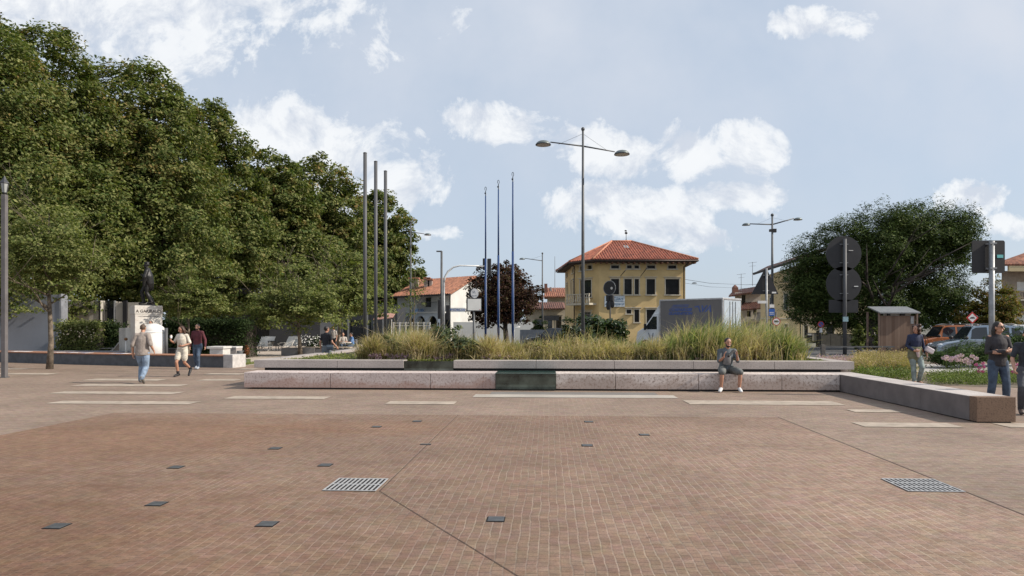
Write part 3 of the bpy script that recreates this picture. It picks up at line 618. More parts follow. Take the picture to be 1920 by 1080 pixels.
def tuft(lab, px, vv, h, n, lean, seed, mat=straw, w=.024, sp=.07, name='fountain_grass', grp='big arching grass tufts in the planter'):
    p = pworld(px, vv); t = thing(name, lab, 'grass tuft', (p.x, p.y, .66), 0, grp)
    r = np.random.default_rng(seed); pts = np.stack([r.normal(0, sp, n), r.normal(0, sp, n), np.zeros(n)], 1)
    blades('blades', mat, pts, h, w, lean, seed, t, 5); return t
tuft('big straw coloured grass tuft above the green glass panel', 781, v1+.85, .95, 520, .5, 41)
tuft('green and straw grass tuft in front of the grey poles', 700, v1+.9, .85, 420, .5, 42, mixbl)
tuft('straw coloured grass tuft below the white notice board, right of the leafy shrub', 915, v1+.9, .85, 380, .5, 43)
tuft('arching straw grass tuft near the front of the planter, left of the truck', 1168, v1+.9, .6, 300, .6, 44)
tuft('brownish arching tuft at the front of the planter below the truck cab', 1228, v1+.95, .75, 320, .55, 45, straw)
tuft('yellow green tuft at the far right end of the tall grass', 1478, v1+1.0, .95, 380, .5, 46, gblade)
rosebush = leafmat('rose_leaves', [(.03, .05, .02), (.07, .10, .035), (.14, .17, .07)], trans=.25, spec=.6)
def pbush(lab, px, vv, py_top, hwpx, seed, n, mat=rosebush, leaf=.045, name='planter_shrub'):
    p = pworld(px, vv); return bush(name, lab, px, py_top, hwpx, p.y, mat, seed, n, leaf, .66, group='leafy shrubs among the grasses', nl=60)
pbush('leafy green shrub in the planter between the straw tufts, left of the notice board', 868, v1+1.1, 628, 36, 131, 75)
pbush('leafy shrub behind the big straw tuft, left part of the planter', 830, v1+2.4, 608, 36, 132, 60)
pbush('leafy shrub at the left end of the planter behind the first tuft', 730, v1+1.8, 628, 28, 133, 50)
for i, (px, vv, ty, hw) in enumerate([(1010, v1+1.6, 640, 30), (1075, v1+2.5, 634, 34), (1130, v1+1.9, 640, 32)]):
    pbush(['low leafy shrub in the middle of the planter', 'low leafy shrub below the tall street lamp', 'low leafy shrub right of the street lamp foot'][i], px, vv, ty, hw, 140+i, 45, mixbl, .035)
# ground cover along the planter's front edge and in its bare left corner
gc = leafmat('ground_cover', [(.09, .12, .03), (.16, .19, .05), (.24, .25, .09)], trans=.3)
P = []
for px, va, vb, n in [(680, .5, 1.3, 0)]: pass
r = np.random.default_rng(8); n = 16000
uu = r.uniform(pu[0]+.45, pu[-1]-.5, n); vv = v1+.5+np.abs(r.normal(0, .42, n)); s = uu < u_on(700, v1+1)+0.5
vv[s] = v1+.5+r.uniform(0, 5, s.sum()); c = np.outer(uu, np.array(U))+np.outer(vv, np.array(V))+np.array(A); c[:, 2] = .665+np.abs(r.normal(0, .035, n))
v_ = quads(c, np.array([0, -.2, .9])+r.normal(size=(n, 3))*.5, .028*r.uniform(.6, 1.5, n), .6, r)
tag(npmesh('ground_cover', v_, len(v_)//4, gc), 'low green ground cover along the front edge of the planter', 'ground cover', kind='stuff')
P = []; r = np.random.default_rng(12)
for (xa, xb, k) in ((690, 770, 90), (800, 850, 30), (900, 960, 30), (1290, 1420, 20)):
    for _ in range(k): p = pworld(r.uniform(xa, xb), v1+.62+abs(r.normal(0, .12))); P += [(p.x, p.y, .72+r.uniform(0, .16))]*10
P = np.array(P)+r.normal(size=(len(P), 3))*.022; v_ = quads(P, r.normal(size=P.shape)+np.array([0, -.8, .6]), np.full(len(P), .014), .8, r)
tag(npmesh('mauve_flowers', v_, len(v_)//4, leafmat('mauve_petals', [(.30, .16, .26), (.42, .28, .38), (.25, .2, .15)], trans=.3)), 'tiny mauve flowers along the front of the planter grasses', 'flowers', kind='stuff')
# ---------------- poles and lamps ----------------
def pole(name, lab, px, d, ty, r, mat, group, z0=0.0, cap=True, grp=None):
    t = thing(name, lab, 'pole', (at(px, d), d, z0), 0, group); h = hz(ty, d)-z0
    m = MB(); m.tube([(0, 0, 0), (0, 0, h-.03)], [r, r], 14); m.build('shaft', mat, t, True)
    MB().lathe((0, 0, h-.03), [(r+.004, 0), (r+.004, .02), (r*.7, .035), (.005, .045)], 14).build('cap', mat, t, True); return t
gp_m = pm('grey_pole_paint', (.080, .082, .088), .6, .0, .06, 2)
pole('grey_pole', 'tallest and nearest of the three thick grey poles in the planter', 684.5, 23.0, 286, .062, gp_m, 'three thick plain grey poles', .66)
pole('grey_pole', 'middle one of the three thick grey poles in the planter', 704.5, 24.2, 302, .062, gp_m, 'three thick plain grey poles', .66)
pole('grey_pole', 'shortest and rightmost of the three thick grey poles', 722.8, 25.7, 320, .062, gp_m, 'three thick plain grey poles', .66)
bl = pm('blue_pole_paint', (.02, .06, .19), .4, .0, .2, 1.5)
topm = pm('upper_pole_navy', (.03, .08, .22), .45, .0, .1)
def flagpole(lab, px, d, ty):
    t = thing('flagpole', lab, 'flagpole', (at(px, d), d, .66), 0, 'three slim blue flagpoles'); h = hz(ty, d)-.66
    MB().tube([(0, 0, 0), (0, 0, h*.55)], [.052, .045], 12).build('lower_shaft', bl, t, True)
    MB().tube([(0, 0, h*.55), (0, 0, h-.5)], [.036, .027], 12).build('upper_shaft', topm, t, True)
    m = MB(); m.tube([(0, 0, h-.5), (0, 0, h-.28)], [.02, .016], 8); ring = [(.036*math.sin(a_), 0, h-.19-0.085*math.cos(a_)) for a_ in [k*math.pi/8 for k in range(15)]]
    m.tube(ring, [.011]*len(ring), 6); m.box(-.05, .02, -.02, .02, h-.42, h-.36); m.build('hook', dsteel, t)
    MB().tube([(.05, -.04, 1.0), (.045, -.03, h-.4)], [.004, .004], 5).build('halyard', white, t)
    return t
flagpole('left and shortest looking of the three blue flagpoles', 910.5, 30.3, 346)
flagpole('middle one of the three blue flagpoles', 934.5, 28.9, 333)
flagpole('rightmost and tallest looking of the three blue flagpoles', 961.5, 27.5, 318)
lens = pm('lamp_lens', (.55, .53, .50), .3, 0, .05)
lampgrey = pm('lamp_grey_green', (.17, .20, .20), .45, .4, .1)
def dish(m, c, rx, ry, up, tilt=0.0):
    b = len(m.v); n = 22; prof_ = [(.0, 1), (.35, .95), (.65, .78), (.88, .45), (1.0, .08), (1.0, 0)]
    for (rr, z) in prof_:
        for k in range(n):
            a_ = 2*math.pi*k/n; m.v.append((c[0]+max(rr, .02)*rx*math.cos(a_), c[1]+max(rr, .02)*ry*math.sin(a_), c[2]+z*up+tilt*rr*rx*math.cos(a_)))
    for i in range(len(prof_)-1):
        for k in range(n): m.f.append((b+i*n+k, b+(i+1)*n+k, b+(i+1)*n+(k+1) % n, b+i*n+(k+1) % n))
def armlamp(lab, px, d, ty, r, arms, group='street lamps with dish heads on thin arms', wires=True, extra=False):
    X = at(px, d); t = thing('street_lamp', lab, 'street lamp', (X, d, 0), 0, group); h = hz(ty, d)
    m = MB(); m.tube([(0, 0, 0), (0, 0, h*.5), (0, 0, h-.1)], [r*1.2, r*.9, r*.6], 14); m.ell((0, 0, h-.05), (r*1.1, r*1.1, r*1.2)); m.build('pole', steel, t, True)
    for (hx, hy_, ay_, rr, dy) in arms:        # head centre px, head centre row, row where arm leaves the pole
        c = (at(hx, d)-X, dy, hz(hy_, d)); za = hz(ay_, d); s = 1 if c[0] > 0 else -1
        MB().tube([(0, 0, za), (c[0]-s*rr*.95, dy*.9, c[2]+rr*.32)], [.038*r/.08, .028*r/.08], 8).build('arm', steel, t, True)
        hd = MB(); dish(hd, c, rr, rr, rr*.52); hd = hd.build('lamp_head', lampgrey, t, True)
        MB().lathe((c[0], c[1], c[2]-.03), [(rr*.9, 0), (rr*.93, .03)], 22).build('lens', lens, hd)
        MB().lathe((c[0], c[1], c[2]-.025), [(rr*1.03, 0), (rr*1.03, .035)], 22).build('rim', dsteel, hd)
        if wires: MB().tube([(0, 0, h-.25), (c[0]*.62, dy*.6, za+(c[2]-za)*.62+.03)], [.006, .006], 5).build('stay_wire', steel, t)
    if extra: MB().box(-.22, -.02, -.1, .1, h-1.35, h-1.15).box(.02, .3, -.1, .1, h-1.4, h-1.12).build('camera_box', black, t)
    return t
armlamp('tallest street lamp with two dish heads, rising from the middle of the planter', 1093, 30, 240, .075, [(1018.5, 271, 274, .33, 0), (1166, 289, 274, .33, 0)])
armlamp('two armed street lamp left of the pine tree', 1448, 53, 402, .11, [(1399, 422, 421, .30, 0), (1496, 412, 421, .32, 0)], extra=True)
armlamp('street lamp with one long left arm left of the yellow house', 1017, 60, 474, .075, [(979, 486, 489, .24, 0)], wires=True)
armlamp('street lamp with a single right arm near the edge of the tall trees', 770, 56, 415, .085, [(802, 440.5, 435, .28, 0)], wires=False)
d = 45; X = at(828, d); t = thing('street_lamp', 'modern grey street lamp with short flat head, left of the curved signal arm', 'street lamp', (X, d, 0)); h = hz(471, d)
MB().tube([(0, 0, 0), (0, 0, h)], [.10, .07], 12).build('pole', steel, t, True); MB().box(-.34, .02, -.09, .09, h-.05, h+.03).build('flat_head', steel, t, bevel=.01)
# traffic signal with curved arm
d = 45.5; X = at(832, d); t = thing('traffic_signal', 'traffic signal with white curved arm reaching right over the road', 'traffic signal', (X, d, 0))
MB().tube([(0, 0, 0), (0, 0, hz(525, d))], [.09, .08], 12).build('post', galv, t, True)
pa = [(0, 0, hz(530, d)), (at(834, d)-X, 0, hz(520, d)), (at(840, d)-X, 0, hz(509, d)), (at(850, d)-X, 0, hz(501, d)), (at(862, d)-X, 0, hz(498, d)), (at(912, d)-X, 0, hz(499, d))]
MB().tube(pa, [.08, .075, .07, .06, .05, .045], 10, ref=(0, 1, 0)).build('curved_arm', white, t, True)
def sighead(t, x0, x1, y0, y1, dd):
    b = MB().box(at(x0, d)-X, at(x1, d)-X, -.12+dd, .12+dd, hz(y1, d), hz(y0, d)).build('signal_head', black, t, bevel=.03)
    for k in range(3):
        z = hz(y1, d)+(k+.5)*(hz(y0, d)-hz(y1, d))/3; MB().tube([((at(x0, d)+at(x1, d))/2-X, .12+dd, z), ((at(x0, d)+at(x1, d))/2-X, .3+dd, z)], [.11, .10], 10).build('visor', black, b)
sighead(t, 905, 912, 484, 506, .2); sighead(t, 914, 921, 485, 515, .0); sighead(t, 821, 829, 562, 598, 0); sighead(t, 836, 843, 572, 600, .1)
MB().box(at(913.4, d)-X, at(914.6, d)-X, -.02, .02, hz(512, d), hz(486, d)).build('bracket', galv, t)
# lantern post at left edge
d = 22.4; X = at(8.5, d); t = thing('lantern_post', 'square grey lantern post at the left edge of the picture', 'street lamp', (X, d, 0))
MB().box(-.07, .07, -.07, .07, 0, hz(365, d)).build('post', pm('post_grey', (.13, .12, .12), .6, .0, .1, 3), t, bevel=.01)
MB().box(-.10, .10, -.10, .10, 0, .03).build('base_plate', steel, t)
zl = hz(361, d); MB().lathe((0, 0, zl), [(.07, 0), (.12, .30)], 6).build('lantern_glass', pm('frosted_pane', (.35, .37, .36), .2, 0, .1), t)
m = MB()
for k in range(6):
    a_ = k*math.pi/3; m.tube([(.073*math.cos(a_), .073*math.sin(a_), zl-.01), (.124*math.cos(a_), .124*math.sin(a_), zl+.31)], [.008, .008], 5)
m.lathe((0, 0, zl-.05), [(.06, 0), (.08, .05)], 6); m.build('lantern_frame', black, t)
MB().lathe((0, 0, zl+.305), [(.155, 0), (.145, .02), (.07, .12), (.03, .19), (.01, .24)], 6).build('lantern_roof', dsteel, t)
# ---------------- signs ----------------
def clampm(t, x, z, w=.2, y=-.06):
    MB().box(x-w/2, x+w/2, y-.012, y+.012, z-.018, z+.018).build('clamp', galv, t)
def text(name, body, size, mat, parent, loc, rot=(R(90), 0, 0), bold=.0, ext=.003, align='CENTER', sx=1.0, shear=0.0):
    cu = bpy.data.curves.new(name, 'FONT'); cu.body = body; cu.size = size; cu.extrude = ext; cu.align_x = align; cu.align_y = 'CENTER'; cu.offset = bold; cu.shear = shear
    o = bpy.data.objects.new(name, cu); C.objects.link(o); dg = bpy.context.evaluated_depsgraph_get(); me = bpy.data.meshes.new_from_object(o.evaluated_get(dg))
    bpy.data.objects.remove(o); o = bpy.data.objects.new(name, me); C.objects.link(o); me.materials.clear(); me.materials.append(mat); me.name = name
    o.parent = parent; o.location = loc; o.rotation_euler = rot; o.scale = (sx, 1, 1); return o
d = 40.4; X = at(1584, d); t = thing('road_sign', 'two big dark round sign backs and a plate on one post before the pine', 'road sign', (X, d, 0)); h = hz(448, d)
MB().tube([(0, 0, 0), (0, 0, h)], [.11, .10], 14).build('post', gp_m, t, True)
for (cy, ry) in ((475, 1.05), (532.5, 1.05)): 
    z = hz(cy, d); MB().disc((0, .12, z), ry, (0, 1, 0), .03, 40).build('round_plate', signback, t)
    for dz in (-.55, .55): clampm(t, 0, z+dz, .5, .10)
MB().box(at(1556, d)-X, at(1611, d)-X, .12, .15, hz(586, d), hz(562, d)).build('rectangular_plate', signback, t)
bx = MB().box(-.17, .13, -.16, -.10, hz(603, d), hz(594, d)).build('small_box', pm('teal_box', (.25, .38, .42), .5), t)
MB().box(.28, .55, .10, .118, hz(470, d), hz(468.6, d)).build('sticker', lens, t); MB().box(.6, .85, .10, .118, hz(537.5, d), hz(536, d)).build('sticker', white, t)
d = 32; X = at(1437, d); t = thing('road_sign', 'dark triangular warning sign back on a galvanised post, left of the pine', 'road sign', (X, d, 0))
MB().tube([(0, 0, 0), (0, 0, hz(503, d))], [.055, .052], 12).build('post', galv, t, True)
q = Matrix.Translation((0, 0, 0)) @ Matrix.Rotation(R(90), 4, 'X')
MB().prism([(at(1410, d)-X, hz(551.5, d)), (at(1461, d)-X, hz(551.5, d)), (at(1439, d)-X, hz(504, d)), (at(1435, d)-X, hz(504, d))], -.10, -.075, q).build('triangular_plate', signback, t)
clampm(t, 0, hz(516, d), .3, .06); clampm(t, 0, hz(545, d), .3, .06); MB().box(.28, .48, .05, .07, hz(550, d), hz(547, d)).build('sticker', white, t)
ar = MB().box(at(1420, d)-X, at(1436, d)-X, -.07, -.045, hz(569, d), hz(564, d)).build('arrow_plate', white, t)
d = 34; X = at(1446, d); bluep = pm('sign_blue', (.02, .11, .42), .4); redp = pm('sign_red', (.50, .03, .03), .4); whitep = pm('sign_white', (.75, .75, .75), .4)
t = thing('parking_sign', 'blue rectangular sign with white lines on a dark post beside the triangular sign', 'road sign', (X, d, 0))
MB().tube([(0, 0, 0), (0, 0, hz(569, d))], [.05, .05], 12).build('post', dsteel, t, True)
b = MB().box(at(1440.5, d)-X, at(1451.5, d)-X, -.09, -.06, hz(592.5, d), hz(579, d)).build('blue_plate', bluep, t)
for z in (586, 589): MB().box(-.12, .10, -.094, -.0905, hz(z+.5, d), hz(z-.5, d)).build('white_line', whitep, b)
MB().box(-.1, .12, -.09, -.05, hz(577, d), hz(571, d)).build('camera', white, t)
d = 35; X = at(1455, d); t = thing('no_overtaking_sign', 'round white sign with red edge and a truck symbol above a small blue sign', 'road sign', (X, d, 0))
MB().tube([(0, 0, 0), (0, 0, hz(585, d))], [.035, .035], 10).build('post', dsteel, t, True); z = hz(603, d)
f_ = MB().disc((0, -.05, z), .175, (0, -1, 0), .012, 30).build('white_face', whitep, t); MB().disc((0, -.05, z), .205, (0, -1, 0), .016, 30, .165).build('red_rim', redp, f_)
MB().box(-.11, .06, -.071, -.0645, z-.03, z+.06).box(.065, .12, -.071, -.0645, z-.03, z+.02).build('truck_symbol', black, f_); MB().box(-.1, .1, -.08, -.05, hz(626, d), hz(618, d)).build('blue_plate', bluep, t)
d = 50; X = at(1538.5, d); t = thing('no_parking_sign', 'round blue no parking sign with red rim near the beige house wall', 'road sign', (X, d, 0)); z = hz(608, d)
MB().tube([(0, 0, 0), (0, 0, z+.1)], [.03, .03], 10).build('post', dsteel, t, True)
f_ = MB().disc((0, -.05, z), .18, (0, -1, 0), .012, 30).build('blue_face', bluep, t); MB().disc((0, -.05, z), .23, (0, -1, 0), .016, 30, .175).build('red_rim', redp, f_)
MB().bar((-.13, -.068, z+.13), (.13, -.068, z-.13), .05, .008, (0, -1, 0)).build('red_slash', redp, f_); MB().box(-.1, .1, -.08, -.05, z-.6, z-.28).build('white_plate', whitep, t)
d = 37.5; X = at(1822, d); t = thing('speed_bump_sign', 'diamond shaped sign with red border and black bump above the car roofs', 'road sign', (X, d, 0)); z = hz(596, d)
MB().tube([(0, 0, 0), (0, 0, z)], [.03, .03], 10).build('post', galv, t, True)
def dia(r, y0, y1): 
    return MB().prism([(-r, z), (0, z-r), (r, z), (0, z+r)], -y1, -y0, Matrix.Rotation(R(90), 4, 'X')) if False else MB().add([(-r, y0, z), (0, y0, z-r), (r, y0, z), (0, y0, z+r), (-r, y1, z), (0, y1, z-r), (r, y1, z), (0, y1, z+r)], [(0, 1, 2, 3), (7, 6, 5, 4), (0, 4, 5, 1), (1, 5, 6, 2), (2, 6, 7, 3), (3, 7, 4, 0)])
f_ = dia(.34, -.05, -.035).build('red_border', redp, t); dia(.24, -.058, -.0505).build('white_face', whitep, f_)
MB().box(-.15, .15, -.066, -.0585, z-.035, z).add([(-.13, -.066, z), (.13, -.066, z), (.07, -.066, z+.045), (-.07, -.066, z+.045), (-.13, -.0585, z), (.13, -.0585, z), (.07, -.0585, z+.045), (-.07, -.0585, z+.045)], [(0, 1, 2, 3), (7, 6, 5, 4), (0, 4, 5, 1), (1, 5, 6, 2), (2, 6, 7, 3), (3, 7, 4, 0)]).build('bump_symbol', black, f_)
d = 16.2; X = at(1859.5, d); t = thing('road_sign', 'big square black sign back on a galvanised pole at the right edge', 'road sign', (X, d, 0))
MB().tube([(0, 0, 0), (0, 0, hz(452, d))], [.062, .06], 16).build('pole', galv, t, True)
rr_ = []
x0, x1, z0_, z1_ = at(1827, d)-X, at(1888.5, d)-X, hz(511.5, d), hz(450, d)
for (cx, cz, a0) in ((x1-.05, z0_+.05, -90), (x1-.05, z1_-.05, 0), (x0+.05, z1_-.05, 90), (x0+.05, z0_+.05, 180)):
    for k in range(5): a_ = R(a0+k*22.5); rr_.append((cx+.05*math.cos(a_), cz+.05*math.sin(a_)))
pb = MB().prism(rr_, -.10, -.075, Matrix.Rotation(R(90), 4, 'X')).build('square_plate', black, t)
for zz in (456.5, 503): clampm(t, 0, hz(zz, d), .16, -.055); MB().box(-.1, -.02, .03, .072, hz(zz+2, d), hz(zz-1, d)).build('clamp', galv, t)
MB().box(at(1873.5, d)-X, at(1885, d)-X, .068, .0745, hz(483, d), hz(477, d)).build('sticker', pm('cyan_sticker', (.15, .5, .5), .5), pb)
# round sign in front of the yellow house
d = 35.5; X = at(1144, d); t = thing('road_sign', 'dark oval looking sign back on a thin pole in front of the yellow house', 'road sign', (X, d, 0), R(-42))
MB().tube([(0, 0, 0), (0, 0, hz(528, d))], [.035, .035], 10).build('pole', dsteel, t, True)
z = hz(540, d); f_ = MB().disc((0, -.05, z), .37, (0, -1, 0), .02, 32).build('round_plate', signback, t); MB().disc((0, -.06, z), .385, (0, -1, 0), .012, 32, .355).build('pale_rim', galv, f_)
MB().disc((.14, -.072, z-.02), .07, (0, -1, 0), .004, 16).build('sticker', lens, f_)
MB().box(-.22, -.02, -.08, .08, hz(565, d), hz(553, d)).box(.02, .22, -.08, .08, hz(565, d), hz(553, d)).build('lower_lamps', black, t, bevel=.03)
MB().ell((-.12, 0, hz(573, d)), (.13, .06, .24)).ell((.14, 0, hz(570, d)), (.13, .06, .22)).build('lower_shields', black, t, True)
# clock / notice sign
d = 33.8; X = at(888.5, d); t = thing('notice_board', 'white rectangular board topped by a white oval sign', 'sign', (X, d, 0))
MB().tube([(0, 0, 0), (0, 0, hz(583, d))], [.06, .055], 12).build('pole', steel, t, True)
b = MB().box(at(874.5, d)-X, at(903, d)-X, -.06, .06, hz(584, d), hz(559, d)).build('board_frame', dsteel, t, bevel=.01)
MB().box(at(877, d)-X, at(902, d)-X, -.068, -.0605, hz(582, d), hz(560.5, d)).build('white_panel', pm('bright_panel', (.82, .81, .76), .5, 0, .03), b)
MB().box(.28, .33, -.073, -.0685, hz(581, d), hz(580, d)).build('red_mark', redp, b)
z = hz(550, d); hd = MB(); n = 28
def oval(m, cx, y0, y1, rx, rz, zc):
    m.add([(cx+rx*math.cos(2*math.pi*k/n), y, zc+rz*math.sin(2*math.pi*k/n)) for y in (y0, y1) for k in range(n)], [tuple(range(n)), tuple(reversed(range(n, 2*n)))]+[(k, n+k, n+(k+1) % n, (k+1) % n) for k in range(n)]); return m
o1 = oval(MB(), 0, -.04, .06, .25, .255, z).build('oval_case', dsteel, t); oval(MB(), .04, -.048, -.0405, .19, .235, z).build('oval_face', whitep, o1)
grl = pm('grey_lettering', (.25, .27, .30), .5)
text('letters', 'VL', .16, grl, o1, (.03, -.05, z+.05), bold=.002); text('letters', 'NORD', .09, grl, o1, (.05, -.05, z-.12)); 
# hanging cable lamp and bent pipe
t = thing('overhead_cable', 'thin overhead cable with a hanging lamp right of the yellow house', 'cable', (0, 0, 0)); d = 75
ca = [(at(1285, d), d, hz(524, d)), (at(1330, d), d, hz(531, d)), (at(1400, d), d, hz(534, d)), (at(1500, d), d, hz(528, d))]
MB().tube(ca, [.02]*4, 5).tube([(p[0], p[1], p[2]-.4) for p in ca], [.015]*4, 5).build('cable', dsteel, t); m = MB(); dish(m, (at(1302, d), d, hz(531.5, d)), .28, .28, .12); m.build('lamp_head', dsteel, t)
d = 31; X = at(963, d); t = thing('bent_pipe', 'short white bent pipe beside the rightmost blue flagpole', 'pipe', (X, d, .5))
MB().tube([(0, 0, 0), (0, 0, hz(622, d)-.5), (.05, 0, hz(616, d)-.5), (.15, 0, hz(614, d)-.5), (at(975, d)-X, 0, hz(613, d)-.5)], [.03]*5, 8, ref=(0, 1, 0)).build('pipe', white, t, True)
# ---------------- left side: curved bench, leaflets, monument ----------------
basem = pm('dark_bench_base', (.10, .105, .115), .8, 0, .12, 4, .2, 40); woodm = plank_mat('bench_wood', (.30, .14, .08), (.42, .21, .13), .09, 1)
t = thing('wooden_bench', 'long low bench with reddish wooden top on a dark grey base at the left', 'bench', (-14.1, 28.3, 0))
pth = [Vector((-30.5, 34.9, 0)), Vector((-24.4, 32.2, 0)), Vector((-18.8, 29.9, 0)), Vector((-14.1, 28.3, 0)), Vector((-11.75, 27.75, 0))]
def strip(m, pth, w0, w1, z0, z1, org):
    L = []; n_ = len(pth)
    for i in range(n_):
        t_ = (pth[min(i+1, n_-1)]-pth[max(i-1, 0)]).normalized(); nn = Vector((-t_.y, t_.x, 0)); L.append((pth[i]+nn*w0-org, pth[i]+nn*w1-org))
    b = len(m.v)
    for a_, c_ in L: m.v += [(a_.x, a_.y, z0), (c_.x, c_.y, z0), (c_.x, c_.y, z1), (a_.x, a_.y, z1)]
    for i in range(n_-1):
        for k in range(4): m.f.append((b+i*4+k, b+(i+1)*4+k, b+(i+1)*4+(k+1) % 4, b+i*4+(k+1) % 4))
    m.f += [(b+3, b+2, b+1, b), (b+(n_-1)*4, b+(n_-1)*4+1, b+(n_-1)*4+2, b+(n_-1)*4+3)]; return m
og = Vector((-14.1, 28.3, 0))
strip(MB(), pth, .03, .9, 0, .455, og).build('base', basem, t); strip(MB(), pth, 0, .93, .457, .50, og).build('wooden_top', woodm, t)
MB().box(-.001, .42, .0, .9, 0, .53).build('light_end_block', pm('light_stone', (.50, .48, .46), .8, 0, .1, 5), t, loc=(2.37, -.56, 0), rz=R(-12))
paper = pm('paper_white', (.75, .76, .78), .6, 0, .02); pblue = pm('print_blue', (.12, .22, .42), .6)
for i, (px, w, lab, bp) in enumerate([(16, .4, 'white leaflet on the wooden bench right beside the lantern post', 0), (35, .35, 'white leaflet on the bench, second from the left edge', 0), (96.5, .3, 'white leaflet just right of the young tree trunk', 0), (119.5, .42, 'leaflet with blue print on the bench below the flowering hedge', 1), (145, .62, 'wide blue and white leaflet under the right end of the flowering hedge', 1), (213, .75, 'widest leaflet on the bench, left of the man in the grey shirt', 1)]):
    # find bench point at this column
    k = (px-960)/F; best = None
    for j in range(len(pth)-1):
        p, q_ = pth[j], pth[j+1]; dd = q_-p; den = dd.x-k*dd.y
        s_ = (k*p.y-p.x)/den if abs(den) > 1e-6 else -1
        if 0 <= s_ <= 1: best = p+dd*s_; ang = math.atan2(dd.y, dd.x)
    tt = thing('leaflet', lab, 'leaflet', (best.x, best.y, .503), ang, 'leaflets lying on the wooden bench')
    MB().box(-w/2, w/2, .12, .55, 0, .006).build('sheet', paper, tt, rz=.08)
    if bp: MB().box(-w*.28, w*.28, .2, .45, .0065, .009).build('blue_print', pblue, tt, rz=.08)
# low ledge and panel walls behind
ledge = pm('ledge_concrete', (.27, .28, .31), .8, 0, .08, 2)
t = thing('low_ledge', 'long low grey ledge in front of the hedges at the left', 'ledge', (at(60, 34), 34, 0)); MB().box(-15, at(312, 34)-at(60, 34), 0, .35, 0, .46).build('ledge_body', ledge, t)
pan = pm('grey_panel', (.23, .25, .29), .45, .0, .06, .5)
t = thing('panel_building', 'plain blue grey panel building with straight edge behind the young tree', 'building', (at(112, 36), 36, 0))
MB().box(-16, 0, 0, .5, 0, 3.35).build('wall', pan, t); MB().box(.003, .1, -.04, .5, 0, 3.4).build('edge_trim', pm('edge_trim', (.32, .33, .36), .4, .4), t)
for k in range(5): MB().box(-3.2*(k+1)-.01, -3.2*(k+1)+.01, -.006, -.001, 0, 3.35).build('panel_joint', black, t)
t = thing('beige_building', 'beige rendered low building behind the flowering hedge with narrow dark gaps', 'building', (at(186, 40), 40, 0)); bw = pm('beige_render', (.42, .39, .34), .85, 0, .06, 1)
MB().box(at(95, 40)-at(186, 40), 0, 0, 7, 0, 3.2).build('wall', bw, t); MB().box(.0, .08, -.05, 0, 0, 3.2).build('dark_post', black, t)
MB().box(.1, .7, .4, .5, 0, 3.2).build('glass_panel', glass, t); MB().box(.72, .78, .2, .35, 0, 3.2).build('frame_post', galv, t); MB().box(.8, 1.25, .3, .5, 0, 3.1).build('pale_panel', bw, t)
MB().box(1.26, 1.5, .2, .3, 0, 3.2).build('dark_post', black, t); MB().box(1.52, 3.0, .3, .5, 0, 3.1).build('pale_panel', bw, t)
d = 34.6; t = thing('service_cabinet', 'white cabinet left of the statue pedestal with a small standpipe', 'cabinet', (at(223, d), d, 0)); wc = pm('cabinet_cream', (.62, .60, .55), .6, 0, .04)
MB().box(0, at(236, d)-at(223, d), 0, .6, 0, hz(615, d)).build('body', pm('cabinet_side', (.48, .46, .42), .7), t, bevel=.01); MB().box(.36, .7, -.05, .5, 0, hz(614, d)-.01).build('door', wc, t, bevel=.01)
d = 33.8; t = thing('standpipe', 'slim white standpipe in front of the white cabinet', 'standpipe', (at(236.5, d), d, 0)); MB().tube([(0, 0, 0), (0, 0, 1.1)], [.06, .05], 10).build('pipe', white, t, True); MB().ell((0, -.02, 1.05), (.08, .09, .08)).build('valve', pm('brass', (.25, .13, .06), .5, .5), t, True)
# monument
marble = granite('veined_marble', (.66, .63, .58), (.52, .47, .43), None, 0, 2.2)
d = 33.4; XM = at(279, d); wp = 28.5*d/F
t = thing('pedestal', 'tall pale marble pedestal with carved inscription carrying the statue', 'pedestal', (XM, d, 0), R(38)); wp = .60; zp = hz(573, d)
MB().box(-wp-.18, wp+.18, -.18, 1.5, 0, .28).build('step', marble, t, bevel=.01)
MB().box(-wp, wp, 0, 1.3, .282, zp-.42).build('shaft', marble, t, bevel=.01); MB().box(-wp-.02, wp+.02, -.02, 1.37, zp-.417, zp).build('top_block', marble, t, bevel=.015)
ins = pm('inscription', (.12, .10, .09), .8)
text('inscription', 'A GARIBALDI', .2, ins, t, (0, -.026, zp-.28), bold=.004, sx=.95); text('small_inscription', 'I CITTADINI DEL COMUNE', .075, ins, t, (0, -.006, zp-.53))
PEDTOP = (XM-.42, d+.55, zp)
# white dome container
d = 31.9; t = thing('recycling_dome', 'white domed container in front of the pedestal', 'container', (at(287.5, d), d, 0)); rw = .52; wd = pm('dome_white', (.70, .69, .67), .45, 0, .03)
zt = hz(606.5, d); zr = hz(624, d); m = MB(); m.lathe((0, 0, .36), [(rw*.97, 0), (rw, .02), (rw, zr-.36)], 28); m.build('drum', wd, t, True)
m = MB(); m.lathe((0, 0, zr+.003), [(rw*1.015, 0), (rw*1.015, .03)]+[(rw*math.cos(a_), .03+(zt-zr-.03)*math.sin(a_)) for a_ in [R(10*k) for k in range(9)]], 28); m.build('dome', wd, t, True)
MB().lathe((0, 0, 0), [(rw*.9, 0), (rw*.9, .34)], 24).build('base', ledge, t, True)
t = thing('bollard', 'grey post touching the right side of the white dome', 'post', (at(311.5, 31.8), 31.8, 0)); MB().tube([(0, 0, 0), (0, 0, hz(615, 31.8))], [.075, .075], 12).build('post', gp_m, t, True); MB().box(-.1, .1, -.1, .1, 0, .02).build('base_plate', steel, t)
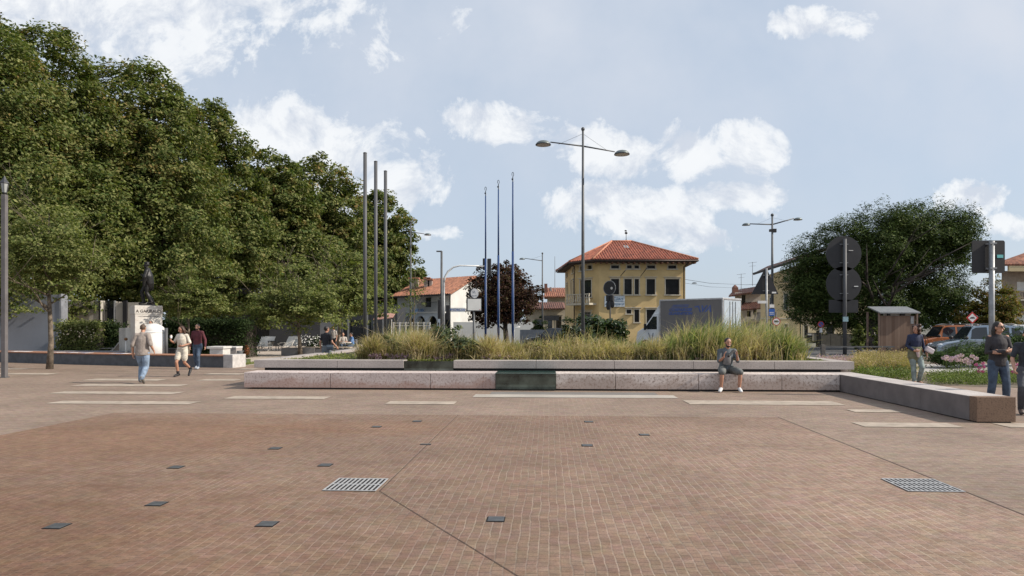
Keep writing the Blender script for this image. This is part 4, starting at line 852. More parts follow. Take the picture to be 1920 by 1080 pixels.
t = thing('planter_box', 'small black box right of the white dome', 'box', (at(320.5, 33), 33, 0)); MB().box(-.22, .22, 0, .4, 0, .58).build('body', black, t, bevel=.02); MB().box(-.24, .24, -.02, .42, .58, .62).build('rim', dsteel, t)
ls = pm('light_stone_block', (.60, .58, .55), .8, 0, .06, 4)
d = 30.2; t = thing('stone_block', 'bright white stone block standing behind the end of the wooden bench', 'block', (at(388, d), d, 0)); MB().box(.12, at(418, d)-at(388, d), 0, .8, 0, hz(654, d)).build('body', ls, t, bevel=.01); MB().box(0, at(420, d)-at(388, d), -.05, .85, hz(654, d)+.001, hz(651, d)+.03).build('top_slab', ls, t, bevel=.01)
d = 31.5; t = thing('stone_block', 'longer grey stone block behind the bright white block', 'block', (at(402, d), d, 0)); MB().box(.0, at(443, d)-at(402, d), 0, .7, 0, hz(653, d)).build('body', grey_st, t, bevel=.01); MB().box(-.02, at(443.5, d)-at(402, d), -.03, .73, hz(653, d)+.001, hz(650, d)).build('top_slab', ls, t, bevel=.01)
x_, y_ = gp(454, 681); t = thing('plant_pot', 'dark conical pot with a small reddish plant near the left end of the planter', 'pot', (x_, y_, 0)); MB().lathe((-.07, 0, 0), [(.26, 0), (.265, .03), (.17, .5), (.165, .57), (.13, .57), (.12, .5)], 22).build('pot', pm('pot_grey', (.13, .135, .14), .7, 0, .08), t, True)
crown('plant', leafmat('red_leaves', [(.16, .05, .02), (.28, .10, .05), (.12, .09, .03)], trans=.3), t, [((.2, .0, .55), (.15, .14, .28))], 18, 24, .035, 4, clr=.1, shell=.1); MB().tube([(.16, 0, 0), (.18, 0, .35), (.2, 0, .7)], [.012, .01, .004], 5).build('stem', bark, t)
# lawns and paths behind the planter
grassm = pm('lawn', (.12, .15, .045), .95, 0, .25, 6, .6, 60); pathm = pm('path_paving', (.44, .37, .31), .9, 0, .08, 1.2, .2, 40)
sheet('path', [gp(432, 690), gp(560, 672), gp(680, 662), gp(690, 655), gp(520, 657), gp(430, 668)], .006, pathm)
sheet('lawn', [gp(434, 688), gp(470, 683), gp(470, 673), gp(434, 675)], .012, grassm)
rg = np.random.default_rng(33); n = 1500; cc = np.stack([rg.uniform(at(436, 28.5), at(470, 30), n), rg.uniform(28.5, 32, n), np.full(n, .01)], 1); tag(blades('lawn_grass', gblade, cc, .12, .015, .3, 3, seg=2), kind='stuff')
sheet('terrace', [(-34, 36), (-8, 36), (-8, 62), (-34, 62)], .004, pathm)
lw = pm('low_wall_stone', (.20, .195, .195), .8, 0, .08, 3)
d = 38.8; t = thing('low_wall', 'low grey wall block with flat pale top behind the young trees', 'wall', (at(527, d), d, 0)); MB().box(0, at(590, d)-at(527, d), 0, .8, 0, hz(652.5, d)).build('end_block', lw, t, bevel=.01); MB().box(at(590, d)-at(527, d)+.01, at(655, d)-at(527, d), 0.1, .8, 0, hz(654, d)).build('long_block', lw, t, bevel=.01)
MB().box(at(565, d)-at(527, d), at(655, d)-at(527, d), .05, .9, hz(652.4, d), hz(651, d)).build('top', stripm, t)
# ---------------- buildings ----------------
def wallseg(root, p0, p1, z0, z1, holes, mat, name='wall', depth=.16, frame=None, framew=.10, panemat=None, shutter=None, sill=None, wname='window', framed=.03, arch=False):
    """wall from p0 to p1 (world xy, seen from outside p0 left, p1 right) with real openings; windows are children of root"""
    p0 = Vector((p0[0], p0[1], 0)); p1 = Vector((p1[0], p1[1], 0)); e = (p1-p0).normalized(); L = (p1-p0).length; nrm = Vector((e.y, -e.x, 0)); o = Vector(root.location)
    W = lambda u_, z, y=0.0: p0+e*u_+nrm*(-y)+Vector((0, 0, z))-Vector((o.x, o.y, o.z))
    us_ = sorted({0, L}|{h[0] for h in holes}|{h[1] for h in holes}); zs = sorted({z0, z1}|{h[2] for h in holes}|{h[3] for h in holes}); m = MB()
    for i in range(len(us_)-1):
        for j in range(len(zs)-1):
            cu, cz = (us_[i]+us_[i+1])/2, (zs[j]+zs[j+1])/2
            if any(h[0] < cu < h[1] and h[2] < cz < h[3] for h in holes): continue
            m.add([W(us_[i], zs[j]), W(us_[i+1], zs[j]), W(us_[i+1], zs[j+1]), W(us_[i], zs[j+1])], [(0, 1, 2, 3)])
    for (a_, b_, c_, d_) in [h[:4] for h in holes]:
        m.add([W(a_, c_), W(b_, c_), W(b_, d_), W(a_, d_), W(a_, c_, depth), W(b_, c_, depth), W(b_, d_, depth), W(a_, d_, depth)], [(0, 4, 5, 1), (1, 5, 6, 2), (2, 6, 7, 3), (3, 7, 4, 0)])
    wl_ = m.build(name, mat, root)
    for h in holes:
        a_, b_, c_, d_ = h[:4]; kind = h[4] if len(h) > 4 else 'win'
        if kind == 'win':
            w = MB(); fw = .05
            for (q0, q1, s0, s1) in ((a_, a_+fw, c_, d_), (b_-fw, b_, c_, d_), (a_+fw, b_-fw, c_, c_+fw), (a_+fw, b_-fw, d_-fw, d_)): 
                w.add([W(q0, s0, depth-.05), W(q1, s0, depth-.05), W(q1, s1, depth-.05), W(q0, s1, depth-.05), W(q0, s0, depth), W(q1, s0, depth), W(q1, s1, depth), W(q0, s1, depth)], [(0, 1, 2, 3), (0, 4, 5, 1), (1, 5, 6, 2), (2, 6, 7, 3), (3, 7, 4, 0)])
            w = w.build(wname, shutter or dsteel, root)
            MB().add([W(a_, c_, depth-.012), W(b_, c_, depth-.012), W(b_, d_, depth-.012), W(a_, d_, depth-.012)], [(0, 1, 2, 3)]).build('pane', panemat or glass, w)
            if frame:
                fr = MB(); g = framew
                for (q0, q1, s0, s1) in ((a_-g, a_, c_, d_+g), (b_, b_+g, c_, d_+g), (a_, b_, d_, d_+g)):
                    fr.add([W(q0, s0, -framed), W(q1, s0, -framed), W(q1, s1, -framed), W(q0, s1, -framed), W(q0, s0, 0), W(q1, s0, 0), W(q1, s1, 0), W(q0, s1, 0)], [(0, 1, 2, 3), (0, 4, 5, 1), (1, 5, 6, 2), (2, 6, 7, 3), (3, 7, 4, 0)])
                fr.build('surround', frame, w)
                if c_ > z0+.3:
                    MB().add([W(a_-g-.08, c_-.12, -.14), W(b_+g+.08, c_-.12, -.14), W(b_+g+.08, c_-.002, -.14), W(a_-g-.08, c_-.002, -.14), W(a_-g-.08, c_-.12, 0), W(b_+g+.08, c_-.12, 0), W(b_+g+.08, c_-.002, 0), W(a_-g-.08, c_-.002, 0)], [(0, 1, 2, 3), (0, 4, 5, 1), (1, 5, 6, 2), (2, 6, 7, 3), (3, 7, 4, 0)]).build('sill', frame, w)
                    MB().add([W(a_-g-.12, d_+g+.06, -.12), W(b_+g+.12, d_+g+.06, -.12), W(b_+g+.12, d_+g+.14, -.12), W(a_-g-.12, d_+g+.14, -.12), W(a_-g-.12, d_+g+.06, 0), W(b_+g+.12, d_+g+.06, 0), W(b_+g+.12, d_+g+.14, 0), W(a_-g-.12, d_+g+.14, 0)], [(0, 1, 2, 3), (0, 4, 5, 1), (1, 5, 6, 2), (2, 6, 7, 3), (3, 7, 4, 0)]).build('cornice', frame, w)
        elif kind == 'dark':
            MB().add([W(a_, c_, depth+.4), W(b_, c_, depth+.4), W(b_, d_, depth+.4), W(a_, d_, depth+.4)], [(0, 1, 2, 3)]).build('dark_opening', black, root)
    return W
def roofface(root, pts, mat, name='roof', th_=.12):
    """planar tiled face, pts world 3D; first edge = eave (left to right seen from outside)"""
    o = Vector(root.location); P = [Vector(p)-o for p in pts]; e = (P[1]-P[0]).normalized(); nr = (P[1]-P[0]).cross(P[-1]-P[0]).normalized(); up = nr.cross(e)
    m = MB(); n = len(P); m.add(P+[p-nr*th_ for p in P], [tuple(range(n)), tuple(reversed(range(n, 2*n)))]+[(i, n+i, n+(i+1) % n, (i+1) % n) for i in range(n)])
    g = lambda q: ((q-P[0]).dot(e), (q-P[0]).dot(up))
    vv_ = [Vector(x) for x in m.v]; uvs = [[g(vv_[i]) for i in f] for f in m.f]
    ro = m.build(name, mat, root, uv=uvs)
    # real pan-and-cover relief: round ridges running up the slope, clipped to the face
    Q = [g(p) for p in P]; umin = min(q[0] for q in Q); umax = max(q[0] for q in Q); pitch = .28; mm = MB(); uu2 = []
    def span(u_):
        vs2 = []
        for i in range(n):
            (ua, va), (ub, vb) = Q[i], Q[(i+1) % n]
            if min(ua, ub) <= u_ <= max(ua, ub) and abs(ua-ub) > 1e-6: vs2.append(va+(vb-va)*(u_-ua)/(ub-ua))
        return (min(vs2), max(vs2)) if len(vs2) > 1 else None
    k = math.ceil((umin+.03)/pitch)
    while (k+.5)*pitch < umax-.03:
        cu = k*pitch; prof2 = [(-.085, .004), (-.06, .065), (0, .10), (.06, .065), (.085, .004)]
        sp = [span(cu+du) for du, _ in prof2]
        if all(sp) and sp[2][1]-sp[2][0] > .2:
            b0 = len(mm.v)
            for (du, hh2), s2 in zip(prof2, sp):
                for vv2 in (s2[0]-.05, s2[1]): mm.v.append(tuple(P[0]+e*(cu+du)+up*vv2+nr*hh2)); uu2.append((cu+du, vv2))
            for j in range(4): mm.f.append((b0+2*j, b0+2*j+2, b0+2*j+3, b0+2*j+1))
            mm.f.append((b0, b0+2, b0+4, b0+6, b0+8))
        k += 1
    if mm.f: mm.build('cover_tiles', mat, ro, uv=[[uu2[i] for i in f] for f in mm.f])
    return ro
tiles = tile_mat('terracotta_tiles', (.37, .115, .06), (.20, .055, .03)); tiles2 = tile_mat('old_terracotta_tiles', (.40, .17, .09), (.22, .09, .06)); tiles3 = tile_mat('brown_tiles', (.20, .09, .06), (.13, .06, .045))
yel = pm('yellow_render', (.60, .44, .215), .9, 0, .07, .6, .1, 30); stonef = pm('window_stone', (.50, .45, .36), .8, 0, .06, 4); shut = pm('dark_shutter', (.025, .022, .02), .6, 0, .1)
# yellow villa
D = 70.0; P2 = lambda px, d: (at(px, d), d)
a0 = P2(1123, D); a1 = P2(1285, D+.3); b0 = P2(1078, D+2.5); c0 = P2(1059.5, D+13)
vil = thing('yellow_house', 'two storey yellow house with red hipped tile roof and balcony', 'house', (a0[0]+3, D+5, 0)); ZW = hz(489, D)
sc = D/F; uu_ = lambda px: (px-1123)*sc; zz = lambda py: hz(py, D)
upper = [(1146, 1161), (1171, 1185), (1190.5, 1198.5), (1213, 1229), (1249, 1275)]
holes = [(uu_(a), uu_(b), zz(552), zz(523)) for a, b in upper]+[(uu_(a), uu_(b), zz(503.5), zz(497.5)) for a, b in ((1146, 1161), (1176, 1185), (1190, 1198.5), (1214, 1229), (1254, 1269))]
holes += [(uu_(a), uu_(b), zz(c), zz(580.5)) for a, b, c in ((1175, 1184, 588), (1190, 1199, 604), (1213, 1235, 625), (1250, 1274, 625))]
wallseg(vil, a0, a1, 0, ZW, holes, yel, frame=stonef, shutter=shut, panemat=pm('villa_pane', (.012, .012, .013), .4, 0, .3, 1.5, spec=.25), wname='window')
LB = (Vector(a0)-Vector(b0)).length; ub = lambda px: (px-1078)/45*LB
wallseg(vil, b0, a0, 0, ZW, [(ub(1088), ub(1109), zz(556), zz(523.5)), (ub(1088), ub(1094), zz(505), zz(497)), (ub(1102), ub(1110), zz(503.5), zz(496)), (ub(1090), ub(1108), zz(625), zz(585))], yel, frame=stonef, shutter=shut, wname='window')
wallseg(vil, c0, b0, 0, ZW, [(2.0, 3.1, 4.6, 6.6), (2.1, 2.8, 7.6, 8.1), (6.5, 7.3, 4.3, 6.6), (8.6, 9.4, 4.3, 6.6), (8.0, 8.8, 7.5, 8.0)], yel, frame=stonef, shutter=shut, wname='window')
wallseg(vil, a1, (a1[0]+.4, D+13), 0, ZW, [], yel); wallseg(vil, (a1[0]+.4, D+13), c0, 0, ZW, [], yel)
# roof
ze = hz(487.5, D)-.0; zr = hz(452, D+5); rl = Vector((at(1147, D+5.5), D+5.5, zr)); rr2 = Vector((at(1184, D+5.5), D+5.5, zr))
E = [Vector((at(1042.5, D+13.5), D+13.5, ze)), Vector((at(1067, D+1.9), D+1.9, ze)), Vector((at(1112, D-1.0), D-1.0, ze)), Vector((at(1309, D-.7), D-.7, ze)), Vector((at(1309, D-.7)+1, D+14, ze))]
roofface(vil, [E[2], E[3], rr2, rl], tiles); roofface(vil, [E[1], E[2], rl], tiles); roofface(vil, [E[0], E[1], rl, rl], tiles) if False else roofface(vil, [E[0], E[1], rl], tiles)
roofface(vil, [E[3], E[4], rr2], tiles); roofface(vil, [E[4], E[0], rl, rr2], tiles)
m = MB(); o = Vector(vil.location); ctr = Vector((at(1200, D+6), D+6, ze-.2)); poly = [(p.x-o.x, p.y-o.y) for p in E]; cx_ = sum(p[0] for p in poly)/5; cy_ = sum(p[1] for p in poly)/5
m.prism([(cx_+(x-cx_)*.985, cy_+(y-cy_)*.985) for x, y in poly], ze-.28, ze-.20); m.build('soffit', pm('dark_timber', (.045, .03, .025), .8), vil)
g = MB()
for i in range(3): g.tube([E[i]-o+Vector((0, 0, -.13)), E[i+1]-o+Vector((0, 0, -.13))], [.09, .09], 8)
g.tube([E[3]-o+Vector((0, 0, -.13)), E[4]-o+Vector((0, 0, -.13))], [.09, .09], 8); g.build('gutter', pm('brown_metal', (.05, .035, .03), .5, .3), vil, True)
m = MB()
for k in range(19):
    x = uu_(1116)+(uu_(1300)-uu_(1116))*k/18; m.box(a0[0]+x-o.x-.07, a0[0]+x-o.x+.07, D-.85-o.y, D-o.y-.01, ze-.42, ze-.285)
m.build('rafter_tails', pm('rafter_timber', (.16, .07, .04), .8), vil)
g = MB(); g.tube([(a1[0]-.25-o.x, D-.12-o.y, 0), (a1[0]-.25-o.x, D-.12-o.y, ze-.7), (a1[0]+.3-o.x, D-.7-o.y, ze-.2)], [.06, .06, .06], 8); g.tube([(b0[0]-o.x-.1, b0[1]-o.y-.2, 0), (b0[0]-o.x-.1, b0[1]-o.y-.2, ze-.4)], [.06, .06], 8); g.build('downpipe', pm('brown_metal', (0, 0, 0)), vil, True)
rg_ = MB(); 
for p, q_ in ((E[2], rl), (E[1], rl), (E[0], rl), (rl, rr2), (rr2, E[3])): rg_.tube([p-o+Vector((0, 0, .05)), q_-o+Vector((0, 0, .06))], [.11, .11], 7)
rg_.build('ridge_tiles', pm('ridge_terracotta', (.50, .22, .13), .8, 0, .2, 5), vil, True)
# skylight, vane, canopy rods, balcony, banner
f = (E[2]+E[3])/2; nfr = (E[3]-E[2]).cross(rl-E[2]).normalized(); 
def onroof(px, f_):
    a_ = E[2].lerp(rl, f_); b_ = E[3].lerp(rr2, f_); k = (px-960)/F; dd = b_-a_; s_ = (k*a_.y-a_.x)/(dd.x-k*dd.y); return a_+dd*s_
q4 = [onroof(1169, .60)+nfr*.06, onroof(1180.5, .60)+nfr*.06, onroof(1176, .74)+nfr*.06, onroof(1168, .74)+nfr*.06]
m = MB(); m.add([p-o for p in q4]+[p-o-nfr*.15 for p in q4], [(0, 1, 2, 3), (0, 4, 5, 1), (1, 5, 6, 2), (2, 6, 7, 3), (3, 7, 4, 0)]); sk = m.build('skylight', pm('skylight_glass', (.25, .30, .30), .1, 0, .2), vil)
xv = at(1174, D+5.5)-o.x; m = MB(); m.tube([(xv, .5, zr), (xv, .5, zr+1.25)], [.035, .025], 6); m.ell((xv, .5, zr+.95), (.16, .08, .13)); m.ell((xv-.05, .5, zr+1.2), (.14, .08, .08)); m.tube([(xv-.2, .5, zr), (xv, .5, zr+.3), (xv+.2, .5, zr)], [.02]*3, 5); m.build('weather_vane', black, vil)
m = MB()
for (xa, ya, xb, yb) in ((1163, 518, 1170, 508), (1201, 518, 1210, 503)): m.tube([(at(xa, D)-o.x, D-.05-o.y, zz(ya)), (at(xb, D)-o.x, D-1.0-o.y, zz(yb))], [.03, .05], 6)
m.build('flag_holder', black, vil)
bal = MB(); e_ = (Vector(a0)-Vector(b0)).normalized(); nb_ = Vector((e_.y, -e_.x)); 
def BW(u_, y, z): p = Vector(b0)+e_*u_+nb_*y; return (p.x-o.x, p.y-o.y, z)
zb = zz(568); zt_ = zz(550.5); u0_, u1_ = -.25, LB-.35
def bbox(m, u0, u1, y0, y1, z0, z1): return m.add([BW(u0, y0, z0), BW(u1, y0, z0), BW(u1, y1, z0), BW(u0, y1, z0), BW(u0, y0, z1), BW(u1, y0, z1), BW(u1, y1, z1), BW(u0, y1, z1)], [(3, 2, 1, 0), (4, 5, 6, 7), (0, 1, 5, 4), (1, 2, 6, 5), (2, 3, 7, 6), (3, 0, 4, 7)])
bb = bbox(MB(), u0_, u1_, 0, 1.1, zb-.2, zb).build('balcony', stonef, vil); bbox(MB(), u0_, u1_, .95, 1.12, zt_-.1, zt_).build('rail', stonef, bb)
m = MB()
for k in range(11):
    uq = u0_+.1+(u1_-u0_-.2)*k/10; w = .07 if k in (0, 5, 10) else .045
    p = BW(uq, 1.03, zb); m.lathe(p, [(w, 0), (w*1.2, .1), (w*1.7, .3), (w*.8, .5), (w*1.1, zt_-zb-.1)], 8)
m.build('balusters', stonef, bb, True)
bn_ = thing('banner', 'white banner with blue lettering on the yellow house wall', 'banner', (at(1152.5, D-.1), D-.1, zz(565))); wb_ = 19.0*sc; hb = 10.2*sc
MB().box(-wb_, wb_, 0, .03, -hb, hb).build('cloth', pm('banner_cloth', (.55, .60, .64), .7), bn_); bt = pm('banner_blue', (.05, .14, .26), .6)
text('lettering', 'Clan', .45, bt, bn_, (.25, -.01, .25), sx=1.4, shear=.3); text('lettering', "L'Impero", .36, bt, bn_, (.25, -.01, -.25), sx=1.1, shear=.2); MB().bar((-.95, -.01, -.35), (-.5, -.01, .35), .06, .01, (0, -1, 0)).bar((-.5, -.01, .02), (.95, -.01, .0), .035, .01, (0, -1, 0)).build('blue_stroke', bt, bn_)
# white house with arcade
D = 72.0; sc = D/F; z_ = lambda py: hz(py, D); whr = pm('white_render', (.62, .62, .60), .9, 0, .05, .7)
wh = thing('white_house', 'white house with red tile roof, arcade arches and upper balcony', 'house', (at(835, D), D, 0)); o = Vector(wh.location)
fl = (at(745, D+6), D+6); fr_ = (at(844, D), D); L_ = (Vector(fl)-Vector(fr_)).length; um = lambda px: (px-745)/99*L_
wallseg(wh, fl, fr_, 0, z_(547), [(um(795), um(810), z_(575), z_(555)), (um(822), um(833), z_(582), z_(556))], whr, frame=None, shutter=stonef, depth=.4)
# arcade: arches standing before the ground floor wall
e_ = (Vector(fr_)-Vector(fl)).normalized(); n_ = Vector((e_.y, -e_.x)); ar_ = MB()
def AW(u_, z, y=1.6): p = Vector(fl)+e_*u_+n_*y; return Vector((p.x-o.x, p.y-o.y, z))
zs_ = z_(604); ztp = z_(587); na = 5; u0 = um(738); wA = (um(843)-u0)/na
for k in range(na):
    c = u0+wA*(k+.5); r_ = wA*.40; N_ = 12
    for y0, y1 in ((1.6, 1.3),):
        arc = [(c+r_*math.cos(math.pi*j/N_), zs_-.05+r_*math.sin(math.pi*j/N_)*.95) for j in range(N_+1)]
        for (yy) in (1.6, 1.3):
            fsx = [AW(u0+wA*(k+1), 0, yy), AW(u0+wA*(k+1), ztp, yy), AW(u0+wA*k, ztp, yy), AW(u0+wA*k, 0, yy)]
            for j in range(N_):
                (xa, za), (xb, zb2) = arc[j], arc[j+1]; ar_.add([AW(xa, za, yy), AW(xb, zb2, yy), AW(xb, ztp, yy), AW(xa, ztp, yy)], [(0, 1, 2, 3)])
            ar_.add([AW(c+r_, 0, yy), AW(u0+wA*(k+1), 0, yy), AW(u0+wA*(k+1), ztp, yy), AW(c+r_, ztp, yy)], [(0, 1, 2, 3)]); ar_.add([AW(u0+wA*k, 0, yy), AW(c-r_, 0, yy), AW(c-r_, ztp, yy), AW(u0+wA*k, ztp, yy)], [(0, 1, 2, 3)])
        for j in range(N_):
            (xa, za), (xb, zb2) = arc[j], arc[j+1]; ar_.add([AW(xa, za, 1.6), AW(xb, zb2, 1.6), AW(xb, zb2, 1.3), AW(xa, za, 1.3)], [(0, 1, 2, 3)])
ar_.build('arcade', pm('arcade_pale', (.55, .60, .66), .9, 0, .05), wh)
m = MB(); m.add([AW(u0, ztp, 1.7), AW(um(844), ztp, 1.7), AW(um(844), ztp+.14, 1.7), AW(u0, ztp+.14, 1.7), AW(u0, ztp, .0), AW(um(844), ztp, 0), AW(um(844), ztp+.14, 0), AW(u0, ztp+.14, 0)], [(0, 1, 2, 3), (3, 2, 6, 7), (0, 4, 5, 1), (1, 5, 6, 2), (0, 3, 7, 4)]); m.build('terrace_slab', whr, wh)
m = MB(); m.add([AW(um(745), 0, .02), AW(um(843), 0, .02), AW(um(843), ztp, .02), AW(um(745), ztp, .02)], [(0, 1, 2, 3)]); m.build('shopfront', glass, wh)
rail = MB()
for k in range(26): p = AW(um(806)+(um(843)-um(806))*k/25, ztp+.14, 1.62); rail.tube([p, p+Vector((0, 0, 1.0))], [.018, .018], 4)
rail.tube([AW(um(806), ztp+1.15, 1.62), AW(um(843), ztp+1.15, 1.62)], [.03, .03], 5); rail.build('railing', dsteel, wh)
# gable side
gr_ = (at(873, D+9), D+9); o2 = o
m = MB(); gA = Vector((fr_[0], fr_[1], 0))-o; gB = Vector((gr_[0]+3.2, gr_[1], 0))-o; zE = z_(547); gR = (gA+gB)/2
m.add([gA, gB, gB+Vector((0, 0, zE)), gR+Vector((0, 0, hz(521, D+4.5))), gA+Vector((0, 0, zE))], [(0, 1, 2, 3, 4)]); m.build('gable_wall', whr, wh)
al = Vector((fl[0], fl[1], 0))-o; dv = (al-gA).normalized(); fwd = -(gB-gA).normalized(); zE2 = zE-.25; up_r = hz(520, D+4.5); 
e0 = al+dv*.3+fwd*.9+Vector((0, 0, zE2)); e1 = gA-dv*.7+fwd*.9+Vector((0, 0, zE2)); r0_ = gR-dv*.7+Vector((0, 0, up_r+.1)); r1_ = gR+(al-gA)+dv*.3+Vector((0, 0, up_r+.1))
roofface(wh, [e0+o, e1+o, r0_+o, r1_+o], tiles2); bk0 = gB-dv*.7-fwd*.9+Vector((0, 0, zE2)); bk1 = bk0+(al-gA)+dv*1.0; roofface(wh, [bk0+o, bk1+o, r1_+o, r0_+o], tiles2)
MB().tube([e0+Vector((0, 0, -.1)), e1+Vector((0, 0, -.1))], [.09, .09], 7).build('gutter', dsteel, wh); MB().tube([gA-dv*.1+fwd*.15, gA-dv*.1+fwd*.15+Vector((0, 0, zE-.6)), e1+Vector((0, 0, -.15))], [.06]*3, 6).build('downpipe', dsteel, wh)
for (px, py0, py1, w, dd) in ((775.5, 533, 520, .5, 6), (800, 531, 520, .3, 5), (806, 530, 522, .22, 5)):
    z0c = hz(py0+8, D+dd); z1c = hz(py1, D+dd); c_ = MB().box(at(px, D+dd)-o.x-w, at(px, D+dd)-o.x+w, dd, dd+.9, z0c, z1c-.2).build('chimney', pm('chimney_brick', (.38, .30, .26), .9, 0, .2, 6), wh); MB().box(at(px, D+dd)-o.x-w-.1, at(px, D+dd)-o.x+w+.1, dd-.1, dd+1.0, z1c-.2, z1c).build('cap', tiles2, c_)
def signpanel(lab, px0, px1, py0, py1, d, body, mat, tmat, rz=0, size=.3):
    xc = at((px0+px1)/2, d); w = (at(px1, d)-at(px0, d))/2/math.cos(rz); hh = (py1-py0)/2*d/F; t = thing('shop_sign', lab, 'shop sign', (xc, d, hz((py0+py1)/2, d)), rz); MB().box(-w, w, 0, .05, -hh, hh).build('panel', mat, t); text('lettering', body, size, tmat, t, (0, -.01, 0), sx=1.2)
signpanel('pale blue shop sign hanging on the white house balcony', 777, 794, 578.5, 586, D+1.0, 'MARTEC', pm('pale_blue_panel', (.45, .6, .75), .5), bluep, R(-25), .35)
signpanel('white shop sign with blue lettering on the gable side of the white house', 845, 872, 577, 585, D-.9, 'IMMOBILIARE', whitep, bluep, 0, .3)
t = thing('white_railing', 'low white railing in front of the arcade', 'railing', (at(738, 62), 62, 0)); m = MB(); Lr = at(806, 62)-at(738, 62)
for k in range(7): m.box(Lr*k/6-.05, Lr*k/6+.05, 0, .1, 0, hz(604, 62))
m.build('posts', whr, t); m = MB().box(0, Lr, .02, .08, hz(606, 62), hz(605, 62)).box(0, Lr, .03, .11, hz(611, 62), hz(610, 62)).build('rails', whr, t)
# far cream house between copper tree and yellow villa
D = 95; t = thing('cream_house', 'distant cream house with red roof left of the yellow house', 'house', (at(1045, D), D, 0)); o = Vector(t.location); cr = pm('cream_render', (.55, .50, .40), .9, 0, .06)
wallseg(t, P2(1026, D), P2(1075, D), 0, hz(556, D), [(1.0, 1.5, hz(601, D), hz(578, D)), (.7, 1.3, 3.5, 5.0)], cr, frame=stonef); z0_ = hz(557, D)
roofface(t, [(at(1019, D-1), D-1, z0_), (at(1085, D-1), D-1, z0_), (at(1078, D+4), D+4, hz(540, D+4)), (at(1024, D+4), D+4, hz(540, D+4))], tiles2)
MB().box(at(1021.5, D)-o.x, at(1027, D)-o.x, 1, 1.6, hz(560, D), hz(531, D)).build('chimney', tiles3, t); MB().tube([(at(1034, D)-o.x, 2, hz(552, D)), (at(1034, D)-o.x, 2, hz(537, D))], [.1, .12], 8).build('flue', galv, t)
MB().tube([(at(1042, D)-o.x, 2, hz(550, D)), (at(1042, D)-o.x, 2, hz(478, D))], [.05, .03], 5).build('antenna_mast', galv, t)
t2 = thing('cream_house', 'low cream house wing with balcony seen under the copper tree canopy edge', 'house', (at(1010, D-6), D-6, 0)); o = Vector(t2.location)
wallseg(t2, P2(985, D-6), P2(1060, D-6), 0, hz(578, D), [(1.2, 2.2, 1.2, 2.6), (2.9, 3.5, 1.2, 3), (4.0, 4.7, 1.2, 3.0)], cr, frame=stonef)
roofface(t2, [(at(980, D-7), D-7, hz(579, D-6)), (at(1062, D-7), D-7, hz(579, D-6)), (at(1058, D-3), D-3, hz(567, D-3)), (at(988, D-3), D-3, hz(567, D-3))], tiles3)
MB().box(at(1020, D-7)-o.x, at(1048, D-7)-o.x, -1.1, -1.0, hz(601, D-6), hz(592, D-6)).build('balcony_railing', dsteel, t2)
# pale boundary wall behind the copper beech
t = thing('boundary_wall', 'long pale garden wall behind the copper tree', 'wall', (at(850, 66), 66, 0)); MB().box(0, at(1000, 66)-at(850, 66), 0, .3, 0, 2.1).build('masonry', whr, t)
t = thing('boundary_wall', 'dark low wall left of the truck cab behind the shrubs', 'wall', (at(975, 58), 58, 0)); MB().box(0, at(1080, 58)-at(975, 58), 0, .3, 0, 1.4).build('masonry', pm('blue_grey_wall', (.12, .14, .17), .8), t)
# houses right of the truck
D = 78; ye2 = pm('ochre_render', (.55, .44, .26), .9, 0, .06, .6)
t = thing('ochre_house', 'ochre house with long sloping eaves partly hidden by the pine tree', 'house', (at(1450, D), D, 0)); o = Vector(t.location)
hu = lambda px: (px-1430)*D/F
p0 = P2(1426, D); p1 = P2(1500, D); uh = lambda px: (px-1426)*D/F
wallseg(t, p0, p1, 0, hz(520, D), [(uh(1470), uh(1477.5), hz(580, D), hz(551, D)), (uh(1443), uh(1449), hz(576, D), hz(558, D)), (uh(1471), uh(1477), hz(635, D), hz(608, D)), (uh(1471), uh(1477), hz(528, D), hz(521, D))], ye2, frame=stonef, shutter=shut)
m = MB(); m.add([(p0[0]-o.x, 0, hz(520, D)), (p1[0]-o.x, 0, hz(520, D)), (p1[0]-o.x, 0, hz(496, D))], [(0, 1, 2)]); m.build('gable', ye2, t)
p2 = P2(1640, D+1); wallseg(t, p1, p2, 0, hz(500, D), [((1508-1500)*D/F, (1516-1500)*D/F, .3, hz(610, D)), ((1552-1500)*D/F, (1568-1500)*D/F, .3, hz(606, D)), ((1585-1500)*D/F, (1600-1500)*D/F, 2, 4)], pm('ochre_render_b', (.47, .39, .25), .9, 0, .06), frame=stonef, shutter=shut)
MB().tube([(p1[0]-o.x, -.12, 0), (p1[0]-o.x, -.12, hz(505, D))], [.07, .07], 6).build('downpipe', shut, t); MB().box(p0[0]-o.x, p2[0]-o.x, -.05, -.003, hz(598, D), hz(596, D)).build('string_course', stonef, t)
roofface(t, [(at(1412, D-1.5), D-1.5, hz(514, D-1.5)), (at(1500, D-1.5), D-1.5, hz(486, D-1.5)), (at(1640, D-1.5), D-1.5, hz(470, D)), (at(1640, D+5), D+5, hz(462, D)), (at(1495, D+5), D+5, hz(480, D+5)), (at(1440, D+5), D+5, hz(500, D+5))], tiles3)
MB().tube([(at(1412, D-1.6)-o.x, -1.6, hz(514, D)-.1), (at(1500, D-1.6)-o.x, -1.6, hz(486, D)-.1)], [.12, .12], 6).build('gutter', black, t)
D = 90; t = thing('terrace_house', 'distant house with brown roofs and balcony behind the truck rear', 'house', (at(1400, D), D, 0)); o = Vector(t.location); pk = pm('pale_render', (.50, .46, .40), .9, 0, .06)
wallseg(t, P2(1378, D), P2(1432, D), 0, hz(548, D), [(.9, 1.4, hz(572, D), hz(553, D)), (1.6, 2.1, hz(594, D), hz(583, D)), (2.4, 2.9, hz(590, D), hz(580, D)), (3.4, 3.8, 4, 5)], pk, frame=None)
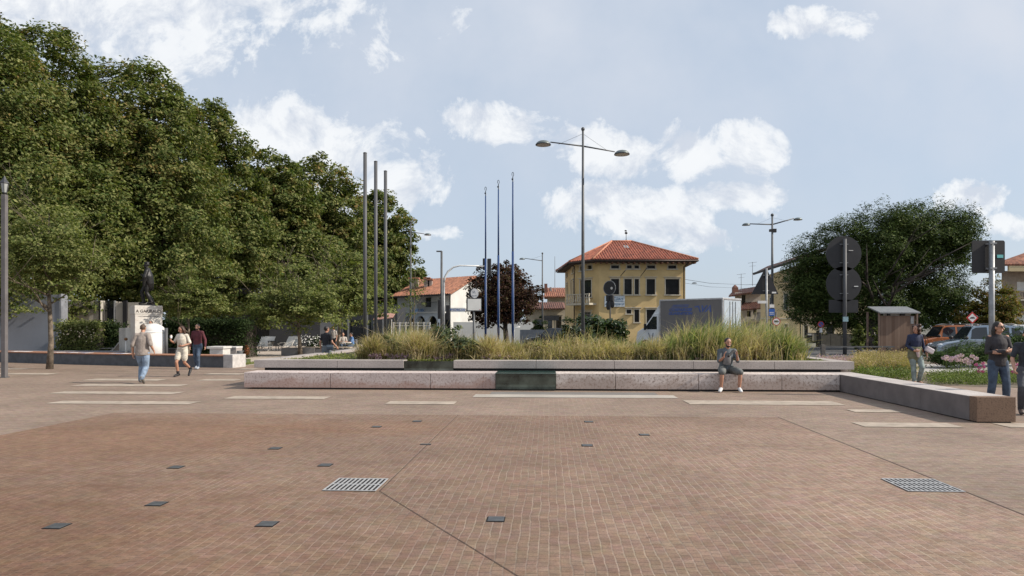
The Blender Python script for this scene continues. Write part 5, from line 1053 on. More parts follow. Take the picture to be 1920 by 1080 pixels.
roofface(t, [(at(1366, D-1), D-1, hz(556, D)), (at(1440, D-1), D-1, hz(544, D)), (at(1440, D+5), D+5, hz(536, D+5)), (at(1376, D+5), D+5, hz(545, D+5))], tiles3)
roofface(t, [(at(1384, D-2.4), D-2.4, hz(582, D)), (at(1440, D-2.4), D-2.4, hz(578, D)), (at(1434, D-.1), D-.1, hz(565, D)), (at(1396, D-.1), D-.1, hz(568, D))], tiles3)
MB().box(at(1406, D)-o.x, at(1435, D)-o.x, -1.8, -.05, hz(601, D), hz(599, D)).box(at(1406, D)-o.x, at(1435, D)-o.x, -1.8, -1.72, hz(599, D), hz(586, D)).build('balcony', pm('balcony_grey', (.22, .22, .22), .8), t)
c_ = MB().box(at(1380, D)-o.x, at(1389, D)-o.x, 1, 1.7, hz(555, D), hz(538, D)).build('chimney', tiles3, t); MB().lathe((at(1384.5, D)-o.x, 1.35, hz(538, D)), [(.42, 0), (.1, .35)], 6).build('cap', tiles3, c_)
m = MB()
for (px, y0, y1) in ((1394.5, 545, 512), (1416, 535, 490)):
    x = at(px, D)-o.x; m.tube([(x, 1, hz(y0, D)), (x, 1, hz(y1, D))], [.04, .03], 5); m.tube([(x-.6, 1, hz(y1+2, D)), (x+.6, 1, hz(y1, D))], [.02, .02], 4); m.tube([(x-.4, 1, hz(y1+8, D)), (x+.4, 1, hz(y1+7, D))], [.015, .015], 4)
m.build('tv_antenna', galv, t)
# garden wall, cabinet, gate
d = 56; t = thing('garden_wall', 'grey garden wall panels behind the railing, under the pine', 'wall', (at(1538, d), d, 0)); gw = pm('grey_fence_panel', (.13, .125, .11), .8, 0, .1)
for k in range(3): MB().box(at(1538, d)-at(1538, d)+k*.86, k*.86+.82, 0, .12, 0, hz(626, d)).build('panel', gw, t)
MB().box(2.6, 9, 0, .12, 0, hz(628, d)).build('long_panel', gw, t); MB().box(-.25, -.02, -.05, .2, 0, hz(620, d)).build('post', black, t)
t = thing('notice_case', 'dark framed notice case with a white sheet near the garden wall', 'notice case', (at(1513, d), d, 0)); MB().box(0, .85, 0, .1, .3, hz(624, d)).build('frame', dsteel, t); MB().box(.06, .38, -.012, -.001, .95, hz(625.5, d)).build('white_sheet', whitep, t); MB().box(.43, .8, -.012, -.001, .5, hz(625.5, d)).build('beige_sheet', bw, t)
for xq in (.04, .8): MB().box(xq-.04, xq+.04, .02, .08, 0, .3).build('leg', dsteel, t)
# railing in front of the pine
x0, y0 = gp(1543, 669.5); x1, y1 = gp(1655, 671); t = thing('guard_rail', 'low dark guard rail with square posts beneath the round signs', 'railing', (x0, y0, 0)); rz_ = math.atan2(y1-y0, x1-x0)
for i, uq in enumerate((0, 2.0, 3.6)): MB().box(uq-.1, uq+.1, -.1, .1, 0, .68 if i == 0 else .52).build('post', pm('rail_post', (.12, .11, .10), .7, 0, .2, 8) if i == 0 else dsteel, t, bevel=.01)
MB().box(.11, 3.9, -.05, .05, .53, .60).build('rail', steel, t)
# dark slate building + awnings behind the lindens
D = 58; slate = pm('slate_panel', (.04, .043, .05), .6, 0, .08, .6); t = thing('slate_building', 'dark slate coloured building behind the white deck chairs', 'building', (at(505, D), D, 0))
MB().box(0, at(600, D)-at(505, D), 0, 8, 0, 4.2).build('wall', slate, t); MB().box(at(470, D)-at(505, D), -.02, .6, 8, 0, 4.2).build('glazed_wall', glass, t); MB().box(at(300, D)-at(505, D), at(469.5, D)-at(505, D), 1, 8, 0, 5.0).build('dark_wing', slate, t)
t = thing('cafe_building', 'low dark cafe front with pale posts left of the grey poles', 'building', (at(640, 66), 66, 0)); D = 66
MB().box(at(600, D)-at(640, D), at(745, D)-at(640, D), 0, 5, 0, 3.8).build('wall', slate, t); MB().box(at(650, D)-at(640, D), at(700, D)-at(640, D), -.05, -.003, .6, 2.3).build('shop_window', glass, t)
for px in (655, 690, 720): MB().box(at(px, D)-at(640, D), at(px, D)-at(640, D)+.16, -.9, -.74, 0, 3.0).build('post', galv, t)
aw = thing('awning', 'small reddish awning beside the grey poles', 'awning', (at(700, 60), 60, 0)); MB().add([(0, 0, 2.3), (1.7, 0, 2.5), (1.7, 1.3, 2.9), (0, 1.3, 2.8), (0, 0, 2.22), (1.7, 0, 2.42), (1.7, 1.3, 2.8), (0, 1.3, 2.7)], [(0, 1, 2, 3), (7, 6, 5, 4), (0, 4, 5, 1), (1, 5, 6, 2), (2, 6, 7, 3), (3, 7, 4, 0)]).build('cloth', pm('awning_pink', (.45, .25, .20), .8), aw)
for xq in (.06, 1.6): MB().tube([(xq, .05, 0), (xq, .05, 2.3)], [.03, .03], 6).build('leg', white, aw)
# far right house
D = 62; t = thing('balcony_house', 'house with tiled roof and balcony cut by the right edge of the picture', 'house', (at(1905, D), D, 0)); o = Vector(t.location)
wallseg(t, P2(1878, D), P2(2010, D), 0, hz(508, D), [(1.4, 1.0+1.3, hz(545, D), hz(528, D)), (1.2, 2.6, 1.2, 2.8)], pm('tan_render', (.40, .33, .26), .9), frame=None, shutter=white, panemat=white)
roofface(t, [(at(1862, D-2), D-2, hz(500, D)), (at(2020, D-2), D-2, hz(500, D)), (at(2000, D+5), D+5, hz(470, D+5)), (at(1925, D+5), D+5, hz(474, D+5))], tiles2)
MB().box(at(1862, D)-o.x, at(2010, D)-o.x, -2.0, -1.8, hz(512, D), hz(502, D)).build('eaves_board', ye2, t); MB().box(at(1890, D)-o.x, at(2000, D)-o.x, -1.6, -.02, hz(565, D), hz(562, D)).build('balcony_slab', stonef, t)
m = MB()
for k in range(22): m.box(at(1890, D)-o.x+k*.2, at(1890, D)-o.x+k*.2+.04, -1.58, -1.54, hz(562, D), hz(551, D))
m.box(at(1890, D)-o.x, at(1990, D)-o.x, -1.6, -1.52, hz(551, D), hz(550, D)); m.build('balcony_railing', dsteel, t)
# distant treeline on the horizon (far-off wood)
rg = np.random.default_rng(77); n = 9000; xx = rg.uniform(-260, 260, n); hh = 4+2.5*np.sin(xx*.11)+1.5*np.sin(xx*.31+1)
c = np.stack([xx, 210+rg.uniform(-4, 4, n), rg.random(n)**.7*hh], 1); v_ = quads(c, rg.normal(size=(n, 3))+np.array([0, -1, .5]), rg.uniform(.4, 1.1, n), .7, rg)
tag(npmesh('distant_woods', v_, len(v_)//4, green3), 'far-off line of trees on the horizon', 'woods', kind='stuff')
# wooden shelter
d = 40; X = at(1650, d); t = thing('wooden_shelter', 'brown wooden plank shelter with tilted metal roof before the pine', 'shelter', (X, d, 0)); w = at(1716, d)-X; wm = plank_mat('weathered_planks', (.11, .058, .036), (.23, .155, .11), .17, 0)
MB().box(0, w, 0, .06, .03, hz(592, d)).build('plank_wall', wm, t); MB().box(w-.02, w+.04, .065, 1.4, .03, hz(592, d)).build('side_wall', wm, t)
for xq, yq in ((-.07, .0), (w+.05, -.05), (-.07, 1.3), (w+.2, 1.35)): MB().box(xq, xq+.09, yq, yq+.09, 0, hz(584, d)).build('post', pm('post_timber', (.25, .17, .13), .8), t)
MB().box(w-.28, w-.1, -.03, -.001, hz(607, d), hz(593, d)).build('notice_plate', galv, t)
zr0, zr1 = hz(585.5, d), hz(578, d); MB().add([(-.14, -.25, zr0), (w+.16, -.25, zr0), (w+.42, 1.6, zr1+.15), (.1, 1.6, zr1+.15), (-.14, -.25, zr0-.07), (w+.16, -.25, zr0-.07), (w+.42, 1.6, zr1+.08), (.1, 1.6, zr1+.08)], [(0, 1, 2, 3), (7, 6, 5, 4), (0, 4, 5, 1), (1, 5, 6, 2), (2, 6, 7, 3), (3, 7, 4, 0)]).build('metal_roof', galv, t)
MB().box(.3, w-.2, .1, .2, hz(591.9, d), hz(587, d)).build('cross_beam', bw, t); MB().box(.45, .6, -.02, .09, hz(591.9, d), hz(586, d)).box(w-.85, w-.6, -.02, .09, hz(591.9, d), hz(586, d)).build('bracket', black, t)
# ---------------- vehicles ----------------
def car(name, lab, loc, rz, paint, L=4.3, Hh=1.6, group=None, suv=False, Wd=1.76, clearance=.2, rails=False):
    """car faces +x locally; origin on ground at centre"""
    t = thing(name, lab, 'car', loc, rz, group); a = L/2; hb = Hh*.60
    prof_ = [(-a, .35), (-a+.05, hb*.75), (-a+.12, hb), (a-.95*L/4.3-.35, hb), (a-.35, hb*.83), (a-.06, hb*.68), (a, .45), (a-.05, .22), (-a+.08, .22)]
    rows = []; m = MB(); n = len(prof_)
    for y, s_ in ((-Wd/2, 0), (-Wd/2+.0, .0)): pass
    ys = [(-Wd/2+.10, .985, .03), (-Wd/2, .97, 0), (-Wd/2, .97, 0), (Wd/2, .97, 0), (Wd/2-.10, .985, .03)]
    b = 0; secs = [(-Wd/2, .97, 0.0), (-Wd/2+.14, 1.0, .035), (0, 1.012, .05), (Wd/2-.14, 1.0, .035), (Wd/2, .97, 0.0)]
    for (y, sx_, dz) in secs:
        for (x, z) in prof_: m.v.append((x*sx_, y, z+(dz if z > hb*.6 else 0)))
    for i in range(len(secs)-1):
        for k in range(n): m.f.append((i*n+k, i*n+(k+1) % n, (i+1)*n+(k+1) % n, (i+1)*n+k))
    m.f.append(tuple(reversed(range(n)))); m.f.append(tuple((len(secs)-1)*n+k for k in range(n)))
    m.build('body', paint, t, bevel=.035)
    # greenhouse
    gh = [(-a+.15, hb-.02), (-a+.55, Hh-.09), (-a+1.0, Hh-.02), (.1, Hh), (.55, Hh-.06), (a-1.15*L/4.3-.05, hb-.02)]; ti = .19; m = MB(); ng = len(gh)
    for y, inn in ((-1, 0), (1, 0)):
        for (x, z) in gh: f_ = (z-hb)/(Hh-hb); m.v.append((x, y*(Wd/2-.04-ti*max(0, f_)), z))
    for k in range(ng): m.f.append((k, (k+1) % ng, ng+(k+1) % ng, ng+k))
    m.f.append(tuple(reversed(range(ng)))); m.f.append(tuple(ng+k for k in range(ng))); m.build('cabin', paint, t, bevel=.03)
    def yat(z): return Wd/2-.04-ti*max(0, (z-hb)/(Hh-hb))
    for s_ in (-1, 1):
        def side(poly, nm, mat, pr=.006):
            q = MB(); k = len(poly); q.add([(x, s_*(yat(z)+pr), z) for x, z in poly]+[(x, s_*(yat(z)-.01), z) for x, z in poly], [tuple(range(k)), tuple(reversed(range(k, 2*k)))]+[(i, (i+1) % k, k+(i+1) % k, k+i) for i in range(k)]); return q.build(nm, mat, t)
        zt = Hh-.12; zl = hb+.03; 
        side([(-.02, zl), (a-1.45*L/4.3, zl), (.62, zt-.10), (.45, zt), (-.02, zt+.02)], 'side_window', glass); side([(-.95, zl), (-.12, zl), (-.12, zt+.02), (-.95, zt)], 'side_window', glass)
        side([(-a+.45, zl), (-1.05, zl), (-1.05, zt), (-a+.85, zt-.04)], 'side_window', glass)
        mr = MB().ell((.95*L/4.3, s_*(Wd/2+.10), hb+.08), (.09, .12, .09)).build('mirror', black, t, True)
        for xq in (-.35, .55): MB().box(xq-.09, xq+.09, s_*(Wd/2+.012)-.012, s_*(Wd/2+.012)+.012, hb-.16, hb-.13).build('door_handle', black, t)
        for xw in (a-.82, -a+.78):
            arch = MB().disc((xw, s_*(Wd/2-.045), .34), .385, (0, s_, 0), .055, 28).build('wheel_arch', black, t)
            w = MB().tube([(xw, s_*(Wd/2-.20), .33), (xw, s_*(Wd/2+.022), .33)], [.33, .33], 28, ref=(1, 0, 0)).build('wheel', pm('tyre_rubber', (.025, .025, .026), .85), t)
            MB().disc((xw, s_*(Wd/2+.023), .33), .21, (0, s_, 0), .012, 20, .05).build('rim', galv, w)
        MB().ell((a-.24, s_*(Wd/2-.24), hb*.74), (.2, .2, .075)).build('headlight', pm('headlight_glass', (.6, .62, .65), .1), t, True)
        MB().box(-a-.01, -a+.16, s_*(Wd/2-.12)-.11, s_*(Wd/2-.12)+.125, hb*.72, hb-.02).build('tail_light', redp, t, bevel=.02)
        if rails: MB().tube([(-a+.75, s_*.62, Hh-.03), (-a+1.0, s_*.64, Hh+.05), (.1, s_*.64, Hh+.06), (.45, s_*.62, Hh-.02)], [.022]*4, 7).build('roof_rail', galv, t, True)
    q = MB(); x0_, z0w, x1_, z1w = gh[-1][0]+.02, hb+.03, gh[-2][0]+.03, Hh-.09; q.add([(x0_, -Wd/2+.14, z0w), (x0_, Wd/2-.14, z0w), (x1_, Wd/2-.32, z1w), (x1_, -Wd/2+.32, z1w)], [(0, 1, 2, 3)]); q.build('windscreen', glass, t)
    q = MB(); q.add([(-a+.17, -Wd/2+.2, hb+.06), (-a+.17, Wd/2-.2, hb+.06), (-a+.48, Wd/2-.32, Hh-.13), (-a+.48, -Wd/2+.32, Hh-.13)], [(3, 2, 1, 0)]); q.build('rear_window', glass, t)
    MB().box(a-.06, a+.01, -.55, .55, .42, hb*.66).build('grille', black, t, bevel=.01); MB().box(a-.08, a+.03, -Wd/2+.08, Wd/2-.08, .22, .36).build('bumper', dsteel, t, bevel=.03)
    return t
orange = pm('orange_paint', (.42, .13, .035), .25, .35, .03, 1, coat=.6); silver = pm('silver_blue_paint', (.30, .36, .42), .25, .6, .03, 1, coat=.6); dkcar = pm('dark_car_paint', (.03, .032, .035), .25, .3, .03, 1, coat=.5)
car('parked_car', 'orange car with roof rails facing left, right of the wooden shelter', (at(1800, 38.5), 39.5, 0), R(180-8), orange, 4.35, 1.76, rails=True)
car('parked_car', 'silver grey estate car in front of the orange car, half hidden by junipers', (at(1838, 33.5), 33.5, 0), R(180-14), silver, 4.3, 1.74, rails=True)
car('parked_car', 'dark car parked left of the yellow house behind the shrubs', (at(1040, 52), 52, 0), R(165), dkcar, 4.3, 1.55)
car('parked_car', 'white roofed car behind the man with crossed arms at the right edge', (at(1925, 40), 40, 0), R(172), pm('white_car_paint', (.6, .6, .6), .3, 0, .02), 4.3, 1.78)
# box truck
FX, FY = at(1237, 42.4), 42.4; RX, RY = at(1355, 39.35), 39.35
ang = math.atan2(FY-RY, FX-RX); L = math.hypot(FX-RX, FY-RY); t = thing('box_truck', 'grey box truck with blue lettering and white cab, facing left', 'truck', (RX, RY, 0), ang)
# local +x towards the cab, local y: box spans from the near side (y=0) to the far side
HT = hz(558, 39.35); Wt = 2.2; ytow = -1; boxm = pm('truck_box_grey', (.165, .157, .155), .5, 0, .06, .5); cabw = pm('cab_white', (.70, .72, .73), .35, 0, .04)
MB().box(0, L, -Wt, 0, .95, HT-.10).build('box', boxm, t, bevel=.02)
fr = MB().box(-.02, L+.02, -Wt-.02, .02, HT-.098, HT).box(-.03, .05, -.06, .022, .93, HT-.1).box(L-.05, L+.03, -.06, .022, .93, HT-.1).build('edge_trim', pm('alu_trim', (.55, .55, .56), .4, .5), t, bevel=.01)
rd = MB().box(-.03, -.002, -Wt+.1, -.12, 1.02, HT-.14).build('rear_door', pm('rear_door_blue_white', (.40, .46, .52), .35, 0, .08, 2), t)
for yy_ in (-Wt*.35, -Wt*.5, -Wt*.65): MB().tube([(-.05, yy_, 1.1), (-.05, yy_, HT-.2)], [.018, .018], 6).build('locking_bar', galv, rd)
bt2 = pm('truck_lettering_blue', (.075, .12, .32), .5); zc = HT-.62
rt = (R(90), 0, R(180))
def ttext(body, size, x, z, sx=1.0, shear=.25, bold=.012): return text('lettering', body, size, bt2, t, (x, .012, z), rt, bold, .003, 'CENTER', sx, shear)
MB().box(L-2.05, L-.95+.0, .001, .010, zc+.22, zc+.27).box(L-2.0, L-.85, .001, .010, zc+.12, zc+.17).build('blue_stripes', bt2, t)
ttext('COSPARGEI', .24, L-1.45, zc-.04, 1.25); ttext('GUARNITION', .22, L-1.45, zc-.26, 1.2); ttext('VA', .52, L-3.15, zc-.02, 1.1, .35, .02); MB().bar((L-2.45, .006, zc+.12), (L-2.75, .006, zc+.16), .08, .01, (0, -1, 0)).bar((L-2.7, .006, zc+.14), (L-2.82, .006, zc-.2), .08, .01, (0, -1, 0)).build('logo_swoosh', bt2, t)
cp = [(L+.12, .55), (L+.12, 2.55), (L+.5, 2.5), (L+1.25, 1.62), (L+1.75, 1.35), (L+1.85, .95), (L+1.85, .45), (L+.3, .45)]
q = Matrix.Rotation(R(90), 4, 'X'); MB().prism(cp, .10, Wt-.10, q).build('cab', cabw, t, bevel=.05)
MB().add([(L+.03, -.2, 2.56), (L+.03, -Wt+.2, 2.56), (L+.85, -Wt+.35, 2.3), (L+.85, -.35, 2.3), (L+.03, -.2, HT-.12), (L+.03, -Wt+.2, HT-.12)], [(0, 3, 4), (1, 5, 2), (3, 2, 5, 4), (0, 1, 2, 3), (0, 4, 5, 1)]).build('wind_deflector', cabw, t, bevel=.03)
MB().prism([(L+.28, 1.5), (L+.28, 2.3), (L+.55, 2.3), (L+1.15, 1.58), (L+1.0, 1.5)], .085, .099, q).build('side_window', glass, t)
MB().add([(L+.56, -.25, 2.45), (L+.56, -Wt+.25, 2.45), (L+1.27, -Wt+.22, 1.64), (L+1.27, -.22, 1.64)], [(0, 1, 2, 3)]).build('windscreen', glass, t)
for yy_ in (.13, -Wt-.13): MB().box(L+.95, L+1.05, yy_-.09, yy_+.09, 1.45, 1.85).build('mirror', black, t, bevel=.03)
MB().prism([(L+.5, 1.28), (L+.62, .85), (L+.68, .85), (L+.58, 1.28)], .0855, .099, q).prism([(L+.85, 1.28), (L+.7, .85), (L+.76, .85), (L+.93, 1.28)], .0855, .099, q).build('door_emblem', grl, t)
MB().box(.1, L+.2, -Wt+.4, -.4, .6, .94).build('chassis', black, t)
for xw in (1.0, L+1.1):
    for yy_ in (-.08, -Wt+.33):
        w = MB().tube([(xw, yy_-.25, .42), (xw, yy_, .42)], [.42, .42], 24).build('wheel', pm('tyre_rubber', (0, 0, 0)), t); MB().disc((xw, yy_+.001, .42), .24, (0, 1, 0), .01, 18, .06).build('rim', galv, w)
# ---------------- people ----------------
def cloth(name, col, **k): return pm(name, col, .85, 0, .16, 8, .35, 22, **k)
def hand(m, w, dirv, palm_in, side, s=1.0, curl=.5):
    """palm + five fingers appended to body mesh. dirv: forearm direction, palm_in: direction the palm faces, side: thumb direction"""
    d = Vector(dirv).normalized(); pi_ = Vector(palm_in); pi_ = (pi_-d*pi_.dot(d)).normalized(); sd_ = Vector(side); sd_ = (sd_-d*sd_.dot(d)-pi_*sd_.dot(pi_)).normalized()
    w = Vector(w); m.limb([w, w+d*.045*s, w+d*.085*s], [(.026*s, .019*s), (.037*s, .016*s), (.036*s, .014*s)], 10, ref=sd_)
    for i, (o_, l_) in enumerate(((.028, .070), (.010, .078), (-.010, .072), (-.028, .056))):
        b = w+d*.082*s+sd_*o_*s; c1 = b+(d*math.cos(curl*.5)+pi_*math.sin(curl*.5))*l_*.45*s; c2 = c1+(d*math.cos(curl*1.4)+pi_*math.sin(curl*1.4))*l_*.32*s; c3 = c2+(d*math.cos(curl*2.2)+pi_*math.sin(curl*2.2))*l_*.25*s
        m.limb([b-d*.01*s, c1, c2, c3], [.0095*s, .0088*s, .0082*s, .007*s], 8)
    tb = w+d*.03*s+sd_*.028*s; m.limb([tb, tb+(sd_*.8+d*.7)*.028*s, tb+(sd_*.75+d*1.1+pi_*.3)*.045*s], [.013*s, .0105*s, .009*s], 8)
def person(label, loc, rz, h=1.75, pose=None, skinm=None, hair=hairbr, hairstyle='short', top=None, bottom=None, shoes=None, top_len=.02, sleeve=1.0, bot_len=1.0, girth=1.0, female=False, yaw=0.0, pitch=0.0, voxel=.008, sock=None, beard=False, glasses=False, loose=0.0, group=None, topname='shirt', botname='trousers', neckline=None, curl=.5, roll=0.0):
    s = h/1.75; t = thing('person', label, 'person', loc, rz, group); P = {}
    J = dict(pel=(0, 0, .95), waist=(0, .0, 1.08), chest=(0, .01, 1.30), neck=(0, -.01, 1.475), head=(0, .02, 1.635), shR=(.158, -.005, 1.415), shL=(-.158, -.005, 1.415), elR=(.22, -.03, 1.13), elL=(-.22, -.03, 1.13), wrR=(.235, .05, .88), wrL=(-.235, .05, .88),
             hipR=(.088, 0, .92), hipL=(-.088, 0, .92), knR=(.10, .02, .50), knL=(-.10, .02, .50), anR=(.105, -.03, .085), anL=(-.105, -.03, .085), toeR=(.12, .16, .03), toeL=(-.12, .16, .03), hdR=None, hdL=None, paR=(-1, 0, 0), paL=(1, 0, 0), thR=(0, 1, 0), thL=(0, 1, 0))
    if pose: J.update(pose)
    for k, v in J.items():
        if v is None: continue
        P[k] = Vector(v) if k[:2] in ('hd', 'pa', 'th') else Vector(v)*s
    g = girth*s; f = .92 if female else 1.0
    tor = [(P['pel']-Vector((0, 0, .05*s)), (.140*g, .100*g)), (P['pel']+(P['waist']-P['pel'])*.2, ((.165 if female else .152)*g, .108*g)), (P['waist'], (.130*g*f, .092*g)), (P['waist'].lerp(P['chest'], .5), (.136*g*f, .100*g)), (P['chest'], (.154*g*f, .110*g)), (P['chest'].lerp(P['neck'], .55), (.15*g*f, .088*g)), (P['chest'].lerp(P['neck'], .85), (.10*g, .07*g)), (P['neck'], (.058*s, .058*s))]
    sref = (P['shR']-P['shL']).normalized()
    Hd = P['head']; rot = Matrix.Rotation(yaw, 3, 'Z') @ Matrix.Rotation(pitch, 3, 'X') @ Matrix.Rotation(roll, 3, 'Y'); hp = lambda x, y, z: Hd+rot @ (Vector((x, y, z))*s)
    def arms(m, inf=0.0, frac=1.0, lo=0.0, cuff=0.0):
        for sd_ in 'RL':
            a, b, c = P['sh'+sd_], P['el'+sd_], P['wr'+sd_]; L1, L2 = (b-a).length, (c-b).length; tot = (L1+L2)*frac
            pts = [a, a.lerp(b, .5), b, b.lerp(c, .4), c]; rs = [.050*g*f, .043*g*f, .037*g*f, .037*g*f, .026*s]; ls = [0, L1*.5, L1, L1+L2*.4, L1+L2]
            pp, rr = [], []
            for i in range(5):
                if ls[i] <= tot+1e-6: pp.append(pts[i]); rr.append(rs[i]+inf+lo*ls[i]/(L1+L2))
                else:
                    q = (tot-ls[i-1])/(ls[i]-ls[i-1]); 
                    if q > .02: pp.append(pts[i-1].lerp(pts[i], q)); rr.append(rs[i-1]*(1-q)+rs[i]*q+inf+lo*frac+cuff)
                    break
            m.limb(pp, rr, 12)
    def legs(m, inf=0.0, frac=1.0, flare=0.0):
        for sd_ in 'RL':
            a, b, c = P['hip'+sd_], P['kn'+sd_], P['an'+sd_]; L1, L2 = (b-a).length, (c-b).length; tot = (L1+L2)*frac
            pts = [a, a.lerp(b, .5), b, b.lerp(c, .35), c]; rs = [.086*g, .072*g, .052*s, .052*s, .036*s]; ls = [0, L1*.5, L1, L1+L2*.35, L1+L2]; pp, rr = [], []
            for i in range(5):
                if ls[i] <= tot+1e-6: pp.append(pts[i]); rr.append(rs[i]+inf+flare*max(0, ls[i]/(L1+L2)))
                else:
                    q = (tot-ls[i-1])/(ls[i]-ls[i-1])
                    if q > .02: pp.append(pts[i-1].lerp(pts[i], q)); rr.append(rs[i-1]*(1-q)+rs[i]*q+inf+flare*frac)
                    break
            m.limb(pp, rr, 12)
    b = MB(); b.limb([x[0] for x in tor], [x[1] for x in tor], 16, ref=sref); b.limb([P['shL'], P['chest'].lerp(P['neck'], .6), P['shR']], [.055*g*f, .07*g, .055*g*f], 12, ref=(0, 1, 0))
    b.limb([P['neck']-Vector((0, 0, .04*s)), Hd-Vector((0, .01, .07))*s], [.058*s*f, .052*s*f], 12)
    b.ell(hp(0, 0, .02), (.076*s, .092*s, .098*s), 16, 12, rot); b.ell(hp(0, .022, -.055), (.058*s, .062*s, .062*s), 14, 10, rot)
    b.limb([hp(0, .088, .01), hp(0, .108, -.028)], [.011*s, .016*s], 8); b.ell(hp(0, .078, -.062), (.026*s, .014*s, .012*s), 8, 6, rot)
    for sx_ in (-1, 1): b.ell(hp(sx_*.078, -.005, -.005), (.012*s, .022*s, .032*s), 8, 8, rot); b.ell(hp(sx_*.032, .083, .035), (.022*s, .012*s, .007*s), 8, 6, rot)
    arms(b); legs(b)
    for sd_ in 'RL':
        dv = P['hd'+sd_] if 'hd'+sd_ in P else (P['wr'+sd_]-P['el'+sd_]); hand(b, P['wr'+sd_], dv, P['pa'+sd_], P['th'+sd_], s, curl)
        a, to = P['an'+sd_], P['toe'+sd_]; b.limb([a-(to-a).normalized()*.03*s+Vector((0, 0, -.02*s)), a.lerp(to, .6), to], [.036*s, .034*s, .026*s], 10)
    body = b.build('body', skinm or skin, t, remesh=voxel)
    eyem = pm('eye_dark', (.02, .015, .012), .3); lipm = pm('lip', (.36, .13, .11), .5)
    for sx_ in (-1, 1): MB().ell(hp(sx_*.031, .082, .018), (.011*s, .009*s, .007*s), 8, 6, rot).build('eye', eyem, t, True); MB().ell(hp(sx_*.032, .088, .041), (.019*s, .006*s, .005*s), 8, 6, rot).build('eyebrow', hair, t, True)
    MB().ell(hp(0, .083, -.062), (.024*s, .012*s, .007*s), 8, 6, rot).build('mouth', lipm, t, True)
    # hair
    hm = MB()
    if hairstyle == 'shaved': hm.ell(hp(0, -.010, .026), (.079*s, .090*s, .094*s), 16, 12, rot)
    else: hm.ell(hp(0, -.020, .034), (.086*s, .094*s, .098*s), 16, 12, rot)
    if hairstyle == 'bob':
        for a_ in range(-5, 6):
            an = a_*.32+math.pi; hm.limb([hp(.07*math.sin(an), .07*math.cos(an)-.01, .06), hp(.094*math.sin(an), .085*math.cos(an)-.02, -.03), hp(.10*math.sin(an), .085*math.cos(an)-.02, -.15)], [.03*s, .034*s, .02*s], 8)
    if hairstyle == 'long':
        for a_ in range(-4, 5):
            an = a_*.30+math.pi; hm.limb([hp(.06*math.sin(an), .07*math.cos(an)-.01, .05), hp(.085*math.sin(an), .08*math.cos(an)-.02, -.06), hp(.085*math.sin(an), .07*math.cos(an)-.03, -.24)], [.03*s, .033*s, .018*s], 8)
    if hairstyle == 'curly':
        r_ = random.Random(3)
        for _ in range(60):
            an = r_.uniform(1.25, 5.03); zz_ = r_.uniform(-.12, .13); hm.ell(hp(.088*math.sin(an), .088*math.cos(an)-.015, zz_), (.042*s, .042*s, .042*s), 8, 6)
    if hairstyle == 'bun': hm.ell(hp(0, -.12, .05), (.045*s, .045*s, .045*s), 10, 8)
    hm.build('hair', hair, t, remesh=.010)
    if beard: MB().ell(hp(0, .038, -.078), (.050*s, .052*s, .044*s), 12, 8, rot).limb([hp(-.06, .02, -.02), hp(-.055, .04, -.07)], [.016*s, .02*s], 8).limb([hp(.06, .02, -.02), hp(.055, .04, -.07)], [.016*s, .02*s], 8).build('beard', hair, t, remesh=.009)
    if glasses:
        gm = MB()
        for sx_ in (-1, 1): gm.ell(hp(sx_*.034, .098, .018), (.030*s, .010*s, .020*s), 12, 8, rot); gm.tube([hp(sx_*.062, .09, .022), hp(sx_*.08, .0, .012)], [.004*s, .004*s], 5)
        gm.tube([hp(-.02, .102, .022), hp(.02, .102, .022)], [.004*s, .004*s], 5); gm.build('sunglasses', black, t, True)
    # clothes
    if bottom:
        m = MB(); m.limb([P['pel']-Vector((0, 0, .055*s)), P['pel']+(P['waist']-P['pel'])*.25, P['pel'].lerp(P['waist'], .75)], [(.140*g+.012, .102*g+.012), (.156*g+.012, .11*g+.011), (.135*g+.013, .097*g+.012)], 16, ref=sref)
        legs(m, .016+loose*.6, bot_len, .004 if bot_len > .9 else .03); m.build(botname, bottom, t, remesh=.010)
    if top:
        m = MB(); lo = P['pel'].lerp(P['waist'], top_len*4) if top_len >= 0 else P['pel']+Vector((0, 0, top_len*s)); start = lo
        pts = [start, P['waist'], P['waist'].lerp(P['chest'], .5), P['chest'], P['chest'].lerp(P['neck'], .5), P['chest'].lerp(P['neck'], .84)]; e_ = .017+loose
        rs = [((.150)*g+e_+loose*.6, .106*g+e_+loose*.4), (.134*g+e_+loose*.6, .098*g+e_), (.140*g+e_+loose*.4, .103*g+e_), (.154*g*f+e_*.8, .110*g+e_*.8), (.15*g*f+e_*.5, .09*g+e_*.6), (.095*g+.012, .07*g+.012)]
        m.limb(pts, rs, 16, ref=sref, f0=.18); m.limb([P['shL'], P['chest'].lerp(P['neck'], .55), P['shR']], [.058*g*f+.012, .074*g+.008, .058*g*f+.012], 12, ref=(0, 1, 0)); arms(m, .013+loose*.3, sleeve, loose*.4, .0)
        m.build(topname, top, t, remesh=.010)
    if shoes:
        for sd_ in 'RL':
            a, to = P['an'+sd_], P['toe'+sd_]; dv = (to-a).normalized(); 
            sh = MB().limb([a-dv*.045*s+Vector((0, 0, -.025*s)), a+dv*.02*s+Vector((0, 0, -.01*s)), a.lerp(to, .6)+Vector((0, 0, .0)), to], [(.040*s, .042*s), (.045*s, .05*s), (.047*s, .036*s), (.040*s, .028*s)], 12).build('shoe', shoes, t, remesh=.008)
    if sock:
        for sd_ in 'RL': a, k_ = P['an'+sd_], P['kn'+sd_]; MB().limb([a+(k_-a)*.02, a+(k_-a)*.24], [.045*s, .05*s], 10).build('sock', sock, t, True)
    return t, P, hp, s
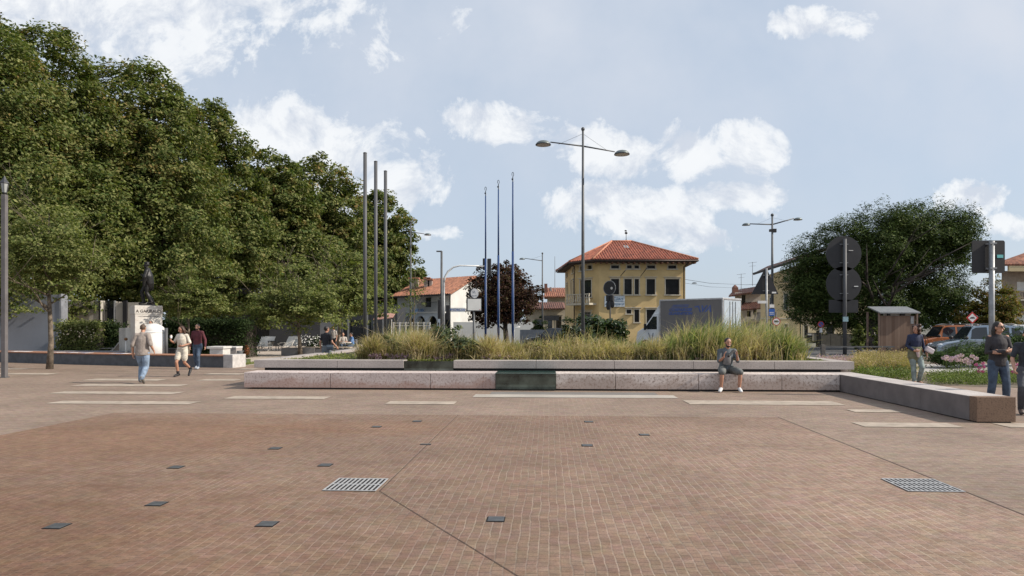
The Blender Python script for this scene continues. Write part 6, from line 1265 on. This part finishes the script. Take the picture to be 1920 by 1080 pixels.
def walk(fwd=.28, back=-.32, lean=0.03, frontR=True, lift=.12):
    a, b = ('R', 'L') if frontR else ('L', 'R'); x = lambda k, v: v if k == 'R' else -v
    return {'kn'+a: (x(a, .09), .20, .50), 'an'+a: (x(a, .09), fwd, .09), 'toe'+a: (x(a, .11), fwd+.18, .035), 'kn'+b: (x(b, .09), .02, .48), 'an'+b: (x(b, .09), back, .09+lift), 'toe'+b: (x(b, .10), back+.13, .03),
            'pel': (0, 0, .935), 'hipR': (.088, 0, .905), 'hipL': (-.088, 0, .905), 'chest': (0, lean, 1.29), 'neck': (0, lean, 1.46), 'head': (0, lean+.03, 1.62)}
X_, Y_ = gp(267, 719)
greyshirt = cloth('taupe_shirt', (.30, .255, .225)); p = walk(.12, -.28, .02, False, .10); p.update(wrR=(.29, .05, .96), elR=(.27, -.10, 1.12), wrL=(-.27, .03, .86), elL=(-.25, -.06, 1.13))
person('man seen from behind in loose taupe shirt and light jeans, walking away', (X_, Y_, 0), R(8), 1.76, p, hair=pm('cropped_hair', (.10, .065, .045), .7), hairstyle='shaved', top=greyshirt, bottom=jeans, shoes=pm('sneaker_grey', (.16, .15, .13), .7), sleeve=.55, loose=.022, top_len=-.10, girth=1.02)
beige = cloth('cream_linen', (.62, .57, .48)); X_, Y_ = gp(342, 706)
p = walk(.10, -.34, .03, True, .16); p.update(elR=(.27, .06, 1.16), wrR=(.24, .28, 1.24), hdR=(-.1, .2, 1), paR=(-1, 0, 0), elL=(-.27, -.03, 1.14), wrL=(-.12, .20, 1.06), hdL=(1, .25, -.1))
tt, P_, hp_, s_ = person('woman in cream shirt and shorts holding an ice cream cup', (X_, Y_, 0), R(172), 1.70, p, skinm=skin2, hair=hairbr, hairstyle='bob', top=beige, bottom=beige, shoes=black, sleeve=.45, bot_len=.34, female=True, loose=.012, top_len=.0, sock=black, yaw=-.45, pitch=-.25, botname='shorts')
ic = thing('paper_cup', 'small white cup held up by the woman in cream', 'cup', (0, 0, 0)); w_ = tt.matrix_world if False else Matrix.Translation(tt.location) @ Matrix.Rotation(R(172), 4, 'Z'); c_ = w_ @ (P_['wrR']+Vector((-.03, .03, .10))*s_); ic.location = c_
MB().lathe((0, 0, -.03), [(.028, 0), (.04, .08)], 14).build('cup', white, ic, True); MB().ell((0, 0, .065), (.036, .036, .03)).build('ice_cream', pm('ice_cream', (.75, .66, .58), .5), ic, True)
burg = cloth('burgundy_knit', (.10, .022, .03)); X_, Y_ = gp(364, 693); p = walk(.16, -.16, .0, False, .03); p.update(elR=(.25, -.02, 1.13), wrR=(.25, .06, .88), wrL=(-.29, .02, .88), elL=(-.27, -.04, 1.13))
person('man in burgundy jumper and dark blue jeans walking behind the woman in cream', (X_, Y_+.3, 0), R(184), 1.78, p, hair=hairdk, top=burg, bottom=djeans, shoes=pm('canvas_shoe', (.35, .38, .42), .8), girth=1.08, topname='jumper', beard=True)
d = 24.6; blk = cloth('black_cotton', (.016, .016, .022)); p = {'elR': (.25, -.02, 1.15), 'wrR': (.33, .16, .98), 'elL': (-.24, -.03, 1.14)}
tt, P_, hp_, s_ = person('woman in black cropped top seen from behind with shoulder bag', (at(612, d), d, 0), R(-12), 1.68, p, skinm=skin2, hair=hairdk, hairstyle='short', top=blk, bottom=cloth('grey_jeans', (.13, .15, .17)), shoes=black, sleeve=.30, female=True, top_len=.18, girth=1.06, yaw=-.5, topname='crop_top')
tb = thing('shoulder_bag', 'small navy shoulder bag hanging at the hip of the woman in black', 'bag', (at(618.5, d-.25), d-.22, .93)); MB().box(-.12, .12, -.05, .05, -.09, .08).build('bag_body', pm('navy_leather', (.035, .05, .075), .4), tb, bevel=.03); MB().box(-.11, .11, -.062, -.045, .0, .09).build('flap', pm('navy_leather_light', (.10, .13, .17), .35), tb, bevel=.01)
MB().tube([(.02, .0, .08), (.02, .03, .3), (.015, .09, .5), (-.02, .18, .57)], [.009]*4, 6).build('strap', black, tb)
# seated man on the bench
bx_, by_ = gp(1366, 736); pos = (at(1366, 17.62), 17.62, 0)
p = dict(pel=(0, -.22, .57), waist=(0, -.20, .70), chest=(0, -.13, .91), neck=(0, -.10, 1.08), head=(0, -.05, 1.235), shR=(.185, -.12, 1.02), shL=(-.185, -.12, 1.02), elR=(.235, -.02, .76), elL=(-.24, -.02, .77), wrR=(.17, .16, .88), wrL=(-.16, .17, .90), hdR=(-.15, .25, 1), hdL=(.1, .2, 1), paR=(-1, .2, 0), paL=(1, .2, 0), thR=(0, -1, .3), thL=(0, -1, .3),
     hipR=(.10, -.20, .56), hipL=(-.10, -.20, .56), knR=(.235, .23, .50), knL=(-.225, .23, .50), anR=(.25, .20, .10), anL=(-.20, .22, .10), toeR=(.33, .35, .035), toeL=(-.19, .40, .035))
polo = cloth('grey_blue_polo', (.105, .125, .14)); tt, P_, hp_, s_ = person('bearded man sitting on the granite bench in grey shirt and shorts, both hands raised', pos, R(180), 1.78, p, skinm=skin2, hair=hairdk, hairstyle='short', top=polo, bottom=cloth('grey_shorts', (.13, .135, .13)), shoes=pm('white_sneaker', (.62, .62, .62), .7), sleeve=.52, bot_len=.50, girth=1.0, loose=.012, beard=True, pitch=-.12, yaw=.1, voxel=.0065, curl=.35, botname='shorts', top_len=.0, roll=-.05)
MB().limb([P_['shL']+Vector((.02, .07, .03)), P_['chest']+Vector((.0, .165, .0)), P_['waist']+Vector((.10, .155, .03))], [(.03, .006)]*3, 8).build('bag_strap', black, tt)
MB().limb([(.05, -.005, .70), (.03, .0, .82), (-.01, .012, .93)], [(.10, .018), (.095, .018), (.05, .014)], 12).build('shirt_panel', cloth('light_grey_panel', (.20, .195, .195)), tt, True)
# woman right, walking
X_, Y_ = gp(1716, 721); p = walk(.02, -.30, .02, False, .20); p.update(elR=(.24, .0, 1.14), wrR=(.13, .20, 1.0), elL=(-.25, -.03, 1.13), wrL=(-.26, .10, .93), hdR=(-1, .3, 0), thR=(0, 0, 1))
p.update(knR=(.08, .06, .5), anR=(.08, .10, .09), toeR=(.1, .25, .035)); 
navy = cloth('navy_jersey', (.022, .03, .07)); tt, P_, hp_, s_ = person('woman in navy top and faded jeans walking between the flower beds at right, looking left', (X_, Y_, 0), R(178), 1.72, p, skinm=skin2, hair=pm('auburn_hair', (.05, .02, .011), .5, 0, .3, 30, .4, 60), hairstyle='curly', top=navy, bottom=pm('faded_denim', (.22, .27, .26), .85, 0, .2, 7), shoes=pm('tan_sole', (.30, .15, .09), .8), sleeve=.92, female=True, yaw=-1.1, pitch=.05, girth=1.05)
jk = thing('jacket', 'olive and pink jacket tied round the waist of the woman in navy', 'jacket', (X_, Y_, 0), R(178)); m = MB(); m.limb([(0, 0, .78), (0, .0, .9), (0, .0, 1.06)], [(.215, .15), (.205, .15), (.185, .135)], 16); m.build('cloth', cloth('olive_cloth', (.17, .17, .10)), jk, remesh=.012)
MB().limb([(.02, .165, 1.02), (.03, .185, .92), (.01, .185, .80)], [(.06, .012), (.05, .012), (.03, .01)], 10).build('sleeve', cloth('pink_grey_cloth', (.42, .33, .33)), jk)
hb = thing('handbag', 'pale handbag on the arm of the woman in navy', 'bag', (X_+.34, Y_-.12, 1.0)); MB().box(-.13, .13, -.04, .04, -.08, .08, Matrix.Rotation(R(28), 4, 'Y')).build('bag_body', pm('pale_leather', (.52, .47, .50), .5), hb, bevel=.03); MB().tube([(-.1, 0, .12), (-.13, -.02, .3), (-.14, .02, .45)], [.01]*3, 6).tube([(.05, 0, .05), (-.06, -.02, .3), (-.13, .02, .45)], [.008]*3, 6).build('strap', hairdk, hb)
# man with crossed arms
d = 14.3; p = dict(elR=(.235, .05, 1.12), elL=(-.235, .05, 1.12), wrR=(-.04, .235, 1.16), wrL=(.05, .19, 1.12), hdR=(-1, -.15, .15), hdL=(1, -.2, .1), paR=(0, -1, 0), paL=(0, -1, 0), thR=(0, 0, 1), thL=(0, 0, 1), knR=(.12, .04, .5), knL=(-.13, .06, .5), anR=(.15, -.02, .085), anL=(-.17, -.02, .085), toeR=(.22, .14, .03), toeL=(-.23, .15, .03))
char = cloth('charcoal_top', (.042, .038, .042)); tt, P_, hp_, s_ = person('long haired man in sunglasses with crossed arms', (at(1871, d), d, 0), R(172), 1.77, p, hair=hairdk, hairstyle='long', top=char, bottom=djeans, shoes=black, sleeve=.93, loose=.008, glasses=True, yaw=.55, voxel=.0065, top_len=-.10, girth=1.0, beard=False)
for sx_ in (-1, 1): MB().ell(P_['sh'+('R' if sx_ > 0 else 'L')]+Vector((sx_*.004, .012, .036)), (.042, .045, .034)).build('bare_shoulder', skin, tt, True)
# person cut by the right edge
d = 12.9; p = dict(pel=(0, -.25, .86), waist=(0, -.24, 1.0), chest=(0, -.2, 1.2), neck=(0, -.18, 1.37), head=(0, -.15, 1.53), shR=(.17, -.2, 1.32), shL=(-.17, -.2, 1.32), elR=(.25, -.18, 1.06), elL=(-.24, -.15, 1.05), wrR=(.24, .0, .88), wrL=(-.2, .06, .90), hipR=(.09, -.22, .83), hipL=(-.09, -.22, .83), knR=(.13, .12, .52), knL=(-.10, .14, .5), anR=(.13, -.02, .09), anL=(-.1, .12, .09), toeR=(.14, .15, .03), toeL=(-.11, .3, .03))
person('person in dark grey jeans cut by the right edge', (at(1938, d), d+.1, 0), R(150), 1.74, p, hair=hairdk, top=cloth('dark_top', (.03, .035, .045)), bottom=cloth('charcoal_jeans', (.075, .075, .085)), shoes=pm('brown_shoe', (.05, .03, .025), .6), sleeve=.4, girth=.95)
# head over the dome
d = 32.75; person('dark haired man standing on the pedestal step, his head showing above the white dome', (at(283, d), d, .285), R(176), 1.66, None, skinm=skin2, hair=hairdk, top=blk, bottom=djeans, shoes=black, voxel=.012)
# statue
bronze = pm('dark_bronze', (.030, .029, .030), .42, .45, .25, 4, .5, 20)
p = walk(.12, -.12, .0, True, .0); p.update(toeL=(-.12, .0, .03), anL=(-.09, -.16, .09), elL=(-.22, .08, 1.14), wrL=(.02, .22, 1.22), hdL=(1, .1, .1), elR=(.24, -.05, 1.14), wrR=(.2, .15, 1.02))
st, P_, hp_, s_ = person('tmp', (PEDTOP[0]+.05, PEDTOP[1], PEDTOP[2]+.08), R(118), 2.1, p, skinm=bronze, hair=bronze, hairstyle='short', top=bronze, bottom=bronze, shoes=bronze, voxel=.014, loose=.015, sleeve=.95, beard=True, topname='tunic')
st.name = 'statue'; st['label'] = 'dark bronze statue of a cloaked man standing on the marble pedestal'; st['category'] = 'statue'
m = MB(); s = s_
m.limb([Vector((.02, -.12, .68))*s, Vector((0, -.08, .85))*s, Vector((0, -.03, 1.15))*s, Vector((0, -.01, 1.40))*s], [(.17*s, .12*s), (.225*s, .18*s), (.245*s, .2*s), (.16*s, .13*s)], 16); m.limb([Vector((-.20, .02, 1.38))*s, Vector((-.26, .10, 1.1))*s, Vector((-.22, .12, .75))*s], [.08*s, .085*s, .05*s], 12); m.limb([Vector((.18, -.03, 1.36))*s, Vector((.27, -.05, 1.1))*s, Vector((.25, -.02, .6))*s], [.09*s, .085*s, .04*s], 12)
m.build('cloak', bronze, st, remesh=.016); MB().ell(hp_(0, -.01, .10), (.10*s, .11*s, .045*s)).build('cap', bronze, st, True); MB().box(-.36, .36, -.34, .36, -.078, -.002).build('plinth', bronze, st, bevel=.02); MB().limb([Vector((.22, -.2, .0)), Vector((.2, -.15, .25)), Vector((.15, -.1, .45))], [.16, .13, .07], 10).build('rock', bronze, st, remesh=.03)
for c_ in list(st.children): 
    if c_.name.startswith(('eye', 'mouth')): c_.data = c_.data.copy(); c_.data.materials[0] = bronze
# ---------------- terrace furniture ----------------
wfab = pm('white_canvas', (.66, .64, .60), .8, 0, .05); alu = pm('pale_frame', (.45, .42, .38), .5, .2)
def lounger(lab, px, d, rz):
    t = thing('deck_chair', lab, 'deck chair', (at(px, d), d, 0), rz, 'white deck chairs on the terrace')
    MB().bar((-.32, 0, .32), (.45, 0, .30), .62, .03, (0, 0, 1)).build('seat', wfab, t); MB().bar((.44, 0, .32), (.95, 0, .98), .62, .03, (-.6, 0, .6)).build('backrest', wfab, t)
    for y in (-.3, .3): MB().tube([(-.3, y, 0), (.30, y, .34), (.62, y, .55)], [.02]*3, 6).build('leg', alu, t); MB().tube([(.55, y, 0), (.1, y, .32), (-.3, y, .5), (.1, y, .56), (.62, y, .56)], [.018]*5, 6).build('armrest', alu, t)
    return t
lounger('white deck chair farthest left, behind the long dark hedge end', 484, 47, R(78)); lounger('white deck chair second from left, turned to the right', 497, 46, R(85)); lounger('white deck chair right of the small dark table', 532, 46.5, R(70)); lounger('low deck chair seen side-on between the flowering hedge and the white cabinet', 196, 35.2, R(4))
lounger('white deck chair partly hidden by the trunk of the middle young tree', 545, 48, R(80))
t = thing('side_table', 'small dark table between the white deck chairs', 'table', (at(513, 46.5), 46.5, 0)); MB().box(-.3, .3, -.3, .3, .66, .70).build('table_top', black, t)
for x, y in ((-.25, -.25), (.25, -.25), (-.25, .25), (.25, .25)): MB().box(x-.02, x+.02, y-.02, y+.02, 0, .659).build('leg', black, t)
t = thing('white_flowers', 'bush with clusters of white flowers behind the low wall', 'shrub', (at(590, 42), 42, 0)); crown('foliage', green3, t, [((0, 0, .5), (1.0, .7, .75))], 40, 40, .06, 301, clr=.3, shell=.3); rg = np.random.default_rng(2); n = 160; c = np.stack([rg.uniform(-.95, .95, n), rg.uniform(-.8, -.5, n), rg.uniform(.5, 1.15, n)], 1); v_ = quads(c, rg.normal(size=(n, 3))*.5+np.array([0, -1, .6]), rg.uniform(.02, .05, n), .9, rg); npmesh('blossom', v_, n, white, t)
SIT = dict(pel=(0, -.20, .55), waist=(0, -.20, .68), chest=(0, -.16, .90), neck=(0, -.15, 1.06), head=(0, -.12, 1.22), shR=(.18, -.15, 1.0), shL=(-.18, -.15, 1.0), elR=(.23, -.05, .76), elL=(-.23, -.05, .76), wrR=(.16, .16, .74), wrL=(-.16, .16, .74), hipR=(.10, -.18, .54), hipL=(-.10, -.18, .54), knR=(.13, .25, .50), knL=(-.13, .25, .50), anR=(.14, .2, .10), anL=(-.14, .22, .10), toeR=(.15, .38, .035), toeL=(-.15, .40, .035))
for lab, px, d, rz, tp in (('seated person in light blue shirt at the cafe left of the grey poles', 655, 41, R(120), cloth('light_blue_shirt', (.12, .24, .48))), ('seated person in pale top beyond the thin tree trunk at the cafe', 643.5, 42, R(200), cloth('pale_top', (.5, .45, .40)))):
    person(lab, (at(px, d), d, 0), rz, 1.7, SIT, top=tp, bottom=djeans, shoes=black, hair=hairdk, sleeve=.5, voxel=.014)
    t = thing('cafe_chair', ('chair' if px > 650 else 'pale chair')+' under the '+('person in light blue shirt' if px > 650 else 'seated person in pale top'), 'chair', (at(px, d), d, 0), rz); MB().box(-.21, .21, -.38, .08, .43, .452).build('seat', alu, t); MB().box(-.21, .21, -.42, -.39, .455, .9).build('backrest', alu, t)
    for x, y in ((-.19, -.36), (.16, -.36), (-.19, .03), (.16, .03)): MB().box(x, x+.03, y, y+.03, 0, .428).build('leg', steel, t)
t = thing('cafe_table', 'small round cafe table between the two seated people', 'table', (at(649, 40.6), 40.6, 0)); MB().lathe((0, 0, .70), [(.33, 0), (.33, .025)], 20).build('table_top', white, t); MB().tube([(0, 0, 0), (0, 0, .699)], [.03, .025], 8).build('stem', steel, t); MB().lathe((0, 0, 0), [(.22, 0), (.2, .02)], 16).build('foot', steel, t)
d = 44; person('person in pale top standing in the shade right of the woman in black', (at(626, d), d, 0), R(160), 1.66, None, top=cloth('pale_top', (.5, .45, .4)), bottom=cloth('black_cotton', (0, 0, 0)), shoes=black, hair=hairdk, sleeve=.4, voxel=.014, female=True)
# ---------------- flower beds at right ----------------
gsoil = pm('bed_soil', (.14, .11, .075), .95, 0, .25, 5)
def bed(poly, z, mat, nm): return sheet(nm, [gp(*q) for q in poly], z, mat)
bed([(1604, 706), (1604, 686), (1700, 672), (1760, 676), (1700, 705), (1640, 712)], .006, gsoil, 'flower_bed_soil')
bed([(1735, 722), (1720, 702), (1990, 704), (1990, 730)], .006, gsoil, 'flower_bed_soil')
bed([(1680, 696), (1700, 683), (1990, 683), (1990, 700), (1760, 699)], .010, pm('pale_pavement', (.40, .38, .35), .85, 0, .08, 1, .2, 40), 'side_pavement')
yarrow = leafmat('yarrow_heads', [(.24, .17, .07), (.36, .27, .13), (.45, .34, .22), (.22, .20, .08)], trans=.3); lowg = leafmat('bed_leaves', [(.06, .09, .02), (.12, .16, .04), (.20, .23, .08)], trans=.3)
def bedplants(nm, lab, x0, x1, y0, y1, h, mat, n, seed, leaf=.03, hvar=.3, cl=26, kind='stuff', spread=.14):
    r = np.random.default_rng(seed); k = n//cl; pp = []
    for _ in range(k): x, y = gp(r.uniform(x0, x1), r.uniform(y0, y1)); pp.append((x, y, r.uniform(.15, 1)*h))
    c = np.repeat(np.array(pp), cl, 0); c = c+r.normal(size=c.shape)*spread*np.array([1, 1, .6]); c[:, 2] = np.maximum(c[:, 2], .012)
    v_ = quads(c, r.normal(size=c.shape)*.6+np.array([0, -.3, .8]), leaf*r.uniform(.5, 1.3, len(c)), .6, r); o = npmesh(nm, v_, len(v_)//4, mat); return tag(o, lab, 'plants', kind=kind)
bedplants('bed_foliage', 'green leafy ground plants at the foot of the straw coloured flowers', 1608, 1705, 696, 714, .28, lowg, 9000, 1)
bedplants('faded_flowers', 'straw and orange faded flower heads left of the walking woman', 1606, 1712, 684, 706, .62, yarrow, 12000, 2, .026)
bedplants('low_border', 'low green border plants along the path at right', 1738, 1925, 706, 722, .22, lowg, 13000, 3, .026, spread=.10)
bedplants('pink_ground_flowers', 'tiny pink flowers along the railing foot', 1530, 1620, 674, 678, .16, leafmat('tiny_pink', [(.35, .2, .28), (.5, .35, .42), (.2, .22, .1)], trans=.3), 2600, 4, .03)
r = np.random.default_rng(17); P = []
for _ in range(170): x, y = gp(r.uniform(1606, 1712), r.uniform(688, 706)); P += [(x+r.normal()*.06, y+r.normal()*.06, .0) for _ in range(26)]
tag(blades('flower_stems', mixbl, np.array(P), .72, .012, .35, 18), 'upright stems among the straw coloured flowers', 'stems', kind='stuff')
pinkm = leafmat('allium_petals', [(.46, .28, .48), (.60, .42, .62), (.74, .60, .76)], trans=.3); magm = leafmat('magenta_petals', [(.42, .05, .26), (.55, .10, .36)], trans=.3)
def flower(lab, px, d, py, rad, mat, seed, grp):
    x = at(px, d); z = hz(py, d); t = thing('pompom_flower', lab, 'flower', (x, d, 0), 0, grp); r = np.random.default_rng(seed); lean = r.uniform(-.05, .05)
    MB().tube([(0, 0, 0), (lean*.5, 0, z*.5), (lean, 0, z)], [.006, .005, .005], 5).build('stem', gblade, t)
    n = 90; q = r.normal(size=(n, 3)); q /= np.linalg.norm(q, axis=1, keepdims=True); c = q*rad*r.uniform(.75, 1.05, (n, 1))*np.array([1, 1, .85])+np.array([lean, 0, z]); v_ = quads(c, q+r.normal(size=(n, 3))*.4, np.full(n, rad*.24), .6, r); npmesh('flower_head', v_, n, mat, t)
rr_ = random.Random(6); k = 0
for i in range(16):
    px = 1768+i*4.0 + rr_.uniform(-1.5, 1.5); flower('pale pink pompom flower on a tall stem before the silver car', px, 21.6+rr_.uniform(-.5, .5), 671+rr_.uniform(-7, 7)+(4 if i > 11 else 0), .075, pinkm, 200+i, 'pale pink pompom flowers at right')
for i, (px, py) in enumerate([(1832, 684), (1836, 690), (1843, 682), (1846, 688), (1843, 696), (1834, 696), (1901, 690), (1905, 684), (1900, 697)]):
    flower('magenta pompom flower beside the man with crossed arms', px, 20.5, py, .055, magm, 250+i, 'magenta pompom flowers at right')
bpy.context.view_layer.update()
